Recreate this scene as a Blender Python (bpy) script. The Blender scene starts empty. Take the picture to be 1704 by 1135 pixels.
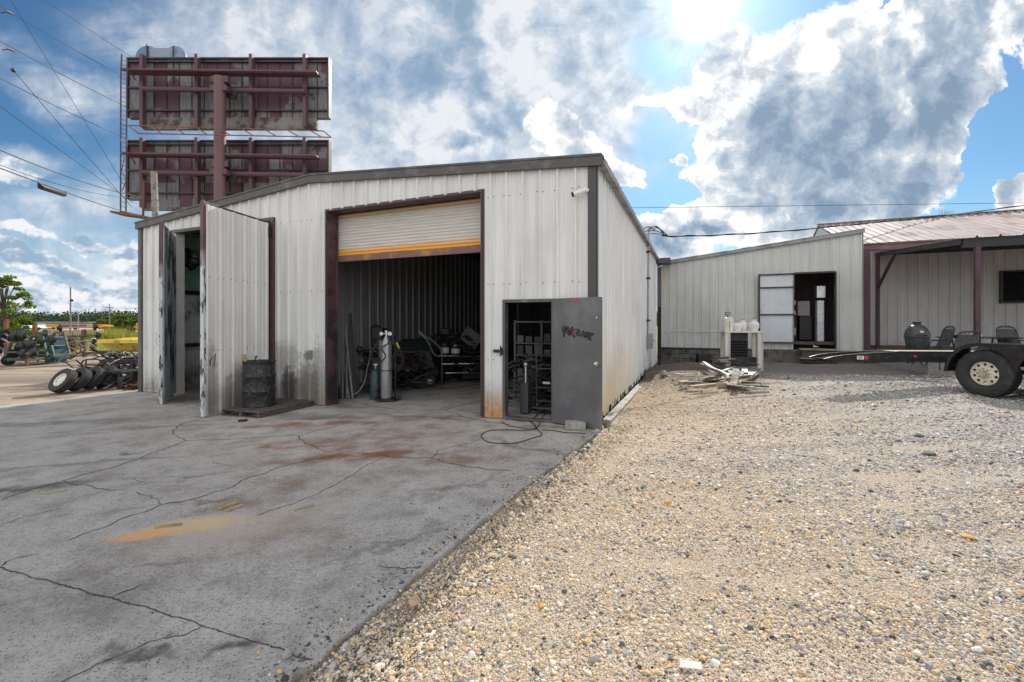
import bpy, bmesh, math, random
import numpy as np
from mathutils import Vector, Matrix, noise, Euler
random.seed(7); rng = np.random.default_rng(7)
R = math.radians
scene = bpy.context.scene
COL = scene.collection

# ------------------------------------------------------------------ camera
F = 730.0; CX = 852.0; HY = 537.0; CAMH = 1.65
cam_d = bpy.data.cameras.new("camera"); cam = bpy.data.objects.new("camera", cam_d)
COL.objects.link(cam); scene.camera = cam
cam.location = (0, 0, CAMH); cam.rotation_euler = (R(90), 0, 0)
cam_d.sensor_width = 36; cam_d.lens = 36 * F / 1704
cam_d.shift_y = -(567.5 - HY) / 1704
cam_d.clip_start = 0.05; cam_d.clip_end = 6000

# ------------------------------------------------------------------ sun and sky
SUN = Vector((0.442, 1.0, 0.722)).normalized()
SUN_EL = math.asin(SUN.z); SUN_AZ = math.atan2(SUN.x, SUN.y)
sd = bpy.data.lights.new("sun", 'SUN'); sd.energy = 5.0; sd.angle = R(0.6); sd.color = (1.0, 0.93, 0.82)
so = bpy.data.objects.new("sun", sd); COL.objects.link(so)
so.rotation_euler = (-SUN).to_track_quat('-Z', 'Y').to_euler(); so.location = (20, 45, 40)
scene.view_settings.view_transform = 'Standard'; scene.view_settings.look = 'None'
scene.view_settings.gamma = 1.0; scene.view_settings.exposure = 0.15

world = bpy.data.worlds.new("World"); scene.world = world; world.use_nodes = True

class NT:
    """tiny node helper"""
    def __init__(s, tree): s.t = tree; s.n = tree.nodes; s.l = tree.links
    def put(s, sock, v):
        if isinstance(v, bpy.types.NodeSocket): s.l.new(v, sock)
        elif v is not None:
            if isinstance(v, (tuple, list)) and len(v) == 3 and sock.type == 'RGBA': v = (*v, 1)
            sock.default_value = v
    def math(s, op, a, b=None, c=None, clamp=False):
        n = s.n.new('ShaderNodeMath'); n.operation = op; n.use_clamp = clamp
        s.put(n.inputs[0], a)
        if b is not None: s.put(n.inputs[1], b)
        if c is not None: s.put(n.inputs[2], c)
        return n.outputs[0]
    def vmath(s, op, a, b=None):
        n = s.n.new('ShaderNodeVectorMath'); n.operation = op; s.put(n.inputs[0], a)
        if b is not None: s.put(n.inputs[3] if op == 'SCALE' else n.inputs[1], b)
        return n.outputs[1] if op in ('DOT_PRODUCT', 'LENGTH', 'DISTANCE') else n.outputs[0]
    def sep(s, v):
        n = s.n.new('ShaderNodeSeparateXYZ'); s.put(n.inputs[0], v); return n.outputs
    def comb(s, x, y, z):
        n = s.n.new('ShaderNodeCombineXYZ'); s.put(n.inputs[0], x); s.put(n.inputs[1], y); s.put(n.inputs[2], z); return n.outputs[0]
    def noise(s, vec, scale, detail=4, rough=0.5, dist=0.0, dim='3D', col=False):
        n = s.n.new('ShaderNodeTexNoise'); n.noise_dimensions = dim
        if vec is not None: s.l.new(vec, n.inputs['Vector'])
        n.inputs['Scale'].default_value = scale; n.inputs['Detail'].default_value = detail
        n.inputs['Roughness'].default_value = rough; n.inputs['Distortion'].default_value = dist
        return n.outputs['Color'] if col else n.outputs['Fac']
    def voro(s, vec, scale, feature='F1', rand=1.0, dim='3D'):
        n = s.n.new('ShaderNodeTexVoronoi'); n.feature = feature; n.voronoi_dimensions = dim
        s.l.new(vec, n.inputs['Vector']); n.inputs['Scale'].default_value = scale; n.inputs['Randomness'].default_value = rand
        return n.outputs
    def mr(s, v, a, b, c=0.0, d=1.0, smooth=True):
        n = s.n.new('ShaderNodeMapRange'); n.interpolation_type = 'SMOOTHSTEP' if smooth else 'LINEAR'; n.clamp = True
        s.put(n.inputs[0], v)
        for i, x in enumerate((a, b, c, d)): s.put(n.inputs[i + 1], x)
        return n.outputs[0]
    def mix(s, f, a, b, mode='MIX'):
        n = s.n.new('ShaderNodeMix'); n.data_type = 'RGBA'; n.blend_type = mode; n.clamp_factor = True
        s.put(n.inputs[0], f); s.put(n.inputs[6], a); s.put(n.inputs[7], b)
        return n.outputs[2]
    def ramp(s, f, pts, interp='LINEAR'):
        n = s.n.new('ShaderNodeValToRGB'); n.color_ramp.interpolation = interp; s.put(n.inputs[0], f)
        e = n.color_ramp.elements
        while len(e) < len(pts): e.new(0.5)
        for i, (p, c) in enumerate(pts): e[i].position = p; e[i].color = (*c, 1)
        return n.outputs[0]
    def mapping(s, v, scale=(1, 1, 1), rot=(0, 0, 0), loc=(0, 0, 0)):
        n = s.n.new('ShaderNodeMapping'); s.l.new(v, n.inputs[0])
        n.inputs['Scale'].default_value = scale; n.inputs['Rotation'].default_value = rot; n.inputs['Location'].default_value = loc
        return n.outputs[0]

def build_world():
    w = NT(world.node_tree); w.n.clear()
    out = w.n.new('ShaderNodeOutputWorld'); bg = w.n.new('ShaderNodeBackground')
    w.l.new(bg.outputs[0], out.inputs[0])
    tc = w.n.new('ShaderNodeTexCoord'); D = w.vmath('NORMALIZE', tc.outputs['Generated'])
    sk = w.n.new('ShaderNodeTexSky'); sk.sky_type = 'NISHITA'; sk.sun_disc = False
    sk.sun_elevation = SUN_EL; sk.sun_rotation = SUN_AZ; sk.altitude = 150
    sk.air_density = 1.0; sk.dust_density = 0.6; sk.ozone_density = 2.0
    sky = sk.outputs[0]
    x, y, z = w.sep(D)
    ys = w.math('MAXIMUM', y, 0.12)
    P = w.comb(w.math('DIVIDE', x, ys), w.math('DIVIDE', z, ys), 0.0)
    front = w.mr(y, 0.05, 0.3)
    def warp(src, sc, amt, det=4): return w.vmath('ADD', src, w.vmath('SCALE', w.vmath('SUBTRACT', w.noise(P, sc, det, 0.62, col=True), (0.5, 0.5, 0.5)), amt))
    PW = warp(P, 3.2, 0.26, 6)
    PF = warp(P, 5.0, 0.10, 5)          # for the fine turbulence
    def blob(px, py, rx, ry, rot=0, a=1.0, src=None, i0=0.3, i1=1.3):
        n = w.n.new('ShaderNodeMapping'); n.vector_type = 'TEXTURE'
        w.l.new(src or PW, n.inputs[0]); n.inputs['Location'].default_value = ((px - CX) / F, (HY - py) / F, 0)
        n.inputs['Rotation'].default_value = (0, 0, R(rot)); n.inputs['Scale'].default_value = (rx / F, ry / F, 1)
        return w.mr(w.vmath('LENGTH', n.outputs[0]), i0, i1, a, 0.0)
    def union(lst, **k):
        r = None
        for q in lst: v = blob(*q, **k); r = v if r is None else w.math('MAXIMUM', r, v)
        return r
    su, sv = SUN.x / SUN.y, SUN.z / SUN.y
    toS = w.vmath('NORMALIZE', w.vmath('SUBTRACT', (su, sv, 0.0), P))
    def relief(sc, step, det, rough, base=None):
        a = w.noise(base or PF, sc, det, rough); b = w.noise(w.vmath('ADD', base or PF, w.vmath('SCALE', toS, step)), sc, det, rough)
        return a, w.math('SUBTRACT', a, b)
    n_mid, r_mid = relief(6.5, 0.035, 8, 0.60)
    n_big, r_big = relief(2.6, 0.11, 4, 0.55)
    n_fine = w.noise(PF, 22, 6, 0.65)
    detail = w.math('ADD', w.math('MULTIPLY', n_mid, 0.75), w.math('MULTIPLY', n_fine, 0.25))
    # ---- cumulus
    cum = union(((1400, 110, 270, 110, 14), (1330, 240, 190, 120, 0), (1490, 230, 150, 150, 0), (1630, 40, 130, 70, 20), (1590, 140, 90, 110, -20),
        (1135, 178, 105, 46, 0), (1215, 115, 100, 75, 30), (1180, 330, 70, 60, 0), (1185, 262, 48, 44, 0), (1150, 392, 100, 40, 0), (1250, 330, 60, 50, 0), (1300, 375, 120, 50, 0),
        (1420, 350, 160, 50, 0), (1700, 330, 60, 36, 20), (1030, 296, 55, 26, -30), (970, 255, 60, 36, -35), (925, 215, 40, 50, 30), (1110, 292, 22, 10, 0), (1400, 400, 300, 30, 0), (1760, 90, 60, 40, 0), (1830, 300, 60, 120, 0)))
    holes = union(((1500, 12, 50, 18, 35), (1085, 100, 44, 60, 10), (1075, 240, 44, 60, 20), (1668, 240, 44, 110, -20), (1100, 335, 70, 20, 0), (1560, 380, 120, 20, 0), (900, 285, 60, 16, -10)))
    cf = w.math('ADD', w.math('MULTIPLY', w.math('SUBTRACT', cum, w.math('MULTIPLY', holes, 1.1)), 0.72), w.math('MULTIPLY', detail, 0.85))
    cmask = w.mr(cf, 0.55, 0.70); depth = w.mr(cf, 0.62, 1.10)
    grey = union(((1370, 230, 200, 110, 12), (1510, 200, 120, 120, -20), (1430, 305, 210, 55, 0), (1300, 160, 80, 60, 35), (1205, 270, 30, 30, 0), (1160, 395, 60, 14, 0), (1350, 330, 120, 40, 0)), i0=0.1, i1=1.25)
    sh = w.math('ADD', w.math('MULTIPLY', depth, 0.22), w.math('MULTIPLY', grey, 0.66))
    sh = w.math('SUBTRACT', sh, w.math('MULTIPLY', r_mid, 3.4)); sh = w.math('SUBTRACT', sh, w.math('MULTIPLY', r_big, 1.8))
    sh = w.math('ADD', sh, w.math('MULTIPLY', w.math('SUBTRACT', 0.5, n_fine), 0.35))
    sh = w.mr(sh, -0.10, 1.05, smooth=False)
    ccol = w.ramp(sh, [(0.0, (1.02, 1.02, 1.02)), (0.14, (0.85, 0.87, 0.89)), (0.36, (0.56, 0.62, 0.69)), (0.65, (0.36, 0.45, 0.56)), (1.0, (0.22, 0.31, 0.43))])
    # ---- thin high cloud, combed towards the sun
    dx = w.vmath('SUBTRACT', P, (su, sv, 0.0)); dx0, dx1, _ = w.sep(dx)
    ang = w.math('ARCTAN2', dx1, dx0); rad = w.vmath('LENGTH', dx)
    PR = w.comb(w.math('MULTIPLY', ang, 2.4), w.math('MULTIPLY', rad, 0.8), 0.3)
    PRw = w.vmath('ADD', PR, w.vmath('SCALE', w.vmath('SUBTRACT', w.noise(P, 2.2, 4, 0.6, col=True), (0.5, 0.5, 0.5)), 0.55))
    n_r = w.noise(PRw, 2.3, 9, 0.64)
    PSl = w.mapping(P, (1.0, 3.6, 1), (0, 0, R(22))); n_l = w.noise(PSl, 2.6, 9, 0.62, 0.5)
    vm = union(((860, 60, 330, 190, -10), (700, 230, 300, 110, 0), (960, 170, 180, 140, 25), (480, 60, 200, 90, -20), (600, 300, 300, 110, 0)), i0=0.3, i1=1.7)
    vl = union(((120, 340, 320, 50, 8), (60, 470, 420, 80, 0), (360, 80, 200, 70, -15), (30, 265, 80, 26, 5), (130, 150, 160, 40, -25)), i0=0.3, i1=1.8)
    vm = w.math('MULTIPLY', vm, w.math('SUBTRACT', 1.0, w.math('MULTIPLY', holes, 0.9, clamp=True))); veil = w.math('MULTIPLY', vm, w.mr(n_r, 0.0, 0.42)); veil = w.math('MAXIMUM', veil, w.math('MULTIPLY', vl, w.mr(n_l, 0.26, 0.70, 0.0, 0.85)))
    # puffs and shadows inside the veil
    puff = w.math('MULTIPLY', union(((840, 130, 90, 110, -60), (760, 215, 110, 60, -30), (900, 235, 130, 60, 10), (700, 20, 90, 50, -30), (830, 60, 60, 80, 60), (960, 260, 90, 40, -20), (640, 240, 50, 40, 0)), i0=0.1, i1=1.4), 1.0)
    pf = w.mr(w.math('ADD', w.math('MULTIPLY', puff, 0.5), w.math('MULTIPLY', detail, 0.9)), 0.56, 0.84)
    dk = union(((868, 180, 24, 22, -20), (812, 212, 40, 16, -35), (745, 25, 40, 50, 60), (800, 115, 26, 40, 30), (700, 130, 40, 40, 0), (770, 240, 36, 16, 0)), i0=0.1, i1=1.5)
    vsh = w.math('ADD', w.math('MULTIPLY', dk, 0.75), w.math('MULTIPLY', w.math('SUBTRACT', 0.5, n_r), 1.1)); vsh = w.math('SUBTRACT', vsh, w.math('MULTIPLY', r_mid, 2.6)); vsh = w.math('SUBTRACT', vsh, w.math('MULTIPLY', r_big, 1.0))
    vsh = w.math('SUBTRACT', vsh, w.math('MULTIPLY', pf, 0.22)); vsh = w.math('ADD', vsh, w.math('MULTIPLY', w.math('SUBTRACT', 0.52, n_fine), 0.5))
    vcol = w.ramp(w.mr(vsh, -0.30, 0.72, smooth=False), [(0.0, (0.80, 0.82, 0.85)), (0.30, (0.58, 0.64, 0.71)), (0.65, (0.38, 0.47, 0.58)), (1.0, (0.27, 0.37, 0.49))])
    veil = w.math('MAXIMUM', veil, pf)
    # ---- low cloud above the left horizon
    low = union(((45, 385, 62, 15, -6), (140, 388, 44, 16, 0), (205, 402, 40, 32, -30), (215, 450, 60, 26, 0), (60, 440, 120, 24, -8), (120, 482, 170, 20, 0), (150, 515, 220, 18, 0), (20, 500, 60, 20, 0), (28, 275, 50, 26, 0)))
    PL = w.mapping(P, (1.0, 1.9, 1)); nl = w.noise(w.vmath('ADD', PL, w.vmath('SCALE', w.vmath('SUBTRACT', PF, P), 1.0)), 9.0, 8, 0.6); nl2 = w.noise(w.vmath('ADD', PL, (0.02, 0.05, 0)), 9.0, 8, 0.6)
    lm = w.mr(w.math('ADD', w.math('MULTIPLY', low, 0.62), w.math('MULTIPLY', nl, 0.7)), 0.46, 0.74, 0.0, 0.95)
    lcol = w.mix(w.mr(w.math('ADD', w.math('MULTIPLY', w.math('SUBTRACT', nl, nl2), 3.2), w.math('MULTIPLY', n_big, 0.8)), 0.05, 0.75), (0.30, 0.42, 0.56), (0.84, 0.85, 0.88))
    # ---- clear sky from the Nishita model
    blue = w.vmath('MULTIPLY', sky, (0.045, 0.074, 0.090))
    blue = w.mix(w.mr(z, 0.0, 0.28, 0.7, 0.0), blue, (0.50, 0.66, 0.82))
    c = w.mix(w.math('MULTIPLY', veil, 0.92), blue, vcol)
    c = w.mix(lm, c, lcol); c = w.mix(cmask, c, ccol)
    # ---- back half of the sky: unseen bright cloud added to fill the shaded facade
    nbk = w.noise(D, 2.2, 5, 0.6, 0.3); bcol = w.mix(w.mr(nbk, 0.5, 0.7), (1.42, 1.38, 1.33), (0.95, 1.0, 1.06))
    backc = w.mix(w.mr(nbk, 0.38, 0.52), w.vmath('SCALE', blue, 1.0), bcol)
    c = w.mix(front, backc, c)
    # ---- glare round the sun behind thin cloud
    ds = w.math('MAXIMUM', w.vmath('DOT_PRODUCT', D, tuple(SUN)), 0.0)
    g = w.math('ADD', w.math('MULTIPLY', w.math('POWER', ds, 2200.0), 3.0), w.math('MULTIPLY', w.math('POWER', ds, 320.0), 0.30))
    g = w.math('ADD', g, w.math('MULTIPLY', w.math('POWER', ds, 22.0), 0.05))
    c = w.vmath('ADD', c, w.vmath('SCALE', (1.0, 0.98, 0.95), g))
    w.l.new(c, bg.inputs[0]); bg.inputs[1].default_value = 1.0
    world.cycles.sampling_method = 'MANUAL'; world.cycles.sample_map_resolution = 1024
build_world()

# ------------------------------------------------------------------ frames and helpers
CO = Vector((1.352, 7.0, 0)); TH = math.atan2(-730, 1755)   # front right corner of the workshop, facade direction
ex = Vector((math.cos(TH), math.sin(TH), 0)); ey = Vector((-math.sin(TH), math.cos(TH), 0))
def L(x, y, z=0.0): return CO + ex * x + ey * y + Vector((0, 0, z))
def toL(X, Y):
    d = Vector((X, Y, 0)) - Vector((CO.x, CO.y, 0)); return d.dot(ex), d.dot(ey)
def P(px, py, Y): return Vector(((px - CX) / F * Y, Y, CAMH - (py - HY) / F * Y))
def G(px, py, z=0.0):
    Y = (CAMH - z) * F / (py - HY); return Vector(((px - CX) / F * Y, Y, z))
def sm(x):
    x = min(1, max(0, x)); return x * x * (3 - 2 * x)
def slab_z(lx): return 0.0155 * max(-13, min(0, lx))
def slab_edge(ly):
    pts = [(-16, -0.5), (-6.5, -0.36), (-5.4, -0.28), (-4.4, -0.24), (-3.1, -0.175), (-0.7, 0.06), (0.0, 0.1), (0.2, 0.1)]
    for (a, xa), (b, xb) in zip(pts, pts[1:]):
        if ly <= b: t = (ly - a) / (b - a); return xa + (xb - xa) * max(0, t)
    return 0.1
def rise(lx, ly):
    w = 1 - 0.55 * sm((ly - 3.2) / 5.5)
    z = (0.04 * sm(lx / 1.5) + 0.40 * sm((lx - .8) / 5.2) ** 1.25) * w + 0.10 * sm((lx - 6) / 8) * w
    return z
MOUND = Vector((5.3, 13.2))
def hz(X, Y):
    lx, ly = toL(X, Y)
    if lx <= 0.1: base = slab_z(lx)
    else:
        base = rise(lx, ly)
        d = math.hypot((X - MOUND.x) / 1.9, (Y - MOUND.y) / 2.3)
        base += 0.42 * math.exp(-d * d) + .05 * noise.noise(Vector((X * 1.6, Y * 1.6, 4))) * math.exp(-d * d * .5)
        if ly > 1: base -= 0.10 * sm((ly - 1) / 8) * (1 - sm(lx / 1.2))
    if lx < -12.5: base = -0.2
    if -0.6 < lx < 40 and ly < 14: base += (0.020 * noise.noise(Vector((X * 0.9, Y * 1.7, 0))) + 0.055 * (abs(noise.noise(Vector((X * .30 + Y * .12, Y * 1.3 + X * .36, 6)))) - .25) + .010 * noise.noise(Vector((X * 1.6, Y * 4 + X, 2)))) * sm(lx / 0.8) + 0.006 * noise.noise(Vector((X * 5, Y * 6, 3)))
    return base

def obj(name, mesh, mat=None, parent=None):
    o = bpy.data.objects.new(name, mesh); COL.objects.link(o)
    if mat is not None and not mesh.materials:
        for m in (mat if isinstance(mat, (list, tuple)) else [mat]): mesh.materials.append(m)
    if parent is not None: o.parent = parent
    return o
def tag(o, label=None, cat=None, group=None, kind=None):
    if label: o['label'] = label
    if cat: o['category'] = cat
    if group: o['group'] = group
    if kind: o['kind'] = kind
    return o
def thing(name, label, cat, loc=(0, 0, 0), rz=0.0, group=None, rot=None):
    o = bpy.data.objects.new(name, None); COL.objects.link(o); o.empty_display_size = 0.2
    o.location = loc; o.rotation_euler = rot if rot else (0, 0, rz)
    return tag(o, label, cat, group)
def dup(root, loc=None, rz=None, label=None, rot=None, scale=None):
    r = root.copy(); COL.objects.link(r)
    if loc is not None: r.location = loc
    if rz is not None: r.rotation_euler = (0, 0, rz)
    if rot is not None: r.rotation_euler = rot
    if scale is not None: r.scale = scale
    if label: r['label'] = label
    for ch in list(root.children):
        c = ch.copy(); COL.objects.link(c); c.parent = r
        for g in list(ch.children):
            d = g.copy(); COL.objects.link(d); d.parent = c
    return r

class MB:
    def __init__(s): s.v = []; s.f = []; s.mi = []; s.cur = 0
    def add(s, vs, fs):
        n = len(s.v); s.v += [tuple(v) for v in vs]
        for f in fs: s.f.append(tuple(n + i for i in f)); s.mi.append(s.cur)
    def box(s, c, size, rot=None, taper=1.0):
        hx, hy, hz_ = size[0] / 2, size[1] / 2, size[2] / 2
        vs = [Vector((sx * hx * (taper if sz > 0 else 1), sy * hy * (taper if sz > 0 else 1), sz * hz_)) for sz in (-1, 1) for sy in (-1, 1) for sx in (-1, 1)]
        if rot is not None:
            m = rot if isinstance(rot, Matrix) else Euler(rot).to_matrix(); vs = [m @ v for v in vs]
        c = Vector(c); s.add([v + c for v in vs], [(0, 2, 3, 1), (4, 5, 7, 6), (0, 1, 5, 4), (2, 6, 7, 3), (0, 4, 6, 2), (1, 3, 7, 5)]); return s
    def b2(s, a, b):   # box from min corner to max corner
        a = Vector(a); b = Vector(b); d = b - a
        return s.box((a + b) / 2, (abs(d.x), abs(d.y), abs(d.z)))
    def bar(s, p, q, w, h=None, up=Vector((0, 0, 1))):
        p = Vector(p); q = Vector(q); h = h or w; d = q - p; l = d.length
        if l < 1e-6: return s
        z = d / l
        if abs(z.dot(up)) > 0.98: up = Vector((0, 1, 0))
        x = z.cross(up).normalized(); y = x.cross(z).normalized()
        m = Matrix((x, y, z)).transposed()
        return s.box((p + q) / 2, (w, h, l), m)
    def tube(s, pts, r, n=8, caps=True, radii=None):
        pts = [Vector(p) for p in pts]; m = len(pts); base = len(s.v); prev = None; vs = []
        for i, p in enumerate(pts):
            d = (pts[min(i + 1, m - 1)] - pts[max(i - 1, 0)]).normalized()
            if prev is None:
                a = Vector((0, 0, 1)) if abs(d.z) < 0.9 else Vector((1, 0, 0)); x = d.cross(a).normalized()
            else: x = (prev - d * prev.dot(d)).normalized()
            prev = x; y = d.cross(x); rr = radii[i] if radii else r
            for k in range(n):
                t = 2 * math.pi * k / n; vs.append(p + x * math.cos(t) * rr + y * math.sin(t) * rr)
        fs = [(i * n + k, i * n + (k + 1) % n, (i + 1) * n + (k + 1) % n, (i + 1) * n + k) for i in range(m - 1) for k in range(n)]
        if caps: fs += [tuple(reversed(range(n))), tuple((m - 1) * n + k for k in range(n))]
        s.add(vs, fs); return s
    def lathe(s, prof, n=24, c=(0, 0, 0), rot=None, close=False):
        c = Vector(c); vs = []; m = rot if rot is None or isinstance(rot, Matrix) else Euler(rot).to_matrix()
        for (r, z) in prof:
            for k in range(n):
                t = 2 * math.pi * k / n; v = Vector((r * math.cos(t), r * math.sin(t), z))
                vs.append((m @ v if m else v) + c)
        np_ = len(prof); fs = []
        for i in range(np_ if close else np_ - 1):
            j = (i + 1) % np_
            for k in range(n): fs.append((i * n + k, i * n + (k + 1) % n, j * n + (k + 1) % n, j * n + k))
        if not close: fs += [tuple(reversed(range(n))), tuple((np_ - 1) * n + k for k in range(n))]
        s.add(vs, fs); return s
    def cyl(s, p, q, r, n=16, r2=None): return s.tube([p, q], r, n, True, [r, r if r2 is None else r2])
    def sphere(s, c, r, n=12, sc=(1, 1, 1)):
        prof = [(max(1e-4, math.sin(math.pi * i / n)) * r, -math.cos(math.pi * i / n) * r) for i in range(n + 1)]
        b = len(s.v); s.lathe(prof, n * 2)
        for i in range(b, len(s.v)):
            v = s.v[i]; s.v[i] = (v[0] * sc[0] + c[0], v[1] * sc[1] + c[1], v[2] * sc[2] + c[2])
        return s
    def prism(s, poly, d):      # poly: list of 3d points, d: extrusion vector
        n = len(poly); poly = [Vector(p) for p in poly]; d = Vector(d)
        vs = poly + [p + d for p in poly]
        s.add(vs, [tuple(range(n)), tuple(reversed(range(n, 2 * n)))] + [(i, i + n, (i + 1) % n + n, (i + 1) % n) for i in range(n)]); return s
    def torus(s, c, R_, r, n=24, m=8, rot=None):
        prof = [(R_ + r * math.cos(2 * math.pi * i / m), r * math.sin(2 * math.pi * i / m)) for i in range(m)]
        return s.lathe(prof, n, c, rot, close=True)
    def rock(s, c, r, seed, sq=0.6):
        b = bmesh.new(); bmesh.ops.create_icosphere(b, subdivisions=2, radius=1); rr = random.Random(seed)
        o = Vector((rr.random() * 90, rr.random() * 90, 0)); rot = Euler((0, 0, rr.random() * 6)).to_matrix()
        vs = []
        for v in b.verts:
            k = 1 + 0.5 * noise.noise(v.co * 1.3 + o); p = v.co * k; p = Vector((p.x * r, p.y * r * 0.75, p.z * r * sq)); vs.append(rot @ p + Vector(c))
        fs = [tuple(v.index for v in f.verts) for f in b.faces]; b.free(); s.add(vs, fs); return s
    def build(s, name, mat, parent=None, smooth=False, bevel=0.0, origin=None, angle=35):
        me = bpy.data.meshes.new(name)
        vs = s.v
        if origin is not None:
            ov = Vector(origin); vs = [Vector(v) - ov for v in vs]
        me.from_pydata(vs, [], s.f)
        mats = mat if isinstance(mat, (list, tuple)) else [mat]
        for m in mats: me.materials.append(m)
        if len(mats) > 1: me.polygons.foreach_set('material_index', s.mi)
        b = bmesh.new(); b.from_mesh(me); bmesh.ops.recalc_face_normals(b, faces=b.faces); b.to_mesh(me); b.free()
        if smooth: me.shade_smooth() if False else me.polygons.foreach_set('use_smooth', [True] * len(me.polygons))
        if smooth: me.set_sharp_from_angle(angle=R(angle))
        o = obj(name, me, None, parent)
        if origin is not None: o.location = origin
        if bevel:
            md = o.modifiers.new('bevel', 'BEVEL'); md.width = bevel; md.segments = 2; md.limit_method = 'ANGLE'; md.angle_limit = R(40)
        return o

# ------------------------------------------------------------------ materials
def new_mat(name):
    m = bpy.data.materials.new(name); m.use_nodes = True; t = NT(m.node_tree)
    b = m.node_tree.nodes['Principled BSDF']; tc = t.n.new('ShaderNodeTexCoord')
    return m, t, b, tc.outputs['Object']
def bump(t, b, h, strength=0.3, dist=0.01):
    n = t.n.new('ShaderNodeBump'); n.inputs['Strength'].default_value = strength; n.inputs['Distance'].default_value = dist
    t.l.new(h, n.inputs['Height']); t.l.new(n.outputs[0], b.inputs['Normal'])
_mc = {}
def mat(name, c, rough=0.6, metal=0.0, c2=None, scale=6.0, lo=0.5, hi=0.65, var=0.18, bs=40.0, bst=0.25, spec=0.5, stretch=(1, 1, 1)):
    """painted / worn surface: base colour c, patches of c2 where a noise passes lo..hi"""
    if name in _mc: return _mc[name]
    m, t, b, o = new_mat(name)
    o2 = t.mapping(o, stretch)
    n1 = t.noise(o2, scale, 6, 0.62); n2 = t.noise(o, scale * 0.35, 3, 0.5)
    col = c
    if c2 is not None: col = t.mix(t.mr(n1, lo, hi), c, c2)
    k = t.mr(t.math('ADD', t.math('MULTIPLY', n1, 0.5), t.math('MULTIPLY', n2, 0.5)), 0.3, 0.7, 1 - var, 1 + var, False)
    t.put(b.inputs['Base Color'], t.vmath('SCALE', col, k) if isinstance(col, bpy.types.NodeSocket) else t.vmath('SCALE', tuple(c), k))
    t.put(b.inputs['Roughness'], t.mr(n1, 0.3, 0.7, max(0.05, rough - 0.12), min(1, rough + 0.12), False)); b.inputs['Metallic'].default_value = metal
    b.inputs['Specular IOR Level'].default_value = spec
    bump(t, b, t.noise(o, bs, 4, 0.6), bst, 0.004)
    _mc[name] = m; return m

def mat_siding(name, base, grime=0.5, rustx=(), side=False, dark=None):
    m, t, b, o = new_mat(name); x, y, z = t.sep(o)
    st = t.noise(t.mapping(o, (6, 6, 0.35)), 1.6, 6, 0.6); bl = t.noise(o, 0.7, 4, 0.55); fine = t.noise(o, 9, 5, 0.65)
    k = t.mr(st, 0.3, 0.72, 0.82, 1.06, False)
    col = t.vmath('SCALE', tuple(base), k)
    col = t.mix(t.mr(bl, 0.46, 0.72, 0, 0.45), col, tuple(v * 0.72 for v in base))
    # soot and splash at the foot
    lowm = t.mr(t.math('ADD', z, t.math('MULTIPLY', t.math('SUBTRACT', 0.5, bl), 2.6)), -0.1, 1.0, grime, 0.0)
    lowm = t.math('MULTIPLY', lowm, t.mr(fine, 0.25, 0.65, 0.4, 1.0))
    col = t.mix(lowm, col, (0.15, 0.135, 0.12))
    for (xc, w, h, s) in rustx:    # rust climbing from the foot
        r = t.mr(t.math('ABSOLUTE', t.math('SUBTRACT', y if side else x, xc)), w * 0.6, w, 1, 0)
        r = t.math('MULTIPLY', r, t.mr(t.math('ADD', z, t.math('MULTIPLY', t.math('SUBTRACT', st, 0.5), 0.9)), h * 0.15, h, s, 0))
        col = t.mix(r, col, t.mix(t.mr(fine, 0.35, 0.65), (0.42, 0.20, 0.07), (0.56, 0.36, 0.18)))
    if side:
        ye = t.math('MULTIPLY', t.mr(y, 0.5, 6.5, 1, 0), t.mr(z, 0.1, 1.6, 0.6, 0))
        col = t.mix(ye, col, (0.52, 0.40, 0.20))
    if name == 'painted_siding_front':     # soot patches low on the wall between the bays
        for (xc, zc, rx_, rz_, k_) in ((-6.75, .25, .22, .45, .95), (-6.2, .35, .35, .5, .6), (-6.9, .9, .5, .35, .4), (-6.15, .95, .16, .12, .8), (-5.9, .5, .2, .8, .5), (-8.6, .5, .5, .9, .5), (.9, .35, .35, .5, .6), (1.55, .5, .18, .9, .5)):
            q = t.math('POWER', t.math('DIVIDE', t.math('SUBTRACT', x, xc), rx_), 2.0); q2 = t.math('POWER', t.math('DIVIDE', t.math('SUBTRACT', z, zc), rz_), 2.0)
            q = t.math('ADD', t.math('ADD', q, q2), t.math('MULTIPLY', t.math('SUBTRACT', fine, .5), 3.0)); col = t.mix(t.mr(q, .2, 1.5, k_, 0), col, (0.10, 0.092, 0.085))
    t.put(b.inputs['Base Color'], col); b.inputs['Roughness'].default_value = 0.42; b.inputs['Specular IOR Level'].default_value = 0.4
    bump(t, b, t.math('ADD', t.noise(t.mapping(o, (1, 1, .3)), 3.0, 3, 0.5), t.math('MULTIPLY', fine, .06)), 0.25, 0.02)
    return m

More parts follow.
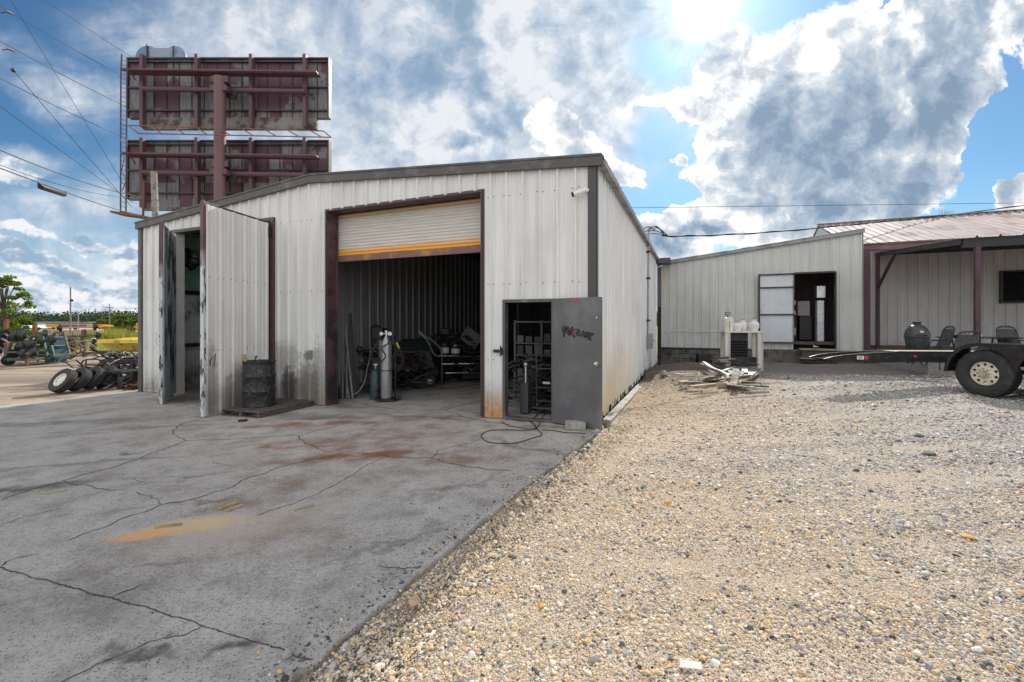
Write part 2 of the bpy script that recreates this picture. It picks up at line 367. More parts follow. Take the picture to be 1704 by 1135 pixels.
def mat_concrete():
    m, t, b, o = new_mat('old_concrete'); x, y, z = t.sep(o)
    n1 = t.noise(o, 0.45, 6, 0.6, 0.4); n2 = t.noise(o, 2.3, 7, 0.68); n3 = t.noise(o, 14, 5, 0.7)
    vo = t.voro(o, 88); agg = vo['Color']; ag = t.sep(agg)[0]
    col = t.mix(t.mr(n1, 0.32, 0.68), (0.36, 0.341, 0.318), (0.435, 0.412, 0.384))
    col = t.mix(t.mr(n2, 0.42, 0.70, 0, 0.8), col, (0.205, 0.185, 0.168)); n4 = t.noise(o, 38, 4, .75); col = t.mix(t.mr(n4, .52, .66, 0, .6), col, (0.16, .15, .14)); col = t.mix(t.mr(n4, .46, .34, 0, .4), col, (0.46, .45, .43))
    col = t.mix(t.mr(n3, 0.56, 0.72, 0, 0.5), col, (0.13, 0.125, 0.12))
    # exposed stones in the paste
    col = t.mix(t.math('MULTIPLY', t.mr(ag, 0.82, 0.86), t.mr(vo['Distance'], 0.25, 0.42, 0.7, 0)), col, (0.55, 0.53, 0.49))
    col = t.mix(t.math('MULTIPLY', t.mr(ag, 0.20, 0.16), t.mr(vo['Distance'], 0.30, 0.50, 0.85, 0)), col, (0.08, 0.075, 0.075))
    wn = t.vmath('SCALE', t.vmath('SUBTRACT', t.noise(o, 1.3, 5, 0.6, col=True), (0.5, 0.5, 0.5)), 0.9)
    ow = t.vmath('ADD', o, wn)
    def spot(c, rx, ry, rot, src=ow, k=1.0):
        n = t.n.new('ShaderNodeMapping'); n.vector_type = 'TEXTURE'; t.l.new(src, n.inputs[0])
        n.inputs['Location'].default_value = (c[0], c[1], 0); n.inputs['Rotation'].default_value = (0, 0, rot); n.inputs['Scale'].default_value = (rx, ry, 50)
        return t.mr(t.vmath('LENGTH', n.outputs[0]), 0.2, 1.15, k, 0)
    rust = (0.19, 0.088, 0.048)
    for (px, py, rx, ry, rot, k) in ((560, 760, 1.3, .28, .2, .75), (640, 752, 1.1, .22, .1, .8), (500, 700, 1.6, .25, .1, .8), (640, 705, 1.2, .4, -.3, .65), (730, 690, 1.2, .35, .0, .55), (300, 830, .6, .1, .3, .8),
                                     (545, 690, .9, .2, .0, .8), (460, 735, .8, .12, .1, .7), (600, 730, 1.8, .6, .2, .55), (520, 800, 1.0, .25, .2, .4), (690, 760, 1.4, .3, -.2, .45), (450, 830, .8, .2, .3, .4), (780, 760, 1.0, .3, .2, .4), (440, 900, 1.2, .3, .3, .3)):
        g = G(px, py); s_ = spot(g, rx, ry, rot, k=k); s_ = t.math('MULTIPLY', s_, t.mr(n2, 0.3, 0.6))
        col = t.mix(s_, col, rust)
    for (px, py, rx, ry, rot, k) in ((880, 745, 1.4, .10, -.75, .6), (60, 800, .9, .12, .3, .8), (120, 690, 2.5, .3, .1, .5), (255, 1060, .22, .06, .3, .9), (20, 800, .5, .12, .2, .8), (270, 925, .3, .05, .2, .5),
                                     (228, 743, .22, .08, 0, .95), (405, 1045, .2, .05, .4, .85), (400, 665, 1.2, .5, 0, .7), (930, 712, 1.0, .12, -.4, .6), (330, 655, 1.9, .7, -.4, .85), (50, 1000, .9, .5, 0, .35), (430, 1045, .16, .05, .3, .8), (500, 685, 1.6, .3, -.3, .6), (560, 668, 1.2, .3, -.3, .7), (700, 690, 1.5, .12, -.3, .6), (150, 760, 1.5, .1, .3, .5), (340, 780, .5, .06, .3, .6), (640, 900, .6, .05, .6, .5), (780, 800, .9, .07, .7, .5), (270, 700, 1.6, .15, .2, .5)):
        g = G(px, py); s_ = spot(g, rx, ry, rot, k=k); s_ = t.math('MULTIPLY', s_, t.mr(n3, 0.3, 0.6, .4, 1))
        col = t.mix(s_, col, (0.075, 0.07, 0.068))
    # spilled orange sand
    ow2 = t.vmath('ADD', o, t.vmath('SCALE', wn, 0.22))
    a = G(240, 882); bb = G(330, 868)
    s1 = spot(a, .30, .085, .25, ow2, .95); s2 = spot(G(315, 868), .55, .19, .25, ow2, .8); s3 = spot(G(400, 875), .9, .34, .5, ow2, .5)
    gr = t.mr(t.noise(o, 70, 4, .7), .25, .55, .55, 1)
    col = t.mix(t.math('MULTIPLY', s3, gr), col, (0.42, 0.34, 0.26)); col = t.mix(t.math('MULTIPLY', s2, gr), col, (0.60, 0.43, 0.23)); col = t.mix(t.math('MULTIPLY', s1, gr), col, (0.66, 0.33, 0.12))
    t.put(b.inputs['Base Color'], col); t.put(b.inputs['Roughness'], t.mr(n2, .3, .7, .68, .9, False)); b.inputs['Specular IOR Level'].default_value = 0.35
    h = t.math('ADD', t.math('MULTIPLY', n3, .5), t.math('MULTIPLY', t.mr(vo['Distance'], 0, .5, 1, 0), .35))
    h = t.math('ADD', h, t.math('MULTIPLY', n2, 1.2))
    bump(t, b, h, 0.45, 0.008)
    return m

def mat_ground():
    m, t, b, o = new_mat('gravel_and_grass'); x, y, z = t.sep(o)
    # distance along the facade axis of the workshop
    lx = t.math('ADD', t.math('MULTIPLY', t.math('SUBTRACT', x, CO.x), ex.x), t.math('MULTIPLY', t.math('SUBTRACT', y, CO.y), ex.y))
    ly = t.math('ADD', t.math('MULTIPLY', t.math('SUBTRACT', x, CO.x), ey.x), t.math('MULTIPLY', t.math('SUBTRACT', y, CO.y), ey.y))
    pal = [(0.0, (0.055, 0.05, 0.05)), (0.10, (0.13, 0.125, 0.125)), (0.25, (0.25, 0.235, 0.22)), (0.42, (0.40, 0.36, 0.31)), (0.55, (0.50, 0.40, 0.28)), (0.66, (0.32, 0.30, 0.29)), (0.8, (0.60, 0.56, 0.50)), (0.9, (0.50, 0.27, 0.09)), (1.0, (0.68, 0.66, 0.62))]
    pg = [(0.0, (0.06, 0.06, 0.06)), (0.15, (0.15, 0.15, 0.15)), (0.4, (0.30, 0.29, 0.28)), (0.6, (0.42, 0.40, 0.37)), (0.8, (0.24, 0.23, 0.22)), (0.92, (0.50, 0.36, 0.2)), (1.0, (0.62, 0.6, 0.57))]
    ow = t.vmath('ADD', o, t.vmath('SCALE', t.noise(o, 20, 2, .5, col=True), .03))
    v1 = t.voro(ow, 78); v2 = t.voro(ow, 27); v3 = t.voro(ow, 135)
    r1 = t.sep(v1['Color'])[0]; r2 = t.sep(v2['Color'])[1]; r3 = t.sep(v3['Color'])[0]
    big = t.noise(o, 0.55, 4, .55, .6); patch = t.noise(o, 1.7, 4, .6)
    greym = t.mr(t.math('ADD', t.math('ADD', lx, t.math('MULTIPLY', ly, .18)), t.math('MULTIPLY', big, 3)), 2.4, 6.8)
    c1 = t.mix(greym, t.ramp(r1, pal), t.ramp(r1, pg)); c3 = t.mix(greym, t.ramp(r3, pal), t.ramp(r3, pg)); c2 = t.mix(greym, t.ramp(r2, pal), t.ramp(r2, pg))
    n9 = t.noise(o, 90, 3, .7); sand = t.mix(t.mr(patch, .35, .65), (0.57, 0.455, 0.335), (0.49, 0.385, 0.28)); sand = t.mix(greym, sand, (0.46, 0.425, 0.40)); sand = t.mix(t.mr(n9, .5, .68, 0, .8), sand, (0.17, .135, .11)); sand = t.mix(t.mr(n9, .45, .3, 0, .6), sand, (0.70, .635, .55))
    col = t.mix(t.mr(v3['Distance'], .25, .55), c3, sand)
    col = t.mix(t.mr(patch, .30, .60, .2, 0), col, sand)
    stones = t.math('MULTIPLY', t.mr(v1['Distance'], .38, .52, 1, 0), t.mr(patch, .62, .35, .25, 1))
    col = t.mix(stones, col, c1)
    st2 = t.math('MULTIPLY', t.mr(v2['Distance'], .30, .40, 1, 0), t.mr(r1, .55, .6))
    st2 = t.math('MULTIPLY', st2, t.mr(t.sep(v2['Color'])[2], .55, .6))
    col = t.mix(st2, col, c2)
    # yellow-brown bark litter by the kerb and dark soil along the slab
    lit = t.math('MULTIPLY', t.mr(lx, .2, 3.6, 1, 0), t.mr(ly, 0.2, 2.5))
    lit = t.math('MULTIPLY', lit, t.mr(ly, 12, 7))
    col = t.mix(t.math('MULTIPLY', lit, .65), col, t.mix(t.mr(r3, .3, .7), (0.40, 0.26, 0.10), (0.14, 0.10, 0.06)))
    soil = t.mr(t.math('ADD', lx, t.math('MULTIPLY', t.math('SUBTRACT', patch, .5), .5)), .02, .22, .85, 0)
    soil = t.math('MULTIPLY', soil, t.mr(ly, -2.6, -1.2)); soil = t.math('MULTIPLY', soil, t.mr(lx, -.6, -.4))
    col = t.mix(soil, col, t.mix(r3, (0.05, 0.045, 0.042), (0.13, 0.11, 0.1)))
    shade_dirt = t.math('MULTIPLY', t.mr(t.math('ADD', ly, t.math('MULTIPLY', big, 2)), 6.5, 9.5, 0, .65), t.mr(lx, -.5, .5))  # dirt darkened to paint the shed's shadow band; mound's dark earth joins below
    shade_dirt = t.math('MULTIPLY', shade_dirt, t.mr(y, 40, 30)); md = t.vmath('LENGTH', t.vmath('MULTIPLY', t.vmath('SUBTRACT', o, (5.0, 13.6, 0.0)), (.30, .27, 0))); shade_dirt = t.math('MAXIMUM', shade_dirt, t.mr(t.math('ADD', md, t.math('MULTIPLY', patch, .5)), 1.35, .75, 0, .85)); col = t.mix(shade_dirt, col, t.mix(r1, (0.045, 0.038, 0.036), (0.15, 0.115, 0.105)))
    # worn wheel ruts of finer grit
    track = t.mr(t.noise(t.mapping(o, (.22, 1.3, 1), (0, 0, R(18))), 1.0, 4, .6, .3), .55, .68, 0, .3)
    col = t.mix(track, col, t.mix(greym, (0.40, 0.31, 0.22), (0.32, 0.29, 0.25)))
    # left yard: pinkish dirt drive with dark bands
    yd = t.mr(lx, -13.5, -12.6, 1, 0)
    dirt = t.mix(t.mr(t.noise(t.mapping(o, (.12, .8, 1), (0, 0, R(6))), 1.2, 6, .6), .4, .65), (0.43, 0.34, 0.265), (0.20, 0.165, 0.14))
    dirt = t.mix(t.mr(r1, .6, .9, 0, .5), dirt, (0.5, 0.42, 0.3))
    col = t.mix(yd, col, dirt)
    gn = t.noise(o, .35, 5, .6)
    gm = t.mr(t.math('ADD', y, t.math('MULTIPLY', gn, 5)), 28.5, 30.0)
    gn2 = t.noise(t.mapping(o, (.4, 1.6, 1)), .5, 6, .65)
    grass = t.mix(t.mr(gn2, .35, .65), (0.17, 0.21, 0.035), (0.34, 0.33, 0.07)); grass = t.mix(t.mr(t.noise(o, 6, 3, .6), .4, .7, 0, .6), grass, (0.09, 0.14, 0.03))
    col = t.mix(gm, col, grass)
    t.put(b.inputs['Base Color'], col); b.inputs['Roughness'].default_value = .86; b.inputs['Specular IOR Level'].default_value = .25
    h = t.math('ADD', t.math('MULTIPLY', t.mr(v1['Distance'], 0, .5, 1, 0), 1.0), t.math('MULTIPLY', t.mr(v3['Distance'], 0, .5, 1, 0), .5))
    h = t.math('ADD', h, t.math('MULTIPLY', st2, 1.2)); h = t.math('ADD', h, t.math('MULTIPLY', patch, 1.5))
    bump(t, b, h, .9, .012)
    return m

def mat_leaf(name, a, bcol, trans=0.35):
    m, t, b, o = new_mat(name)
    geo = t.n.new('ShaderNodeNewGeometry'); n = t.noise(o, 1.2, 3, .5)
    f = t.math('ADD', t.math('MULTIPLY', geo.outputs['Random Per Island'], .6), t.math('MULTIPLY', n, .5))
    t.put(b.inputs['Base Color'], t.mix(t.mr(f, .25, .85), a, bcol)); b.inputs['Roughness'].default_value = .7; b.inputs['Specular IOR Level'].default_value = .12
    tr = t.n.new('ShaderNodeBsdfTranslucent'); t.put(tr.inputs[0], t.vmath('MULTIPLY', t.mix(t.mr(f, .25, .85), a, bcol), (1.5, 1.7, .6)))
    ms = t.n.new('ShaderNodeMixShader'); ms.inputs[0].default_value = trans
    t.l.new(b.outputs[0], ms.inputs[1]); t.l.new(tr.outputs[0], ms.inputs[2])
    t.l.new(ms.outputs[0], m.node_tree.nodes['Material Output'].inputs[0]); return m

SID = (0.745, 0.745, 0.735)
m_side_front = mat_siding('painted_siding_front', SID, .75, rustx=((-1.83, .22, .55, .95), (-6.1, .5, .5, .3), (-9.9, .3, .3, .3)))
m_side_right = mat_siding('painted_siding_side', (0.71, 0.72, 0.72), .12, side=True)
m_side_back = mat_siding('painted_siding_shed', (0.60, 0.60, 0.575), .12)
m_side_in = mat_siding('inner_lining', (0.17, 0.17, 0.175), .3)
m_panel_in = mat_siding('bay_lining', (0.74, 0.78, 0.78), .9)
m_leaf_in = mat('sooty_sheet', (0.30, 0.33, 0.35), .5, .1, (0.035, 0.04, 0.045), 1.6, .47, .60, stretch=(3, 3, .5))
m_trim = mat('weathered_grey_trim', (0.085, 0.082, 0.08), .55, .1, (0.14, 0.135, 0.13), 4, var=.12)
m_trim2 = mat('charcoal_trim', (0.065, 0.066, 0.07), .5, .1, var=.15)
m_roofm = mat('galvanised_roof', (0.30, 0.29, 0.285), .5, .35, (0.20, 0.19, 0.185), 2.2, var=.15)
m_roofp = mat('faded_red_roof', (0.37, 0.31, 0.305), .6, .1, (0.22, 0.16, 0.155), 1.4, .45, .7, var=.2, stretch=(1, .25, 1))
m_maroon = mat('maroon_steel', (0.115, 0.055, 0.06), .55, .2, (0.06, 0.04, 0.04), 5, .5, .7)
m_purple = mat('dark_plum_steel', (0.085, 0.04, 0.055), .5, .2, (0.05, 0.03, 0.03), 4, .5, .7)
m_rustst = mat('rusty_steel', (0.22, 0.085, 0.04), .8, .1, (0.10, 0.05, 0.035), 8, .45, .65)
m_black = mat('black_paint', (0.018, 0.018, 0.02), .45, .1, (0.05, 0.048, 0.048), 9, .52, .7)
m_blackg = mat('black_gloss_paint', (0.012, 0.012, 0.014), .22, .0, (0.04, 0.038, 0.036), 5, .55, .75, bst=.08)
m_darkst = mat('dark_steel', (0.05, 0.05, 0.055), .5, .5, (0.09, 0.07, 0.06), 10, .5, .7)
m_steel = mat('grey_steel', (0.36, 0.37, 0.38), .38, .6, (0.22, 0.21, 0.2), 8, .5, .7)
m_alu = mat('bright_metal', (0.62, 0.62, 0.6), .28, .85, (0.45, 0.44, 0.42), 9, .5, .7)
m_rubber = mat('tyre_rubber', (0.028, 0.028, 0.03), .78, 0, (0.06, 0.056, 0.052), 7, .45, .7)
m_white = mat('white_enamel', (0.72, 0.71, 0.68), .4, 0, (0.5, 0.47, 0.42), 5, .55, .8)
m_cream = mat('cream_plastic', (0.70, 0.66, 0.56), .45, 0, (0.5, 0.45, 0.36), 5, .55, .8)
m_doorg = mat('bare_steel_door', (0.112, 0.115, 0.122), .5, .25, (0.17, 0.175, 0.185), 1.7, .45, .75, var=.22, stretch=(1, 1, .8))
m_wood = mat('raw_wood', (0.42, 0.30, 0.17), .8, 0, (0.26, 0.18, 0.1), 9, .45, .7, stretch=(.3, 3, 3))
m_woodg = mat('weathered_wood', (0.30, 0.275, 0.24), .85, 0, (0.14, 0.12, 0.1), 8, .45, .65)
m_wooddk = mat('dark_wood', (0.10, 0.085, 0.075), .85, 0, (0.045, 0.04, 0.037), 8, .45, .65)
m_block = mat('concrete_block', (0.36, 0.34, 0.315), .9, 0, (0.22, 0.205, 0.19), 14, .45, .65, bst=.6)
m_blockd = mat('stained_foundation', (0.15, 0.145, 0.135), .9, 0, (0.055, 0.05, 0.05), 2.5, .42, .62, bst=.6)
m_yellow = mat('yellow_paint', (0.80, 0.60, 0.09), .55, 0, (0.36, 0.15, 0.045), 4, .55, .66)
m_orange = mat('orange_paint', (0.80, 0.30, 0.015), .5, 0, (0.65, 0.24, 0.02), 2, .5, .7)
m_red = mat('red_paint', (0.34, 0.05, 0.035), .5)
m_greenp = mat('green_paint', (0.06, 0.115, 0.07), .55, 0, (0.035, 0.045, 0.035), 3, .46, .62)
m_bluep = mat('blue_paint', (0.045, 0.085, 0.16), .5, 0, (0.03, 0.04, 0.05), 5, .5, .7)
m_tan = mat('tan_block', (0.52, 0.36, 0.23), .85, 0, (0.40, 0.26, 0.17), 1, .45, .65)
m_whiteb = mat('white_sheet', (0.66, 0.68, 0.70), .5, 0, (0.5, 0.52, 0.54), .8, .5, .7)
m_bark = mat('bark', (0.11, 0.085, 0.065), .9, 0, (0.06, 0.048, 0.04), 10, .45, .6, bst=.8)
m_crack = mat('crack_dirt', (0.045, 0.038, 0.034), .95, 0, (0.10, 0.075, 0.055), 4, .5, .65)
m_cable = mat('cable_sheath', (0.02, 0.02, 0.022), .6)
m_hose = mat('hose_rubber', (0.06, 0.034, 0.032), .6)
m_bb = mat('billboard_backing', (0.085, 0.035, 0.05), .6, .1, (0.17, 0.165, 0.165), .85, .50, .60, var=.3)
m_bbs = mat('billboard_steel', (0.115, 0.06, 0.08), .6, .1, (0.11, 0.06, 0.06), 1.5, .45, .7, var=.2)
m_bbg = mat('billboard_skirt', (0.22, 0.21, 0.2), .7, .1, (0.06, 0.045, 0.05), 1.2, .42, .62, var=.3)
m_redp = mat('red_spray', (0.6, 0.02, 0.07), .6)
m_leafg = mat_leaf('tree_leaves', (0.07, 0.11, 0.025), (0.18, 0.22, 0.05), .45)
m_leafd = mat_leaf('wood_leaves', (0.032, 0.05, 0.032), (0.048, 0.075, 0.04), .05)
m_leafy = mat_leaf('hedge_leaves', (0.08, 0.11, 0.025), (0.17, 0.20, 0.05))
m_blade = mat_leaf('grass_blades', (0.16, 0.19, 0.04), (0.36, 0.32, 0.10), .3)
m_conc = mat_concrete(); m_ground = mat_ground()

# ------------------------------------------------------------------ ground sheet
def build_ground():
    def axis(segs):
        r = []
        for a, b, st in segs: r += list(np.arange(a, b, st))
        return r
    xs = axis([(-3000, -600, 400), (-600, -100, 60), (-100, -30, 6), (-30, -4, .8), (-4, -1.5, .12), (-1.5, 9, .05), (9, 20, .3), (20, 60, 4), (60, 600, 60), (600, 3001, 400)])
    ysv = axis([(-300, -20, 40), (-20, 0, 2), (0, 1.2, .3), (1.2, 9, .05), (9, 20, .12), (20, 60, 2), (60, 600, 30), (600, 4001, 340)])
    nx, ny = len(xs), len(ysv); V = np.zeros((ny, nx, 3)); V[:, :, 0] = np.array(xs)[None]; V[:, :, 1] = np.array(ysv)[:, None]
    for j, Y in enumerate(ysv):
        for i, X in enumerate(xs):
            lx, ly = toL(X, Y); z = hz(X, Y)
            e = slab_edge(ly)
            if ly < 0.2:
                if -12.75 < lx < e - 0.03: z = slab_z(lx) - 0.12
                elif lx >= e - 0.03: z += -0.045 * (1 - sm((lx - e - .05) / 0.5)) + 0.02 * noise.noise(Vector((X * 3, Y * 3, 8))) * (1 - sm((lx - e) / .5))
            elif -12.75 < lx < 0.02 and ly < 11.9: z = slab_z(lx) - 0.2
            V[j, i, 2] = z
    me = bpy.data.meshes.new('ground'); idx = np.arange(ny * nx).reshape(ny, nx)
    fc = np.stack([idx[:-1, :-1], idx[:-1, 1:], idx[1:, 1:], idx[1:, :-1]], -1).reshape(-1, 4)
    me.from_pydata(V.reshape(-1, 3).tolist(), [], fc.tolist()); me.polygons.foreach_set('use_smooth', [True] * len(me.polygons))
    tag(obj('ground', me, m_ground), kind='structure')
build_ground()

def build_slab():
    ys = [-16 + .08 * i for i in range(int(16.2 / .08))] + [0.3, 2, 4, 6, 8, 10, 11.75]
    mb = MB(); rows = []
    for ly in ys:
        if ly <= 0.2:
            e = slab_edge(ly) + 0.045 * noise.noise(Vector((0, ly * 2.3, 0))) + 0.03 * noise.noise(Vector((4, ly * 7, 0)))
            if abs(ly + 5.42) < .05: e -= .05
        else: e = -0.02
        cols = [-12.75, -9, -6, -4, -2, -1, e - .3, e - .05, e - .012, e, e + .004, e + .006]
        row = []
        for k, x in enumerate(cols):
            z = slab_z(x)
            if k == 9: z -= .008
            if k == 10: z -= .03
            if k == 11: z -= .16
            row.append(L(x, ly, z))
        rows.append(row)
    n = len(rows[0]); vs = [v for r in rows for v in r]
    fs = [(j * n + i, j * n + i + 1, (j + 1) * n + i + 1, (j + 1) * n + i) for j in range(len(rows) - 1) for i in range(n - 1)]
    mb.add(vs, fs)
    s = tag(mb.build('concrete_slab', m_conc, smooth=True, angle=60), kind='structure')
    # cracks and joints: traced runs laid on the slab
    C = [([(0, 548), (200, 610), (400, 668), (540, 710), (680, 758), (850, 815), (1040, 880)], .013),
         ([(0, 330), (100, 297), (200, 268), (300, 240), (400, 215), (480, 185), (560, 158), (620, 135), (590, 120), (575, 100), (600, 78), (680, 55)], .020),
         ([(170, 945), (300, 895), (400, 850), (500, 815), (600, 780), (680, 755)], .012),
         ([(230, 475), (330, 430), (450, 385), (540, 352), (640, 335), (760, 300), (840, 262), (900, 240), (960, 220), (1050, 205), (1150, 183), (1240, 187), (1300, 200), (1430, 207), (1500, 225), (1600, 245), (1700, 255)], .018),
         ([(620, 135), (740, 132), (900, 125), (990, 122), (1060, 105), (1150, 85), (1200, 68), (1330, 45)], .018),
         ([(990, 122), (1010, 150), (1060, 165), (1100, 185)], .018), ([(860, 395), (950, 365), (1050, 325), (1130, 290), (1180, 250), (1240, 215), (1290, 200)], .012),
         ([(1430, 207), (1460, 180), (1530, 165), (1600, 145)], .014), ([(200, 268), (280, 285), (350, 298), (420, 300)], .012), ([(540, 352), (500, 325), (450, 308)], .01),
         ([(0, 415), (80, 390), (180, 365), (225, 360)], .010), ([(370, 655), (410, 630), (470, 608)], .012), ([(230, 560), (300, 540), (360, 525)], .007),
         ([(0, 118), (150, 100), (300, 105), (450, 95)], .014), ([(1165, 10), (1330, 40), (1480, 40), (1600, 12)], .035), ([(1480, 40), (1540, 65), (1640, 88), (1700, 96)], .03),
         ([(640, 335), (700, 345), (640, 362)], .008), ([(700, 210), (800, 225), (850, 208)], .008), ([(0, 548), (60, 530), (125, 515)], .012), ([(420, 260), (500, 278), (620, 272)], .008), ([(1255, 562), (1300, 572), (1345, 574), (1400, 560)], .012)]
    mb = MB()
    for k, (pts, w) in enumerate(C):
        g = [G(x / 2, 660 + y / 2, -0.005 if y > 540 else -0.03) for x, y in pts]; line = []
        for a, b in zip(g, g[1:]):
            nseg = max(2, int((b - a).length / .022))
            for i in range(nseg): line.append(a.lerp(b, i / nseg))
        line.append(g[-1]); vs = []; fs = []
        for i, p in enumerate(line):
            q = line[min(i + 1, len(line) - 1)] - line[max(0, i - 1)]; d = Vector((-q.y, q.x, 0)).normalized()
            j1 = noise.noise(Vector((p.x * 6, p.y * 6, k * 3.1))); j2 = noise.noise(Vector((p.x * 21, p.y * 21, k + 9)))
            j3 = noise.noise(Vector((p.x * 48, p.y * 48, k + 3))); c = p + d * (.05 * j1 + .022 * j2 + .008 * j3) * (0.35 if k == 0 else 1); ww = w * (.45 + 1.0 * abs(j3) + .5 * abs(j2) + .35 * noise.noise(Vector((p.x * 2, p.y * 2, 5)))) * .8
            if i in (0, len(line) - 1): ww *= .2
            lx, ly = toL(c.x, c.y)
            for sgn in (-1, 1):
                v = c + d * sgn * ww / 2; v.z = slab_z(lx) + .003; vs.append(v)
        fs = [(2 * i, 2 * i + 1, 2 * i + 3, 2 * i + 2) for i in range(len(line) - 1)]
        mb.add(vs, fs)
    tag(mb.build('pavement_cracks', m_crack, s), kind='structure')
build_slab()

# ------------------------------------------------------------------ sheet-metal walls
def prof_d(u, pitch, h, phase):
    p = (u - phase) % pitch
    if p > pitch / 2: p -= pitch
    a = abs(p)
    if a <= .014: return h
    if a <= .036: return h * (1 - (a - .014) / .022)
    q = abs(a - pitch / 3)
    return .005 if q < .008 else (.005 * (1 - (q - .008) / .01) if q < .018 else 0.0)
def siding(mb, mp, u0, u1, zb, zt, openings=(), pitch=.305, h=.032, phase=0.0, breaks=()):
    us = {round(u0, 4), round(u1, 4)} | {round(b, 4) for b in breaks}
    k0 = math.floor((u0 - phase) / pitch) - 1; k1 = math.ceil((u1 - phase) / pitch) + 1
    for k in range(k0, k1 + 1):
        c = phase + k * pitch
        for o in (-.036, -.014, .014, .036, pitch / 3 - .018, pitch / 3 - .008, pitch / 3 + .008, pitch / 3 + .018, 2 * pitch / 3 - .018, 2 * pitch / 3 - .008, 2 * pitch / 3 + .008, 2 * pitch / 3 + .018):
            if u0 < c + o < u1: us.add(round(c + o, 4))
    for (a, b, c, d) in openings:
        for v in (a, b):
            if u0 < v < u1: us.add(round(v, 4))
    us = sorted(us)
    fb = zb if callable(zb) else (lambda u: zb); ft = zt if callable(zt) else (lambda u: zt)
    for a, b in zip(us, us[1:]):
        if b - a < 1e-5: continue
        mid = (a + b) / 2; iv = [[None, None]]
        ops = sorted([(c, d) for (x0, x1, c, d) in openings if x0 < mid < x1])
        lo = ('f', 0); seg = []; cur = None
        for c, d in ops:
            if cur is None and c > fb(mid): seg.append((None, c))
            elif cur is not None: seg.append((cur, c))
            cur = d
        seg.append((cur, None))
        da, db = prof_d(a, pitch, h, phase), prof_d(b, pitch, h, phase)
        for lo, hi in seg:
            za0 = fb(a) if lo is None else lo; zb0 = fb(b) if lo is None else lo
            za1 = ft(a) if hi is None else hi; zb1 = ft(b) if hi is None else hi
            if za1 - za0 < 1e-3: continue
            mb.add([mp(a, da, za0), mp(b, db, zb0), mp(b, db, zb1), mp(a, da, za1)], [(0, 1, 2, 3)])
    return mb
def fasteners(mb, mp, u0, u1, zs, openings, pitch=.305, phase=0.0, both=True, r=.009):
    mb.cur = 1; k = math.ceil((u0 - phase) / pitch)
    while phase + k * pitch < u1:
        for off in ((-.055, .055) if both else (.055,)):
            u = phase + k * pitch + off
            for z in zs:
                z2 = z + random.uniform(-.012, .012)
                if u0 + .02 < u < u1 - .02 and not any(a - .03 < u < b + .03 and c < z2 < d + .03 for a, b, c, d in openings) and random.random() < .93:
                    p = mp(u, 0.001, z2); q = mp(u, .009, z2); mb.cyl(p, q, r, 6)
        k += 1
    return mb

ws = thing('workshop', 'off-white ribbed metal workshop with low gabled roof, half-raised roll-up door and soot at its foot', 'building', CO, TH)
RU = -6.07
def roofz(u): return 4.27 + .47 * (1 - abs(u - RU) / 6.08)
OPF = [(-5.64, -2.04, -1, 3.97), (-1.624, -.709, -1, 2.05), (-10.70, -7.26, -1, 3.92)]
mpF = lambda u, d, z: Vector((u, -d, z))
mb = MB(); siding(mb, mpF, -12.13, -.02, lambda u: slab_z(u) + .012, lambda u: roofz(u) - .03, OPF, breaks=(RU,), phase=-.34, h=.042); fasteners(mb, mpF, -12.1, -.05, (1.0, 2.32, 3.85), OPF, phase=-.34); mb.build('front_wall', [m_side_front, m_darkst], ws)
mpS = lambda u, d, z: Vector((d, u, z))
rr = random.Random(3); jag = {}
def jagb(u):
    k = int(u / .06); jag.setdefault(k, rr.choice((.05, .05, .07, .10, .16, .21)) if u < 9 else .05); return jag[k] - .02
mb = MB(); siding(mb, mpS, .02, 11.8, jagb, 4.24, breaks=[i * .06 + e for i in range(1, 170) for e in (.0001, .0599)]); fasteners(mb, mpS, .1, 11.7, (2.3,), [], both=False); mb.build('side_wall', [m_side_right, m_darkst], ws)
mb = MB(); mb.b2((-.06, .01, -.25), (-.012, 11.8, .3)); mb.build('sill', m_black, ws)
mpB = lambda u, d, z: Vector((u, 11.8 + d, z)); mb = MB(); siding(mb, mpB, -12.13, -.02, -.2, lambda u: roofz(u) - .03, breaks=(RU,)); mb.build('back_wall', m_side_back, ws)
mpL = lambda u, d, z: Vector((-12.15 - d, u, z)); mb = MB(); siding(mb, mpL, .0, 11.8, -.2, 4.25); mb.build('left_wall', m_side_back, ws)
# roof: two slopes of ribbed sheet
for sgn in (1, -1):
    L_ = 6.2; nrm = Vector((sgn * .47, 0, 6.08)).normalized(); dn = Vector((sgn * 6.08, 0, -.47)).normalized()
    mp = lambda u, d, z, s=sgn, n=nrm, q=dn: Vector((RU, u, 4.745)) + q * z + n * (d + .004)
    mb = MB(); siding(mb, mp, -.05, 11.9, 0, L_); mb.build('roof', m_roofm, ws)
mb = MB(); mb.bar((RU - .15, 5.9, 4.775), (RU + .15, 5.9, 4.775), 11.95, .01); mb.build('ridge_cap', m_trim, ws)
for a, b in (((RU, 4.69), (.10, 4.69 - .47 * (RU * -1 + .1) / 6.08)), ((RU, 4.69), (-12.25, 4.69 - .47 * 6.18 / 6.08))):
    mb = MB(); mb.prism([(a[0], -.09, a[1] - .09), (b[0], -.09, b[1] - .09), (b[0], -.09, b[1] + .085), (a[0], -.09, a[1] + .085)], (0, .06, 0))
    mb.prism([(a[0], -.105, a[1] + .06), (b[0], -.105, b[1] + .06), (b[0], -.105, b[1] + .10), (a[0], -.105, a[1] + .10)], (0, .16, 0)); mb.build('rake_trim', m_trim, ws, bevel=.006)
MB().b2((-.135, -.045, .0), (-.001, -.002, 4.22)).build('corner_trim', m_trim2, ws, bevel=.004)
MB().b2((-12.2, -.045, -.2), (-12.06, -.002, 4.2)).build('corner_trim', m_trim, ws, bevel=.004)
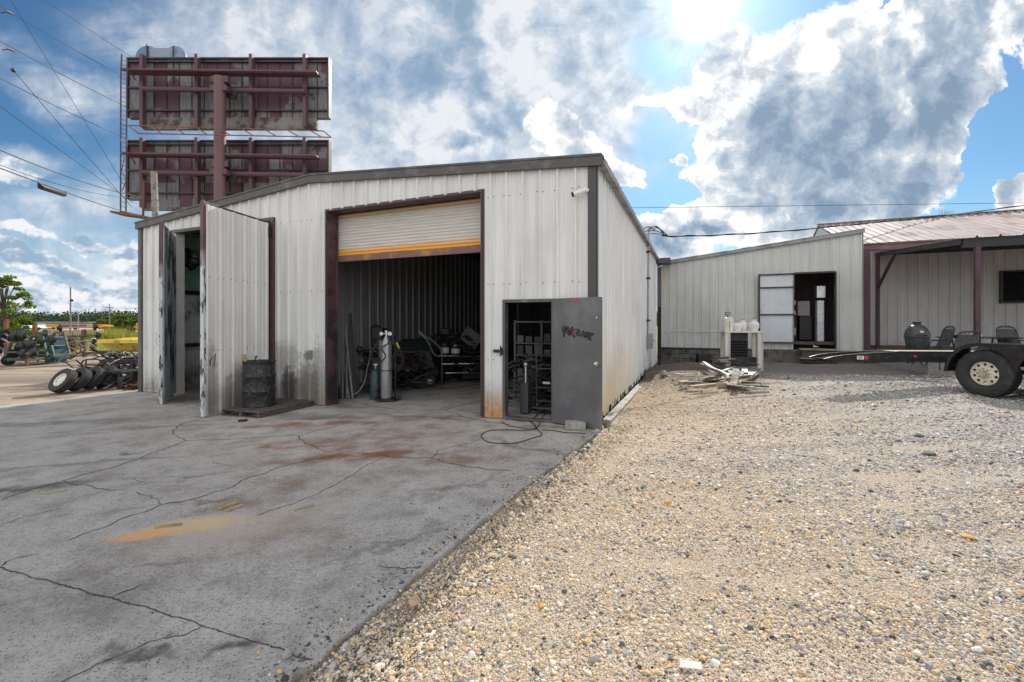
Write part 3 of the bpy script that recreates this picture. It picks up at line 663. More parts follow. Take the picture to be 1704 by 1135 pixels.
mb = MB(); mb.b2((.036, 0, 4.13), (.14, 11.8, 4.145)); mb.b2((.128, 0, 4.145), (.14, 11.8, 4.235)); mb.b2((.036, -.003, 4.145), (.128, .01, 4.235)); mb.build('gutter', m_roofm, ws)
mb = MB(); mb.b2((.02, 11.45, 4.02), (.55, 12.08, 4.24)); mb.build('gutter_box', m_trim, ws, bevel=.01)
mb = MB(); mb.b2((.03, 11.87, 2.3), (.19, 12.02, 4.02)); mb.build('downspout', mat('brown_downspout', (.14, .10, .10), .5), ws, bevel=.01)
mb = MB(); mb.b2((.035, 11.875, .0), (.185, 12.015, 2.3)); mb.tube([(.11, 11.94, .1), (.11, 11.8, -.02), (.13, 11.55, -.06)], .07, 10); mb.build('downspout', m_black, ws, bevel=.01)
# roll-up door
mb = MB(); mb.b2((-5.70, -.012, slab_z(-5.7)), (-5.635, .26, 3.97)); mb.b2((-5.78, .24, slab_z(-5.7)), (-5.60, .256, 3.97)); mb.build('door_jamb', mat('jamb_steel', (.12, .06, .075), .5, .1, (.03, .025, .028), 1.6, .45, .6), ws, bevel=.004)
mb = MB(); mb.b2((-2.045, -.012, -.02), (-1.99, .26, 3.97)); mb.build('door_jamb', m_maroon, ws, bevel=.004)
mb = MB(); mb.b2((-5.70, -.014, 3.965), (-1.99, .26, 4.02)); mb.build('door_header', m_maroon, ws, bevel=.004)
for (a, b) in (((-5.665, -.040, 0), (-5.64, -.012, 4.0)), ((-2.05, -.040, 0), (-2.03, -.012, 4.0)), ((-5.665, -.042, 3.965), (-2.03, -.010, 3.99))): MB().b2(a, b).build('edge_trim', m_trim2, ws)
def m_curtain():
    m, t, b, o = new_mat('roll_up_slats'); x, y, z = t.sep(o); n = t.noise(t.mapping(o, (.6, 1, 6)), 3, 5, .6)
    c = t.vmath('SCALE', (.62, .60, .55), t.mr(n, .3, .7, .85, 1.08, False)); zz = t.math('ADD', z, t.math('MULTIPLY', t.math('SUBTRACT', n, .5), .12))
    c = t.mix(t.mr(zz, 3.84, 3.87), c, (.50, .38, .20)); c = t.mix(t.mr(zz, 3.28, 3.13, 0, 1), c, (.78, .36, .045)); c = t.mix(t.mr(zz, 3.10, 3.05), c, (.34, .12, .03))
    t.put(b.inputs['Base Color'], c); b.inputs['Roughness'].default_value = .4; return m
mb = MB(); nz = 14; zz0, zz1 = 3.07, 3.96; steps = nz * 6; vs = []
for i in range(steps + 1):
    z = zz0 + (zz1 - zz0) * i / steps; d = .30 - .016 * abs(math.sin(math.pi * i / 6)) ** .6
    vs += [Vector((-5.64, d, z)), Vector((-2.02, d, z))]
mb.add(vs, [(2 * i, 2 * i + 1, 2 * i + 3, 2 * i + 2) for i in range(steps)]); rd = mb.build('roll_up_door', m_curtain(), ws, smooth=True, angle=50)
MB().b2((-5.63, .265, 2.95), (-2.03, .315, 3.07)).build('bottom_bar', mat('rusty_bar', (.20, .11, .10), .6, .1, (.4, .2, .08), 3, .5, .7), rd, bevel=.006)
mb = MB(); mb.cyl((-5.7, .55, 4.12), (-1.98, .55, 4.12), .2, 20); mb.build('door_drum', m_trim2, ws, smooth=True)
# door swinging on the right: steel leaf thrown back against the corner
mb = MB()
for (a, b) in (((-1.632, -.03, .0), (-1.585, .12, 2.05)), ((-.75, -.03, .0), (-.702, .12, 2.05)), ((-1.584, -.029, 1.995), (-.751, .12, 2.05)), ((-1.62, -.028, -.01), (-.72, .12, .02))): mb.b2(a, b)
mb.build('door_frame', mat('frame_steel', (.10, .10, .105), .5, .2, (.19, .19, .2), 3, .52, .7), ws, bevel=.004)
dl = MB().b2((0, -.045, .015), (.875, 0, 2.045)).build('door', m_doorg, ws, bevel=.004)
dl['label'] = 'dark grey plain steel door swung back flat'; dang = R(-14.7); dl.location = (-.705, -.035, 0); dl.rotation_euler = (0, 0, dang)
hk = L(-.705, -.035); dw = Vector((math.cos(TH + dang), math.sin(TH + dang), 0))
def on_leaf(cx_, cy_, off=.0465):
    px = 915 + cx_ / 10.32; py = 490 + cy_ / 10.32; k = (px - CX) / F
    nrm = Vector((dw.y, -dw.x, 0)); o = hk + nrm * off
    s = (k * o.y - o.x) / (dw.x - k * dw.y); Yv = o.y + s * dw.y
    return Vector((s, -off, CAMH - (py - HY) / F * Yv))
def strokes(mb, lines, w):
    for n_, ln in enumerate(lines):
        pts = [Vector(p) for p in ln]
        for a, b in zip(pts, pts[1:]):
            d = (b - a); nn = Vector((-d.z, 0, d.x)).normalized() * w / 2; mb.add([a - nn, b - nn, b + nn, a + nn], [(0, 1, 2, 3)])
        for p in pts: mb.add([p + Vector((math.cos(t_) * w / 2, -.0003, math.sin(t_) * w / 2)) for t_ in [i * math.pi / 5 for i in range(10)]], [tuple(range(10))])
mb = MB(); S_ = [[(240, 540), (212, 625), (240, 650), (270, 560), (236, 725), (250, 640), (300, 555), (285, 670)], [(318, 570), (325, 700), (350, 600), (390, 560), (345, 690), (372, 620)], [(375, 600), (372, 700)], [(405, 600), (412, 730), (430, 720)],
     [(445, 605), (500, 610), (512, 640), (455, 660), (470, 705), (530, 700)], [(470, 640), (520, 690)], [(525, 712), (578, 630), (600, 735), (560, 690)], [(610, 735), (620, 655), (655, 650), (650, 700), (615, 700), (660, 745)], [(640, 660), (650, 740)], [(680, 665), (750, 680), (700, 715), (680, 660), (672, 770), (705, 775)], [(690, 700), (690, 760)]]
strokes(mb, [[on_leaf(*p) for p in l] for l in S_], .030); mb.build('spray_lettering', m_black, dl)
mb = MB(); strokes(mb, [[on_leaf(417, 625, .048), on_leaf(388, 692, .048)]], .009); mb.build('red_mark', m_redp, dl)
mb = MB(); strokes(mb, [[on_leaf(430, 118, .048), on_leaf(485, 116, .048)]], .032); mb.build('red_mark', m_redp, dl)
mb = MB(); mb.cyl((.80, -.045, 1.02), (.80, -.075, 1.02), .016, 12); mb.sphere((.80, -.095, 1.02), .030, 8); mb.cyl((.80, -.045, 1.02), (.80, -.052, 1.02), .036, 16); mb.build('handle', m_alu, dl, smooth=True)
mb = MB(); mb.cyl((.80, -.0450, 1.73), (.80, -.050, 1.73), .012, 10); mb.build('bolt', m_alu, dl)
mb = MB(); mb.b2((-1.80, -.05, 1.13), (-1.62, -.036, 1.185)); mb.b2((-1.66, -.075, 1.09), (-1.63, -.036, 1.22)); mb.b2((-1.76, -.058, 1.145), (-1.72, -.05, 1.17)); mb.cyl((-1.655, -.06, 1.07), (-1.655, -.06, 1.25), .012, 8); mb.build('hasp', m_black, ws, bevel=.003)
# big hinged leaves of the left bay
def leaf(hx, ang, w, flip, mface, name_lab):
    H0 = .06; H1 = 4.02
    zo = slab_z(hx) ; o = MB(); mpf = (lambda u, d, z: Vector((u, -.03 - d, z))) if not flip else (lambda u, d, z: Vector((u, .03 + d, z)))
    siding(o, mpf, .03, w - .045, H0, H1 - .04, phase=.10); fasteners(o, mpf, .05, w - .06, (1.27, 2.64), [], phase=.1); g = o.build('door', [mface, m_darkst], ws); g['label'] = name_lab
    g.location = (hx, -.06, zo - .02); g.rotation_euler = (0, 0, ang)
    fr = MB(); s = -1 if not flip else 1
    fr.b2((0, -.028, H0), (.05, .028, H1)); fr.b2((.05, -.028, H1 - .05), (w - .05, .028, H1)); fr.b2((.05, -.028, H0), (w - .05, .028, H0 + .05))
    for z in (1.25, 2.62): fr.b2((.051, -.027, z), (w - .051, .027, z + .05))
    fr.build('door_frame', m_maroon if not flip else m_darkst, g, bevel=.004)
    st = MB(); st.b2((w - .05, -.034, H0 - .01), (w + .012, .034, H1 + .01)); st.b2((w - .012, -.06, H0), (w + .016, -.034, H1)) if not flip else None
    st.build('free_edge', m_edge, g, bevel=.004)
    for z in (.6, 2.1, 3.75): MB().cyl((0, 0, z), (0, 0, z + .16), .03, 10).build('hinge', m_darkst, g)
    return g
def mk_edge():
    m, t, b, o = new_mat('worn_edge_paint'); x, y, z = t.sep(o); n = t.noise(t.mapping(o, (1, 1, .25)), 12, 5, .65); n2 = t.noise(o, 3, 3, .5)
    c = t.mix(t.mr(t.math('ADD', z, n2), 3.3, 3.6), (.56, .60, .64), (.13, .06, .07)); c = t.mix(t.mr(n, .52, .60), c, (.05, .05, .055))
    t.put(b.inputs['Base Color'], c); b.inputs['Roughness'].default_value = .5; return m
m_edge = mk_edge()
lv = Vector((-.28, -1.62, 0)); a1 = math.atan2(lv.y, lv.x) - TH
g1 = leaf(-7.30, a1, 1.70, True, m_side_front, 'pale ribbed leaf with a worn white edge')
lv2 = Vector((.86, -1.48, 0)); a2 = math.atan2(lv2.y, lv2.x) - TH
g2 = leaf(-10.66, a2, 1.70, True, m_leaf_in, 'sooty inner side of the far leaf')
mb = MB(); mb.tube([(1.60, -.03, 1.35), (1.60, -.10, 1.35), (1.60, -.10, 1.62), (1.60, -.03, 1.62)], .012, 8); mb.build('handle', m_white, g2, smooth=True)
mb = MB(); strokes(mb, [[(0, 0, 0), (.045, 0, .20)], [(.10, 0, .0), (.085, 0, .1), (.15, 0, .15)], [(.17, 0, -.02), (.21, 0, .21)]], .018)
mk = mb.build('paint_mark', m_black, g1); mk.rotation_euler = (0, 0, math.pi); mk.location = (1.655, .038, .98)
mb = MB()
for z in (.5, 2.0, 3.4): pass
mb.b2((-7.28, -.05, slab_z(-7.2)), (-7.16, -.003, 3.97)); mb.b2((-7.30, -.02, slab_z(-7.2)), (-7.25, .2, 3.95)); mb.build('door_jamb', m_maroon, ws, bevel=.004)
mb = MB(); mb.b2((-7.33, -.10, 3.55), (-7.2, -.05, 3.78)); mb.build('hinge', m_black, ws, bevel=.004)
mb = MB(); mb.b2((-10.80, -.05, slab_z(-10.7)), (-10.70, -.003, 3.95)); mb.b2((-10.71, -.02, slab_z(-10.7)), (-10.66, .2, 3.92)); mb.build('door_jamb', m_white, ws, bevel=.004)
mb = MB(); mb.b2((-10.80, -.052, 3.91), (-7.16, -.001, 3.99)); mb.b2((-10.7, 0, 3.92), (-7.2, .2, 3.97)); mb.build('door_header', m_trim, ws, bevel=.004)
# inside: partition, lining, columns, ceiling beams
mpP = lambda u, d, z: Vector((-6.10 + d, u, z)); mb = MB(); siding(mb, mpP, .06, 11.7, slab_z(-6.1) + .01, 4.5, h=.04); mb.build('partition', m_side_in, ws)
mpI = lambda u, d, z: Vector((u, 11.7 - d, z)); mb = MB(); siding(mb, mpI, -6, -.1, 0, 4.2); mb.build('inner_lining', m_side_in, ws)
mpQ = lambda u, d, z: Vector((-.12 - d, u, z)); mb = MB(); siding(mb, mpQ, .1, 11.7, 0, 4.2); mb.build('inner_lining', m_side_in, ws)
mpR = lambda u, d, z: Vector((-11.95 + d, u, z)); mb = MB(); siding(mb, mpR, .1, 11.6, -.19, 1.0); mb.build('inner_lining', m_panel_in, ws)
mb = MB(); mb.b2((-11.96, .1, 1.06), (-11.93, 6, 2.45)); mb.build('lining_panel', mat('dirty_white_panel', (.74, .78, .80), .5, 0, (.14, .15, .16), 1.4, .5, .72), ws)
mb = MB(); mb.b2((-11.96, .1, 2.55), (-11.93, 6, 4.1)); mb.build('lining_panel', mat('green_glow_panel', (.36, .68, .56), .5, 0, (.10, .17, .16), 1.2, .5, .75), ws)  # green glow high on the bay wall is painted into this panel's colour
mb = MB()
for z in (.97, 2.47): mb.b2((-11.94, .1, z), (-11.78, 6, z + .09))
mb.build('girt', m_darkst, ws)
mb = MB()
for y in (3.9, 7.8):
    for (a, b) in ((-6.05, -.12), (-11.9, -6.15)): mb.bar((a, y, 4.15), (b, y, 4.15), .15, .25)
    mb.b2((-.35, y - .1, 0), (-.16, y + .1, 4.05))
for x in range(-11, 0): mb.b2((x, .2, 4.02), (x + .06, 11.7, 4.09))
mb.build('beam', m_darkst, ws)

# ------------------------------------------------------------------ shed in the middle
sh = thing('shed', 'low grey-white ribbed shed on dark blocks with a framed panel beside its doorway', 'building', CO, TH)
def sht(u): return 4.12 + (4.93 - 4.12) * (u - .09) / 6.895
OPS = [(4.85, 6.142, -1, 3.47)]
mp2 = lambda u, d, z: Vector((u, 12.2 - d, z))
mb = MB(); siding(mb, mp2, .09, 6.985, .64, lambda u: sht(u) - .02, OPS, pitch=.305, h=.028, phase=.2); fasteners(mb, mp2, .1, 6.95, (.75, 2.2, 3.6), [(3.6, 6.2, -1, 3.5)], both=False, r=.008, phase=.2); mb.build('front_wall', [m_side_back, m_darkst], sh)
mb = MB(); mb.b2((.1, 12.176, 1.27), (3.66, 12.199, 1.285)); mb.build('sheet_lap', m_side_back, sh)
mb = MB(); mb.b2((.05, 12.22, -.5), (6.97, 12.5, .65)); mb.build('footing', m_blockd, sh)
mb = MB()
for r_ in range(4):
    for c_ in range(9):
        x0 = .06 + c_ * .42 + (r_ % 2) * .2; mb.b2((x0, 12.17, -.22 + r_ * .205), (x0 + .40, 12.215, -.22 + r_ * .205 + .19))
mb.build('block_course', m_blockd, sh, bevel=.008)
for (a, b) in (((.1, 12.13, .59), (3.64, 12.21, .64)), ((6.16, 12.14, .57), (6.99, 12.21, .64))): MB().b2(a, b).build('sill', m_darkst, sh)
mpa = lambda u, d, z: Vector((6.985, u, z)); mb = MB(); mb.prism([(6.985, 12.2, .5), (6.985, 19, .5), (6.985, 19, 4.9), (6.985, 12.2, 4.9)], (-.06, 0, 0)); mb.build('end_wall', m_side_back, sh)
mb = MB(); mb.prism([(.09, 18.9, -.2), (6.9, 18.9, -.2), (6.9, 18.9, 4.9), (.09, 18.9, 4.08)], (0, .05, 0)); mb.build('back_wall', m_side_back, sh)
mb = MB(); mb.prism([(.09, 12.25, -.2), (.09, 18.9, -.2), (.09, 18.9, 4.08), (.09, 12.25, 4.08)], (.05, 0, 0)); mb.build('end_wall', m_side_back, sh)
nrm = Vector((-.81, 0, 6.9)).normalized(); dn = Vector((6.9, 0, .81)).normalized()
mp = lambda u, d, z: Vector((.0, u, 4.13)) + dn * z + nrm * (d + .02); mb = MB(); siding(mb, mp, 12.08, 19, 0, 7.03); mb.build('roof', m_roofm, sh)
mb = MB(); mb.prism([(.02, 12.1, 4.02), (7.0, 12.1, 4.84), (7.0, 12.1, 4.99), (.02, 12.1, 4.17)], (0, .06, 0)); mb.build('rake_trim', m_roofm, sh, bevel=.008)
# door panel, framed
dp = MB(); siding(dp, lambda u, d, z: Vector((u, 12.10 - d * .3, z)), 3.72, 4.85, .92, 3.45, h=.02, phase=.1); dpo = dp.build('door', mat('bluish_white_sheet', (.60, .63, .66), .45, 0, (.46, .48, .5), 2, .5, .7), sh)
dpo['label'] = 'bluish white sheet panel in a dark frame'
mb = MB(); mb.b2((3.69, 12.04, .85), (3.745, 12.12, 3.50))
for z in (.88, 1.93, 2.95, 3.44): mb.b2((3.746, 12.045, z), (4.87, 12.09, z + .05))
mb.build('door_frame', m_darkst, dpo, bevel=.003)
mb = MB(); mb.b2((4.80, 12.10, .9), (4.87, 12.25, 3.5)); mb.b2((6.13, 12.10, .66), (6.17, 12.25, 3.5)); mb.b2((4.87, 12.10, 3.46), (6.13, 12.25, 3.52)); mb.build('door_frame', m_darkst, sh)
mb = MB(); mb.b2((3.9, 12.55, .88), (6.8, 18.8, .93)); mb.b2((4.8, 12.24, .84), (6.16, 12.56, .94)); mb.build('floor', m_wooddk, sh)
mb = MB(); siding(mb, lambda u, d, z: Vector((4.62 + (u - 12.6) * .33 , u, z)), 12.6, 15.5, .93, 4.1, phase=0); mb.build('inner_lining', mat('brown_lining', (.50, .27, .17), .6, 0, (.2, .12, .1), 2, .5, .7), sh)
mb = MB(); siding(mb, lambda u, d, z: Vector((u, 15.6 - d, z)), 4, 6.9, .93, 4.3, phase=0); mb.build('inner_lining', mat('plum_lining', (.17, .11, .13), .6), sh)

# ------------------------------------------------------------------ long building on the right
lb = thing('long_building', 'long grey ribbed building with a faded pink metal roof and a louvred vent', 'building', CO, TH)
mp3 = lambda u, d, z: Vector((u, 14.2 - d, z)); OPL = [(11.55, 12.75, 2.38, 3.46)]
mb = MB(); siding(mb, mp3, 7.2, 22, .78, 4.5, OPL, pitch=.305, h=.03, phase=.1); fasteners(mb, mp3, 7.3, 22, (.9, 1.5, 2.35, 3.7), OPL, both=False, phase=.1, r=.01); mb.build('front_wall', [mat_siding('painted_siding_long', (.58, .56, .54), .1), m_darkst], lb)
mb = MB(); mb.b2((7.0, 14.12, .5), (22, 14.19, .775)); mb.build('base_board', mat('brown_board', (.11, .085, .08), .8), lb, bevel=.005)
mb = MB(); mb.b2((7.0, 14.0, 4.46), (22, 14.1, 4.70)); mb.b2((7.0, 13.96, 4.66), (22, 14.0, 4.72)); mb.build('fascia', mat('maroon_fascia', (.15, .085, .085), .6, 0, (.22, .15, .14), 2, .45, .7), lb, bevel=.005)
ln = math.hypot(5.25, 1.82); dn3 = Vector((0, 5.25, 1.82)).normalized(); nr3 = Vector((0, -1.82, 5.25)).normalized()
mb = MB(); siding(mb, lambda u, d, z: Vector((u, 13.95, 4.70)) + dn3 * z + nr3 * d, 7.15, 22, 0, ln, h=.035, pitch=.305, phase=.05); mb.build('roof', m_roofp, lb)
mb = MB(); siding(mb, lambda u, d, z: Vector((u, 19.2, 6.52)) + Vector((0, 5.25, -1.82)).normalized() * z + Vector((0, 1.82, 5.25)).normalized() * d, 7.15, 22, 0, ln, phase=.05); mb.build('roof', m_roofp, lb)
mb = MB(); mb.bar((7.12, 19.2, 6.57), (22, 19.2, 6.57), .3, .03); mb.build('ridge_cap', m_roofp, lb)
mb = MB(); mb.prism([(7.2, 14.22, .5), (7.2, 24.2, .5), (7.2, 24.2, 4.6), (7.2, 19.2, 6.45), (7.2, 14.22, 4.6)], (.04, 0, 0)); mb.build('gable_wall', m_side_back, lb)
mb = MB(); mb.prism([(22, 14.22, .3), (22, 24.2, .3), (22, 24.2, 4.6), (22, 19.2, 6.45), (22, 14.22, 4.6)], (.04, 0, 0)); mb.build('gable_wall', m_side_back, lb)
mb = MB(); mb.b2((7.2, 24.2, .3), (22, 24.25, 4.6)); mb.build('back_wall', m_side_back, lb)
mb = MB(); mb.b2((11.5, 14.10, 2.34), (11.56, 14.24, 3.50)); mb.b2((12.74, 14.10, 2.34), (12.8, 14.24, 3.50)); mb.b2((11.561, 14.10, 3.44), (12.739, 14.24, 3.50)); mb.b2((11.561, 14.10, 2.34), (12.739, 14.24, 2.40)); vf = mb.build('vent', m_black, lb)
mb = MB()
for i in range(9): mb.box((12.15, 14.16, 2.47 + i * .115), (1.17, .012, .13), (R(-38), 0, 0))
mb.b2((11.56, 14.26, 2.38), (12.74, 14.28, 3.48)); mb.build('louvre', m_black, vf)
MB().b2((6.995, 12.22, .3), (7.19, 12.40, 4.28)).build('corner_post', m_purple, lb, bevel=.006)

cp = thing('metal_awning', 'lean-to metal awning on dark plum steel posts in front of the long building', 'awning', CO, TH)
za = lambda y: 3.86 + (4.37 - 3.86) * (y - 8.14) / 6.06
nr4 = Vector((0, -.51, 6.06)).normalized(); dn4 = Vector((0, 6.06, .51)).normalized(); la = math.hypot(6.0, .51)
mb = MB(); siding(mb, lambda u, d, z: Vector((u, 8.14, za(8.14) + .0)) + dn4 * z + nr4 * d, 7.86, 17.5, 0, la, pitch=.45, h=.05, phase=.1); mb.build('roof', m_roofp, cp)
mb = MB(); mb.bar((7.92, 8.25, za(8.25) - .09), (7.92, 14.1, za(14.1) - .09), .06, .14)
mb.build('beam', m_black, cp)
mb = MB(); mb.b2((7.96, 8.22, za(8.2) - .24), (17.5, 8.32, za(8.2) - .02)); mb.build('beam', m_black, cp)
mb = MB()
for y in (9.6, 11.1, 12.6, 13.9): mb.b2((7.96, y, za(y) - .12), (17.5, y + .06, za(y) - .01))
mb.build('purlin', m_black, cp)
for (x, y, z0) in ((7.90, 13.85, .5), (8.26, 8.27, .3), (13.2, 8.27, .3)): MB().b2((x - .055, y - .055, z0), (x + .055, y + .055, za(y) - (.24 if y < 9 else .09))).build('post', m_purple, cp, bevel=.005)
MB().bar((7.90, 13.80, 3.0), (7.92, 12.35, za(12.35) - .14), .08, .08).build('brace', m_purple, cp)
mb = MB(); mb.b2((7.5, 8.9, .1), (18, 14.1, .47)); 
ps = mb.build('patio_slab', m_block, None); ps.location = CO; ps.rotation_euler = (0, 0, TH); tag(ps, kind='structure')
# kerb strip along the workshop side
mb = MB()
for i in range(40):
    y0 = .25 + i * .24; z0 = .02 - .002 * i; mb.prism([(.05, y0, z0 - .1), (.19, y0, z0 - .1), (.19 + random.uniform(-.01, .01), y0, z0 + .035), (.05, y0, z0 + .045)], (0, .24, -.002))
kb = mb.build('kerb', m_block); kb.location = CO; kb.rotation_euler = (0, 0, TH); tag(kb, kind='structure')

# ------------------------------------------------------------------ helpers for loose things
def GH(px, py, h=0.0):
    d = Vector(((px - CX) / F, 1, -(py - HY) / F)); t = 2.0; st = .05
    while t < 60:
        p = Vector((0, 0, CAMH)) + d * t
        if p.z < hz(p.x, p.y) + h: break
        t += st
    lo, hi = t - st, t
    for _ in range(12):
        m_ = (lo + hi) / 2; p = Vector((0, 0, CAMH)) + d * m_
        if p.z < hz(p.x, p.y) + h: hi = m_
        else: lo = m_
    return p
def wb(mb, name, m, root, **k):    # world-space shapes become a part of an unrotated root
    o = root.location; mb.v = [(v[0] - o[0], v[1] - o[1], v[2] - o[2]) for v in mb.v]; return mb.build(name, m, root, **k)
def solo(mb, name, m, label, cat, base, group=None, rot=None, **k):
    o = mb.build(name, m, None, origin=base, **k)
    return tag(o, label, cat, group)

# ------------------------------------------------------------------ billboard
def mat_bb():
    m, t, b, o = new_mat('billboard_back'); x, y, z = t.sep(o)
    wnn = t.n.new('ShaderNodeTexWhiteNoise'); wnn.noise_dimensions = '2D'
    t.l.new(t.comb(t.math('FLOOR', t.math('DIVIDE', x, .76)), t.math('FLOOR', t.math('DIVIDE', z, 1.45)), 0), wnn.inputs['Vector'])
    r = wnn.outputs['Value']; n = t.noise(o, .8, 5, .6); n2 = t.noise(t.mapping(o, (4, 4, .5)), 2, 5, .6)
    c = t.mix(t.mr(t.math('ADD', t.math('MULTIPLY', r, .5), n), .70, .78), (.085, .032, .052), (.17, .165, .175))
    c = t.mix(t.mr(n2, .45, .7, 0, .7), c, (.05, .035, .042))
    t.put(b.inputs['Base Color'], c); b.inputs['Roughness'].default_value = .6; return m
m_bb2 = mat_bb()
YB = 26.0; bb = thing('billboard', 'large two-tier billboard seen from behind, maroon steel frame on one thick pole', 'billboard', P(366, 560, 25.0) * Vector((1, 1, 0)) if False else (P(366, 500, 25.0).x, 25.0, -.2))
def bx(px0, py0, px1, py1, Y0, Y1):
    a = P(px0, py0, YB); b_ = P(px1, py1, YB); mb = MB(); mb.b2((a.x, Y0, a.z), (b_.x, Y1, b_.z)); return mb
for (y0, y1, k0, k1, kx0, kx1, nm) in ((99, 196, 196, 215, 237, 527, 'upper'), (236, 332, 332, 350, 238, 400, 'lower')):
    wb(bx(215, y0, 546, y1, 26.0, 26.3), 'panel', m_bb2, bb)
    wb(bx(kx0, k0, kx1, k1, 25.97, 26.2), 'skirt', m_bbg if nm == 'upper' else m_bb2, bb)
    mb = MB()
    for i in range(1, 16):
        X = P(215 + i * 20.9, y0, YB).x; mb.b2((X - .015, 25.96, P(0, y1, YB).z), (X + .015, 25.999, P(0, y0, YB).z))
    wb(mb, 'seams', m_black, bb)
    for yy in (y0 + 4, y0 + 47, y0 + 85): wb(bx(216, yy, 545, yy + 2.2, 25.86, 25.955), 'rail', m_darkst, bb)
    mb = MB(); a = P(215, y0, YB); c_ = P(546, y1, YB)
    mb.b2((a.x - .08, 25.9, c_.z), (a.x, 26.3, a.z)); mb.b2((c_.x, 25.9, c_.z), (c_.x + .08, 26.3, a.z)); mb.b2((a.x - .08, 25.9, a.z), (c_.x + .08, 26.3, a.z + .08)); wb(mb, 'frame', m_darkst, bb)
    for px in (245, 335, 424, 512):
        wb(bx(px - 2.6, y0 - 2, px + 2.6, min(k1 + 1, 218 if nm == 'upper' else 348), 25.55, 25.84), 'upright', m_bbs, bb)
    cy = y0 + (50 if nm == 'upper' else 52)
    mb = MB(); mb.cyl(P(238, cy - 1, 25.4), P(508, cy + 3, 25.4), .14, 16); wb(mb, 'cross_pipe', m_bbs, bb, smooth=True)
    wy = y0 + (14 if nm == 'upper' else 17)
    mb = MB(); a = P(203, wy, 24.9); c_ = P(526, wy + 4, 24.9); mb.prism([a, c_, c_ - Vector((0, 0, .09)), a - Vector((0, 0, .09))], (0, .6, 0))
    mb.bar(P(203, wy + 3.5, 25.0), P(526, wy + 8.5, 25.0), .05, .09)
    wb(mb, 'catwalk', m_bbs, bb)
    for px in (225, 335, 424, 512): wb(MB().bar(P(px - 8, wy + 4, 24.95), P(px, wy + 20, 25.5), .05, .05), 'bracket', m_bbs, bb)
    mb = MB(); mb.box(P(366, cy - (17 if nm == 'upper' else 15), 24.95), (.95, .12, .35)); mb.box(P(366, cy - 1, 24.95), (.95, .3, .3)); wb(mb, 'clamp_plate', m_bbs, bb)
    mb = MB(); q = P(382, cy, 25.3); mb.prism([q + Vector((-.25, 0, .5)), q + Vector((.45, 0, -.1)), q + Vector((.3, 0, -.55)), q + Vector((-.2, 0, -.45))], (0, .12, 0)); wb(mb, 'gusset', m_darkst, bb)
mb = MB(); q = P(366, 129, 25.0); mb.cyl((q.x, 25.0, -.2), (q.x, 25.0, q.z), .30, 28); wb(mb, 'pole', mat('pole_maroon', (.15, .08, .085), .55, .1, (.42, .08, .03), .55, .66, .74, var=.15), bb, smooth=True)
# ladder-like working frame between the tiers and the low platform
mb = MB(); mb.bar(P(205, 208.5, 24.3), P(538, 218, 25.7), .05, .05); mb.bar(P(228, 222, 23.6), P(551, 228.5, 25.0), .05, .05); mb.bar(P(538, 218, 25.7), P(551, 228.5, 25.0), .05, .05)
for i in range(9): mb.bar(P(213 + i * 38, 209 + i * 1.1, 24.4 + i * .15), P(232 + i * 38, 222.5 + i * .75, 23.7 + i * .15), .06, .05)
wb(mb, 'service_frame', mat('rust_red_steel', (.24, .10, .085), .7, 0, (.14, .07, .06), 3), bb)
mb = MB(); mb.tube([P(202.5, 90, 24.7), P(201, 120, 24.7), P(200.5, 353, 24.7)], .035, 6); mb.tube([P(212, 96, 24.7), P(211, 140, 24.7), P(209.5, 355, 24.7)], .035, 6)
for i in range(34): yy = 100 + i * 7.6; mb.cyl(P(201.3, yy, 24.7), P(210.8, yy + 2, 24.7), .014, 5)
mb.tube([P(207, 262, 24.6), P(202, 285, 24.6), P(210, 300, 24.6), P(203, 318, 24.6)], .02, 5)
wb(mb, 'ladder', m_maroon, bb)
mb = MB(); a = P(183, 350, 24.3); c_ = P(262, 363, 24.3); mb.prism([a, c_, c_ - Vector((0, 0, .06)), a - Vector((0, 0, .12))], (0, .9, 0)); mb.bar(P(240, 300, 24.9), P(238, 362, 24.9), .08, .08); mb.bar(P(203, 353, 24.4), P(262, 366, 24.4), .08, .14)
wb(mb, 'platform', m_rustst, bb)
# cut-out piece on top
pts = []
for (cx0, rr0, a0, a1) in ((245, 20, 180, 55), (291, 19, 125, 0)):
    for i in range(9): an = R(a0 + (a1 - a0) * i / 8); pts.append(P(cx0 + rr0 * math.cos(an), 97 - 21 * math.sin(an), YB))
mb = MB(); mb.prism(pts, (0, .08, 0)); wb(mb, 'cut_out_top', mat('pale_blue_panel', (.22, .29, .36), .5, 0, (.09, .19, .33), .35, .48, .55), bb)
wb(MB().bar(P(245, 74, 25.95), P(245, 99, 25.95), .08, .08), 'prop', m_darkst, bb); wb(MB().bar(P(288, 76, 25.95), P(288, 140, 25.95), .04, .04), 'prop', m_darkst, bb)

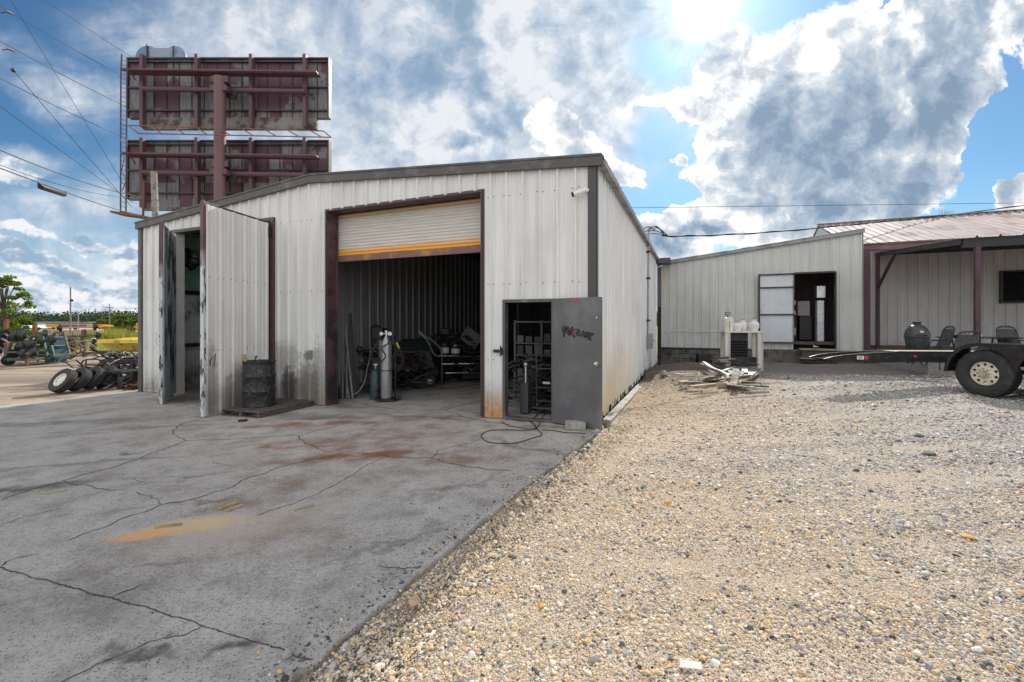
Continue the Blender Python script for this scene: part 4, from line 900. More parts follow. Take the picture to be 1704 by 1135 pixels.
# leaning timber pole and overhead lines
base = Vector((P(268, 500, 16).x, 16.0, -.2)); tp = P(256, 286, 16)
mb = MB(); mb.tube([base, base.lerp(tp, .5), tp], .11, 12, True, [.13, .115, .10]); solo(mb, 'timber_pole', m_woodg, 'weathered grey timber pole leaning left, its top above the workshop eave', 'utility pole', base, smooth=True)
lines = [((10, -12), (217, 325), 15, 15.9, .0), ((22, 117), (220, 345), 11, 15.9, .02), ((-5, 173), (222, 338), 10, 15.9, .01), ((-5, 248), (235, 328), 9, 15.9, .12), ((-5, 273), (235, 330), 9.5, 15.9, .18), ((-5, 278), (240, 362), 8, 15.9, .05),
         ((70, -3), (300, 140), 20, 42, .2), ((-5, 7), (300, 170), 16, 42, .3), ((-5, 66), (300, 213), 16, 42, .3), ((-5, 128), (300, 262), 16, 42, .3)]
labs = ['steep black line from the top edge down to the timber pole', 'line running from a dark clamp down past the ladder foot', 'black line sloping from the left edge to the pole behind the ladder', 'upper of the two slack dark lines low in the left sky',
        'thin slack line just above the line with the splice case', 'thick line carrying a long splice case near the left edge', 'topmost line running behind the top of the billboard', 'line with a clamp at the top left corner', 'second line with a clamp at the left edge', 'lowest of the four lines passing behind the billboard']
for i, ((a, b_, Ya, Yb, sag)) in enumerate(lines):
    A = P(a[0], a[1], Ya); B = P(b_[0], b_[1], Yb)
    if i < 6: B = base.lerp(tp, .80 + .02 * i) if False else B
    pts = [A.lerp(B, t / 16) - Vector((0, 0, sag * 4 * (t / 16) * (1 - t / 16))) for t in range(17)]
    r = .011 if i in (3, 5) else .0075
    if i >= 6: r = .012
    mb = MB(); radii = [r * (1 if i < 6 else 1 + .8 * t / 16) for t in range(17)]; mb.tube(pts, r, 5, True, radii)
    t_ = thing('overhead_line', labs[i], 'overhead line', pts[0], group='overhead lines in the left sky')
    wb(mb, 'wire', m_cable, t_)
    if i == 5:
        mb = MB(); a0 = A.lerp(B, .165); a1_ = A.lerp(B, .305); dz = Vector((0, 0, -.10)); mb.tube([a0 + dz * .3, a0.lerp(a1_, .08) + dz, a1_.lerp(a0, .08) + dz, a1_ + dz * .3], .05, 10, True, [.015, .06, .06, .015]); wb(mb, 'splice_case', m_darkst, t_, smooth=True)
    if i in (7, 8):
        q = P(16 if i == 7 else 18, 21 if i == 7 else 83, 15.5); mb = MB(); d = (B - A).normalized()
        mb.tube([q - d * .25, q, q + d * .3], .03, 8, True, [.012, .05, .02]); mb.tube([q + Vector((-.3, 0, .0)), q + Vector((.02, 0, .03))], .02, 6); wb(mb, 'clamp', m_maroon, t_)
    if i == 1: mb = MB(); mb.sphere(P(22, 117, 11), .05, 6); wb(mb, 'clamp', m_darkst, t_)
A = P(1040, 346, 30); B = P(1760, 337, 30); mb = MB(); mb.tube([A.lerp(B, t / 10) for t in range(11)], .016, 5); solo(mb, 'overhead_line', m_cable, 'thin straight line crossing the sky above the shed', 'overhead line', A)
# service mast, conduit and meter on the workshop side
cq = thing('electric_service', 'grey conduit with meter box running up the workshop side wall to a weatherhead', 'electrical conduit', L(.06, 7.7, 1.3), TH)
mb = MB(); mb.cyl((0, 0, -.1), (.03, 0, 3.28), .032, 10); mb.build('conduit', m_steel, cq, smooth=True)
mb = MB(); mb.b2((-.02, -.12, -.48), (.13, .30, .0)); mb.build('meter_box', m_steel, cq, bevel=.01)
mb = MB(); mb.b2((-.02, .62, -.32), (.12, .80, -.1)); mb.cyl((.12, .71, -.21), (.17, .71, -.21), .06, 14); mb.build('junction_box', m_white, cq, bevel=.006)
for z in (.4, 1.75, 2.6): mb = MB(); mb.b2((-.03, -.12, z), (.07, .14, z + .05)); mb.build('strap', m_darkst, cq)
mb = MB(); mb.tube([(.03, 0, 3.28), (.06, -.02, 3.42), (.16, -.06, 3.40), (.2, -.08, 3.3)], .05, 10); mb.build('weatherhead', m_steel, cq, smooth=True)
mb = MB(); mb.tube([(.05, .1, -.5), (.05, .18, -.8), (.05, .3, -1.1), (.05, .32, -1.4)], .008, 5); mb.build('wire', m_cable, cq)
s0 = L(.26, 7.62, 4.62)
sp = [P(1078, 384, s0.y + .1), P(1092, 377, s0.y + .4), P(1104, 388, s0.y + .7), P(1111, 393, s0.y + .8), P(1200, 391, 16.5), P(1300, 385, 17.5), P(1440, 372, 19), P(1560, 360, 20), P(1720, 340, 21)]
t_ = thing('service_cable', 'thick twisted cable from the workshop mast over the shed roof', 'cable', sp[0])
def smooth_pts(pts, n=8):
    out = []; m_ = len(pts)
    for i in range(m_ - 1):
        p0, p1, p2, p3 = pts[max(i - 1, 0)], pts[i], pts[i + 1], pts[min(i + 2, m_ - 1)]
        for k in range(n):
            t = k / n; out.append(.5 * ((2 * p1) + (p2 - p0) * t + (2 * p0 - 5 * p1 + 4 * p2 - p3) * t * t + (3 * p1 - p0 - 3 * p2 + p3) * t ** 3))
    return out + [pts[-1]]
sp = [Vector(p) for p in sp]; mb = MB(); S1 = smooth_pts(sp, 10); mb.tube(S1, .02, 6)
mb.tube([p + Vector((0, .03 * math.sin(i * .9), .03 * math.cos(i * .9))) for i, p in enumerate(S1) if i >= 30], .013, 5)
wb(mb, 'cable', m_cable, t_, smooth=True)
for k, (dy, dz) in enumerate(((6, -3), (0, 6), (-4, 12))):
    mb = MB(); mb.tube(smooth_pts([P(1071 + k * 2, 380 + k * 5, s0.y), P(1085, 376 + dz * .8 + 3, s0.y + .3), P(1100, 384 + dz * .5, s0.y + .6), P(1112, 393, s0.y + .8)], 6), .012, 5); wb(mb, 'drop_wire', m_cable, t_, smooth=True)
# security cameras
def seccam(loc, ang, label, sc=1.0):
    t = thing('security_camera', label, 'security camera', loc, TH + ang); t.scale = (sc,) * 3
    mb = MB(); mb.cyl((-.11, -.10, -.03), (.09, -.06, .03), .036, 16); mb.build('camera_body', m_white, t, smooth=True)
    mb = MB(); mb.cyl((-.135, -.105, -.038), (-.10, -.098, -.027), .040, 16); mb.build('lens', m_black, t, smooth=True)
    mb = MB(); mb.cyl((.07, -.06, .01), (.09, 0, .04), .014, 8); mb.cyl((.09, -.02, .04), (.09, .02, .04), .035, 14); mb.build('bracket', m_white, t, smooth=True); return t
seccam(L(-.24, -.035, 3.73), 0, 'small white camera high on the workshop front beside the corner trim')
seccam(L(.20, 11.6, 3.9), R(-60), 'tiny white camera under the eave at the far end of the side wall', .8)
# roof antenna
an = Vector(P(1575, 357, 20)); t_ = thing('antenna', 'bent wire antenna on the pink roof ridge', 'antenna', an)
mb = MB(); mb.cyl((0, 0, -.25), (0, 0, .12), .012, 6); mb.bar((-.35, 0, .02), (.35, 0, .14), .015, .015)
for i in range(5): mb.tube([(-.3 + i * .14, 0, .0), (-.36 + i * .15, 0, .16), (-.22 + i * .14, 0, .2), (-.2 + i * .12, 0, .0)], .008, 5)
mb.build('elements', m_steel, t_)

# ------------------------------------------------------------------ wheels
def tyre_mesh(rad, w, rimr, n=56, grooves=4):
    mb = MB(); h = w / 2; prof = [(rimr, -h * .78), (rimr + .02, -h * .92), ((rimr + rad) / 2, -h * 1.0), (rad - .03, -h * .94), (rad - .006, -h * .80)]
    gw = h * 1.5 / (grooves * 2 + 1); z = -h * .75
    for g in range(grooves):
        z += gw; prof += [(rad, z), (rad - .010, z + gw * .12)]; z += gw; prof += [(rad - .010, z - gw * .12), (rad, z)]
    prof += [(rad - .006, h * .80), (rad - .03, h * .94), ((rimr + rad) / 2, h), (rimr + .02, h * .92), (rimr, h * .78)]
    mb.lathe(prof + [(rimr - .012, h * .5), (rimr - .012, -h * .5)], n, close=True, rot=(R(90), 0, 0)); return mb
def rim_mesh(rr_, w, holes, hub=.055):
    """dish whose outer side faces -Y"""
    mb = MB(); h = w / 2; n = 60
    mb.lathe([(rr_, -h * .80), (rr_ + .012, -h * .84), (rr_ + .010, -h * .90), (rr_ - .004, -h * .88), (rr_ - .022, -h * .60), (rr_ - .028, h * .6), (rr_ + .008, h * .85), (rr_ - .002, h * .85), (rr_ - .034, h * .58), (rr_ - .034, -h * .55)], n, close=True, rot=(R(90), 0, 0))
    mb.v = [(v[0], v[1], v[2]) for v in mb.v]
    ri, ro = rr_ * .36, rr_ - .03; rc = rr_ * .66; hr = rr_ * .105; m_ = 10
    # ring with holes: fan of cells
    vs = []; fs = []; y0, y1 = h * .46, h * .30
    def pt(r, a): return Vector((r * math.cos(a), (-y0 if r > rc + hr else (-y0 - .01 if r < rc - hr else -y0 - .006)), r * math.sin(a)))
    for k in range(holes):
        a0 = 2 * math.pi * k / holes; a1 = 2 * math.pi * (k + 1) / holes; am = (a0 + a1) / 2
        ci = [Vector((rc * math.cos(am) + hr * math.cos(t), -y0 - .006, rc * math.sin(am) + hr * math.sin(t))) for t in [2 * math.pi * i / 16 for i in range(16)]]
        outer = []
        for i in range(16):
            t = 2 * math.pi * i / 16; d = Vector((math.cos(t), math.sin(t))); u = d.dot(Vector((math.cos(am), math.sin(am)))); v = d.dot(Vector((-math.sin(am), math.cos(am))))
            s_ = max(abs(u), abs(v)); uu, vv = u / s_, v / s_
            r_ = rc + (uu * (ro - rc) if uu > 0 else uu * (rc - ri)); outer.append(pt(r_, am + vv * (a1 - a0) / 2))
        b = len(vs); vs += ci + outer + [c + Vector((0, .02, 0)) for c in ci]
        for i in range(16): j = (i + 1) % 16; fs += [(b + i, b + j, b + 16 + j, b + 16 + i), (b + i, b + 32 + i, b + 32 + j, b + j)]
    mb.add(vs, fs)
    mb.lathe([(ri + .002, y0 + .008), (hub + .012, y0 + .012), (hub, y0 + .03)], 30, rot=(R(90), 0, 0)); return mb
def yard_tyre(label, loc, axis, rimmed):
    t = thing('spare_tyre', label, 'tyre', loc, group='tyres leaning in a row on the gravel')
    a = Vector(axis).normalized(); q = Vector((0, -1, 0)).rotation_difference(a); t.rotation_euler = q.to_euler(); t.scale = (.93, .93, .93)
    tyre_mesh(.35, .215, .195).build('tyre', m_rubber, t, smooth=True)
    if rimmed:
        rim_mesh(.2, .2, 8).build('rim', m_whiter, t, smooth=True)
    return t
m_whiter = mat('rim_white_enamel', (.66, .64, .58), .4, .1, (.34, .24, .14), 9, .58, .72)
for k, (px, py, lab, rm) in enumerate(((90, 634, 'leftmost leaning tyre of the four, on a white rim', True), (113, 633, 'second leaning tyre from the left, against the white-rimmed one', False), (135, 631.5, 'third leaning tyre in the row, bare', False), (158, 630, 'last leaning tyre of the row beside the black bench', False))):
    q = Vector((-11.72 + k * .095, 11.45 + k * .30, -.2 + .33 * .86 + .05)); yard_tyre(lab, q, (-.20, -.75, .47 + .03 * k), rm)

# ------------------------------------------------------------------ left yard
hp = thing('seed_hopper', 'faded yellow rusty-rimmed steel hopper behind the black frame', 'hopper', (P(200, 585, 15).x, 15, -.2))
X0 = -13.50; X1 = -10.6
mb = MB(); mb.prism([(X0 + .15, 14.6, .72), (X0 + .15, 15.8, .72), (X0, 16.0, .98), (X0, 14.4, .98)], (X1 - X0, 0, 0)); wb(mb, 'bin', m_yellow, hp)
mb = MB(); mb.b2((X0 - .05, 14.32, .98), (X1, 14.42, 1.10)); mb.b2((X0 - .05, 15.98, .98), (X1, 16.08, 1.13)); mb.b2((X0 - .05, 14.421, .98), (X0 + .04, 15.979, 1.10)); mb.prism([(X0 + .4, 14.7, 1.12), (X0 + .4, 15.7, 1.12), (X1, 15.7, 1.17), (X1, 14.7, 1.17)], (0, 0, .02)); wb(mb, 'rim', m_yellow, hp)
for (x, y) in ((X0 + .3, 14.7), (X0 + .3, 15.7), (X0 + 2.9, 14.7)): wb(MB().bar((x, y, -.2), (x, y, .72), .08, .08), 'leg', m_rustst, hp)
for i in range(7):
    mb = MB(); mb.cyl((X0 + .55 + i * .33, 14.75, .45), (X0 + .62 + i * .33, 14.8, .45), .17, 14); mb.torus((X0 + .7 + i * .33, 14.6, .5), .09, .02, 12, 6, (R(80), 0, .3)); wb(mb, 'feed_disc', m_darkst if i % 2 else m_steel, hp)
fr = thing('scrap_table', 'tall black steel frame table loaded with scrap by the workshop corner', 'table', (P(205, 600, 13.6).x, 13.6, -.2))
a = P(178, 600, 13.4); mb = MB(); zt = .50
for y in (13.2, 14.4): mb.bar((a.x, y, zt), (a.x + 2.4, y, zt), .09, .09)
for x in (a.x + .05, a.x + 2.35, a.x + 1.1): mb.bar((x, 13.2, zt - .02), (x, 14.4, zt - .02), .07, .07)
wb(mb, 'top_frame', m_black, fr)
for x in (a.x + .45, a.x + .95, a.x + 2.2):
    for y in (13.2, 14.4): wb(MB().bar((x, y, -.2), (x, y, zt - .05), .10, .10), 'leg', m_black, fr)
bn = thing('low_bench', 'low black square-legged steel bench beside the last leaning tyre', 'bench', (P(190, 640, 12.4).x, 12.4, -.2))
a = P(176, 616, 12.4); mb = MB(); mb.b2((a.x, 12.1, .24), (a.x + .72, 12.75, .31)); wb(mb, 'top', m_black, bn, bevel=.006)
for x in (a.x + .05, a.x + .62):
    for y in (12.15, 12.7): wb(MB().bar((x, y, -.2), (x, y, .24), .08, .08), 'leg', m_black, bn)
def heap(name, label, cat, c, n, spread, zr, mats, ln=(.2, .9), seed=1, group=None, parts='piece'):
    t = thing(name, label, cat, c, group=group); r_ = random.Random(seed)
    for j, m_ in enumerate(mats):
        mb = MB()
        for i in range(n):
            p = Vector((c[0] + r_.gauss(0, spread[0]), c[1] + r_.gauss(0, spread[1]), c[2] + abs(r_.random()) * zr)); d = Vector((r_.uniform(-1, 1), r_.uniform(-1, 1), r_.uniform(-.35, .35))).normalized(); l = r_.uniform(*ln)
            if r_.random() < .5: mb.tube([p - d * l / 2, p + Vector((0, 0, r_.uniform(0, .08))), p + d * l / 2], r_.uniform(.012, .035), 6)
            else: mb.bar(p - d * l / 2, p + d * l / 2, r_.uniform(.03, .1), r_.uniform(.01, .04))
        wb(mb, parts, m_, t)
    return t
def stuff_heap(*a, **k):
    t = heap(*a, **k)
    for c in t.children: c['kind'] = 'stuff'
    return t
stuff_heap('scrap_heap', 'tangled heap of rusty rods and bars behind the leaning tyres', 'scrap', (P(160, 612, 13.6).x, 13.6, -.15), 26, (.30, .25), .42, [m_rustst, m_darkst], (.2, .8), 4)
stuff_heap('scrap_heap', 'dark and bright scrap lying under the black frame table', 'scrap', (P(212, 612, 13.8).x, 13.8, -.15), 45, (.75, .4), .85, [m_darkst, m_steel, m_black], (.2, .8), 9)
stuff_heap('scrap_heap', 'low dark scrap on the gravel at the workshop left corner', 'scrap', (P(224, 640, 12.4).x, 12.4, -.19), 16, (.25, .15), .14, [m_black, m_rustst], (.15, .5), 12)
mb = MB(); q = P(136, 600, 13.2)
mb.tube(smooth_pts([P(136, 614, 13.2), P(136, 604, 13.2), P(142, 599, 13.2), P(160, 598, 13.2), P(166, 600, 13.3), P(178, 614, 13.3)], 5), .022, 6); mb.tube([P(143, 614, 13.2), P(143, 599, 13.2)], .02, 6); solo(mb, 'bent_rail', m_darkst, 'bent tubular rail standing behind the leaning tyres', 'tube rail', P(136, 614, 13.2))
# axle racks
def axle(p, q, label, dr=.17, both=True):
    p = Vector(p); q = Vector(q); t = thing('trailer_axle', label, 'axle', p, group='scrap axles stacked in the left yard'); d = (q - p).normalized()
    wb(MB().cyl(p, q, .042, 8), 'axle_tube', m_woodg if False else m_steel if random.random() < .45 else m_greenp if random.random() < .4 else m_darkst, t, smooth=True)
    for e, s_ in ((p, -1), (q, 1)):
        if not both and e is p: continue
        mb = MB(); mb.cyl(e - d * s_ * .10, e, dr, 16); mb.cyl(e, e + d * s_ * .09, dr * .5, 12); mb.torus(e - d * s_ * .1, dr * .9, .02, 14, 6, d.to_track_quat('Z', 'Y').to_matrix()); wb(mb, 'drum', m_black, t, smooth=True)
    return t
place = [((98, 546, 23.4), (160, 544, 24.4), 'topmost long axle held out past the rusty rack post'), ((104, 560, 23.4), (165, 558, 24.2), 'second axle down past the rusty rack post'), ((112, 567, 23.2), (158, 567, 24.0), 'third axle down past the rusty rack post'), ((112, 575, 23.2), (157, 576, 24.0), 'lowest axle past the rusty rack post'),
         ((8, 556, 20.5), (24, 563, 19.3), 'short axle high on the far left of the racks'), ((29, 558, 20.2), (78, 556, 21.0), 'axle lying across the top of the green racks'), ((44, 577, 19.6), (84, 575, 20.6), 'axle at mid height across the green racks'), ((42, 588, 19.4), (84, 587, 20.4), 'lowest axle across the green racks'),
         ((33, 577, 18.3), (50, 574, 18.5), 'axle end with a big hub in front of the left green rack'), ((36, 589, 18.2), (58, 588, 18.4), 'axle end with a hub low in front of the green racks'), ((66, 568, 19.0), (88, 566, 19.3), 'axle with hub in front of the right green rack'),
         ((20, 560, 18.4), (40, 559, 18.6), 'axle with hubs on top of the left green rack'), ((1, 563, 20.2), (36, 578, 19.2), 'slanted axle behind the left green rack'), ((-6, 575, 20.2), (20, 590, 19), 'axle poking out low at the left edge'), ((-8, 585, 20.2), (14, 600, 18.8), 'bottom axle at the left edge')]
for (a, b_, lab) in place: axle(P(*a), P(*b_), lab, .20 if a[2] > 22 else .22)
def green_rack(px, py, Yv, sc, label):
    o = P(px, py, Yv); t = thing('a_frame_rack', label, 'rack', o, group='green steel A-frame racks')
    def q(x, z, y=0): return o + Vector((x * sc, y, z * sc * .9))
    for y in (0, .7):
        mb = MB(); mb.bar(q(-.45, 0, y), q(.0, 1.25, y), .085, .07); mb.bar(q(.75, 0, y), q(.45, 1.25, y), .085, .07); wb(mb, 'leg', m_greenp, t)
        mb = MB(); mb.bar(q(-.3, .42, y), q(.62, .42, y), .08, .07); mb.bar(q(-.12, .9, y), q(.55, .9, y), .07, .07); mb.bar(q(-.0, 1.25, y), q(.46, 1.25, y), .09, .09); wb(mb, 'shelf_bar', m_greenp, t)
    mb = MB(); mb.b2(q(-.45, -.02, -.1), q(.8, .12, .8)); wb(mb, 'base', m_greenp, t, bevel=.01)
green_rack(24, 600, 18.8, .95, 'left green A-frame rack hung with hub drums'); green_rack(64, 594, 19.6, .95, 'right green A-frame rack beside the blue crate')
for (px, y0, y1, Yv, lab) in ((10.5, 531, 590, 21.5, 'rusty red post at the far left of the racks'), (58, 539, 590, 22, 'rusty red post behind the right green rack'), (139.5, 548, 589, 24, 'dark rusty post carrying four axles'), (45, 594, 604, 18.6, 'short rusty stub post in front of the green racks')):
    a = P(px, y0, Yv); solo(MB().bar((a.x, Yv, -.2), a, .09 if y1 > 600 else .17, .10), 'rack_post', m_rustst, lab, 'post', (a.x, Yv, -.2), 'rusty posts of the axle racks')
mb = MB(); mb.bar(P(12, 547, 21.5), P(86, 547, 22.4), .06, .05); solo(mb, 'rack_rail', m_darkst, 'dark horizontal rail between the rusty posts', 'rail', P(12, 547, 21.5))
a = P(93, 590, 20.5); mb = MB(); mb.b2((a.x - .22, 20.2, -.2), (a.x + .22, 20.8, 1.0)); mb.b2((a.x - .25, 20.15, .55), (a.x + .25, 20.85, .60)); mb.bar((a.x + .15, 20.1, -.2), (a.x + .15, 20.1, .85), .05, .05); solo(mb, 'blue_crate', m_bluep, 'dark blue steel crate standing between the green racks and the wheel frames', 'crate', (a.x, 20.5, -.2), bevel=.015)
tq = thing('wheel_frame', 'rusty implement frame with spoked wheels beside the blue crate', 'implement', P(112, 590, 21.5))
for (px, py, r_) in ((105, 581, .32), (121, 581, .33), (113, 571, .28), (116, 588, .25)):
    c_ = P(px, py, 21.4); mb = MB(); mb.torus(c_, r_, .035, 20, 6, (R(80), 0, R(20)))
    for k in range(5): an_ = k * math.pi / 5; mb.bar(c_ - Vector((math.cos(an_), .1, math.sin(an_))) * r_, c_ + Vector((math.cos(an_), .1, math.sin(an_))) * r_, .03, .02)
    wb(mb, 'wheel', m_rustst, tq)
mb = MB(); mb.bar(P(102, 565, 21.5), P(124, 566, 21.5), .07, .07); mb.bar(P(100, 576, 21.5), P(126, 577, 21.5), .07, .07); mb.bar(P(103, 560, 21.5), P(103, 592, 21.5), .07, .07); wb(mb, 'frame', m_rustst, tq)
stuff_heap('scrap_heap', 'rusty clutter of springs and rods between the racks', 'scrap', (P(86, 590, 21).x, 21, -.1), 40, (.7, .4), 1.1, [m_darkst, m_rustst, m_steel], (.2, .7), 21)
mb = MB(); a = P(146, 586, 26); mb.b2((a.x, 25.9, -.19), (a.x + 1.2, 26.3, -.08)); mb.b2((a.x + .4, 25.95, -.08), (a.x + 3.6, 26.15, .0)); solo(mb, 'steel_beam', m_rustst, 'rusty beams lying on the drive before the grass', 'beam', (a.x, 26, -.2))

# ------------------------------------------------------------------ far left: yard across the field
def far_box(name, label, cat, px0, px1, py0, py1, Y, m_, depth=3.0, zb=None, **k):
    a = P(px0, py0, Y); b_ = P(px1, py1, Y); zb = b_.z if zb is None else zb
    mb = MB(); mb.b2((a.x, Y, zb), (b_.x, Y + depth, a.z)); return mb, Vector(((a.x + b_.x) / 2, Y, zb))
mb, c_ = far_box('', '', '', 53, 77, 538, 566, 55, m_whiteb, 6, -.2); t_ = thing('white_container', 'white box container with a grey end, left of the orange conveyor', 'container', c_)
wb(mb, 'box', m_whiteb, t_); mb = MB(); a = P(52, 537, 54.9); mb.b2((a.x - .1, 54.9, a.z), (a.x + 2.1, 61.2, a.z + .12)); wb(mb, 'roof', m_steel, t_)
mb = MB(); a = P(55, 539, 54.95); b_ = P(57, 566, 54.95); mb.b2((a.x, 54.93, -.2), (b_.x, 54.99, a.z)); wb(mb, 'corner_post', m_steel, t_)
t_ = thing('white_van', 'small white van parked behind the left green rack', 'van', (P(42, 560, 50).x, 50, -.2))
a = P(34, 552, 50); mb = MB(); mb.prism([(a.x, 50, .25), (a.x + 1.5, 50, .25), (a.x + 1.5, 50, .95), (a.x + 1.25, 50, 1.0), (a.x + .95, 50, 1.35), (a.x + .2, 50, 1.35), (a.x, 50, .9)], (0, 1.7, 0)); wb(mb, 'body', m_whiteb, t_)
mb = MB(); mb.prism([(a.x + .3, 49.98, .95), (a.x + 1.1, 49.98, .95), (a.x + .9, 49.98, 1.28), (a.x + .3, 49.98, 1.28)], (0, .02, 0)); wb(mb, 'window', m_black, t_)
for x in (.3, 1.2): wb(MB().cyl((a.x + x, 49.95, .1), (a.x + x, 50.2, .1), .3, 14), 'wheel', m_rubber, t_)
t_ = thing('conveyor', 'long orange and red boom with a tapered tip beyond the field', 'conveyor', (P(128, 560, 50).x, 50, -.2))
for (p0, p1, m_) in ((77, 100, m_orange), (100, 144, m_red), (144, 166, m_orange)):
    a = P(p0, 540.3, 50); b_ = P(p1, 544.8, 50); wb(MB().b2((a.x, 50, b_.z), (b_.x, 50.8, a.z)), 'boom', m_, t_)
a = P(166, 540.5, 50); b_ = P(179, 543.5, 50); mb = MB(); mb.prism([a, (b_.x, 50, a.z - .08), (b_.x, 50, a.z - .2), (a.x, 50, a.z - .33)], (0, .8, 0)); wb(mb, 'tip', m_orange, t_)
for px in (84, 120, 158): q = P(px, 545, 50); wb(MB().b2((q.x - .06, 50.2, -.2), (q.x + .06, 50.5, q.z)), 'leg', m_darkst, t_)
for i, (p0, p1, y0) in enumerate(((78, 98, 548), (99, 120, 549), (121, 143, 548.5), (144, 161, 548))):
    mb, c_ = far_box('', '', '', p0, p1 - .4, y0, 562, 48.5, m_tan, .9, -.2)
    solo(mb, 'stone_pallet', m_tan, ('tan wrapped load at the left end of the row under the conveyor', 'second tan wrapped load under the conveyor', 'third tan wrapped load under the red part of the conveyor', 'tan wrapped load at the right end under the conveyor')[i], 'pallet load', c_, 'tan pallet loads under the conveyor', bevel=.05)
mb = MB(); a = P(160, 547, 48.4); mb.b2((a.x, 48.3, -.2), (a.x + .18, 48.5, a.z)); solo(mb, 'white_post', m_whiteb, 'white post at the right end of the tan loads', 'post', (a.x, 48.4, -.2))
t_ = thing('orange_truck', 'orange and yellow truck far off at the workshop left edge', 'truck', (P(230, 552, 60).x, 60, -.2)); a = P(224.5, 537, 60)
mb = MB(); mb.b2((a.x + .1, 60, .7), (a.x + 2.2, 66, 1.62)); wb(mb, 'cab', m_orange, t_, bevel=.08); mb = MB(); mb.b2((a.x + .3, 60.2, 1.62), (a.x + 1.8, 62, 1.95)); wb(mb, 'roof_box', m_red, t_, bevel=.05)
mb = MB(); mb.b2((a.x + .1, 59.95, .25), (a.x + 2.2, 60.0, .65)); wb(mb, 'bumper', m_whiteb, t_)
for x in (.25, 2.0): wb(MB().cyl((a.x + x - .15, 60.5, .15), (a.x + x + .15, 60.5, .15), .38, 14), 'wheel', m_rubber, t_)
def upole(px, y0, Y, lab, arms=(), lamp=None, r=.065):
    a = P(px, y0, Y); t = thing('utility_pole', lab, 'utility pole', (a.x, Y, -.3)); mb = MB(); mb.tube([(a.x, Y, -.3), a], r, 8, True, [r * 1.15, r * .8]); wb(mb, 'post', m_woodg, t, smooth=True)
    for z in arms: q = P(px, z, Y); wb(MB().bar(q - Vector((.6, 0, 0)), q + Vector((.6, 0, 0)), .1, .1), 'crossarm', m_woodg, t)
    if lamp: q = P(*lamp, Y); wb(MB().sphere(q, .12, 6), 'lamp', m_darkst, t)
upole(117.3, 477, 40, 'tall bare pole with one dark fitting above the yard', lamp=(119.6, 500)); upole(182.3, 506, 62, 'shorter pole with crossarms above the bushes', arms=(512, 518))
t_ = thing('street_lamp', 'thin lamp post with a short arm right of the tall pole', 'street lamp', (P(130.5, 560, 45).x, 45, -.2)); a = P(130.5, 518, 45)
wb(MB().cyl((a.x, 45, -.2), a, .045, 8), 'post', m_steel, t_); wb(MB().bar(a, P(126, 517.5, 45), .07, .06), 'arm', m_steel, t_); wb(MB().box(P(126.5, 517.6, 45), (.3, .12, .08)), 'lamp_head', m_steel, t_)

# ------------------------------------------------------------------ foliage
def leaf_mesh(name, centres, sizes, m_, parent, flat=.0, origin=(0, 0, 0)):
    n = len(centres); C_ = np.array(centres) - np.array(origin); S_ = np.array(sizes)[:, None]
    a = rng.normal(size=(n, 3)); a /= np.linalg.norm(a, axis=1)[:, None]; b_ = rng.normal(size=(n, 3)); b_[:, 2] += flat; b_ = np.cross(a, b_); b_ /= np.linalg.norm(b_, axis=1)[:, None]
    V = np.stack([C_ - a * S_, C_ - b_ * S_ * .6, C_ + a * S_, C_ + b_ * S_ * .6], 1).reshape(-1, 3)
    me = bpy.data.meshes.new(name); me.vertices.add(4 * n); me.vertices.foreach_set('co', V.astype(np.float32).ravel()); me.loops.add(4 * n); me.loops.foreach_set('vertex_index', np.arange(4 * n, dtype=np.int32)); me.polygons.add(n); me.polygons.foreach_set('loop_start', np.arange(0, 4 * n, 4, dtype=np.int32)); me.update(calc_edges=True); me.validate()
    return obj(name, me, m_, parent)
def tree(name, label, loc, h, rad, nclump, nleaf, ls, m_, seed, cat='tree', trunk=.16, group=None, zlo=.18):
    r_ = np.random.default_rng(seed); t = thing(name, label, cat, loc, group=group); cl = []; mb = MB()
    mb.tube([(0, 0, 0), (.1 * rad * .3, 0, h * .3), (-.05, 0, h * .75)], trunk, 8, True, [trunk, trunk * .75, trunk * .25])
    for k in range(nclump):
        u = r_.random(); zf = zlo + (1 - zlo) * u; prof = math.sin(math.pi * min(1, (zf - zlo) / (1 - zlo) * .82 + .14)) ** .7
        a = r_.random() * 6.283; rr0 = rad * prof * (0.35 + .65 * math.sqrt(r_.random())); c = np.array([rr0 * math.cos(a), rr0 * math.sin(a), zf * h]); cl.append((c, rad * r_.uniform(.09, .22)))
        if k % 3 == 0: mb.tube([(0, 0, h * zf * .55), tuple(c * np.array([.5, .5, .82])), tuple(c)], trunk * .3, 5, True, [trunk * .35, trunk * .2, trunk * .06])
    mb.build('trunk', m_bark, t, smooth=True); cs = []; ss = []
    for i in range(nleaf):
        c, rr0 = cl[r_.integers(len(cl))]; d = r_.normal(size=3); d = d / np.linalg.norm(d) * rr0 * r_.random() ** .35; d[2] *= .5; cs.append(c + d); ss.append(ls * r_.uniform(.6, 1.4))
    leaf_mesh('crown', cs, ss, m_, t, .8); return t
tree('yard_tree', 'leafy broad tree at the left edge behind the axle racks', (P(6, 560, 33).x, 33, -.2), 5.3, 1.75, 95, 7000, .085, m_leafg, 3, zlo=.14)
tree('yard_tree', 'smaller shrubby tree beside the broad one behind the racks', (P(30, 560, 36).x, 36, -.2), 2.2, 1.5, 30, 2500, .10, m_leafg, 5, zlo=.1)
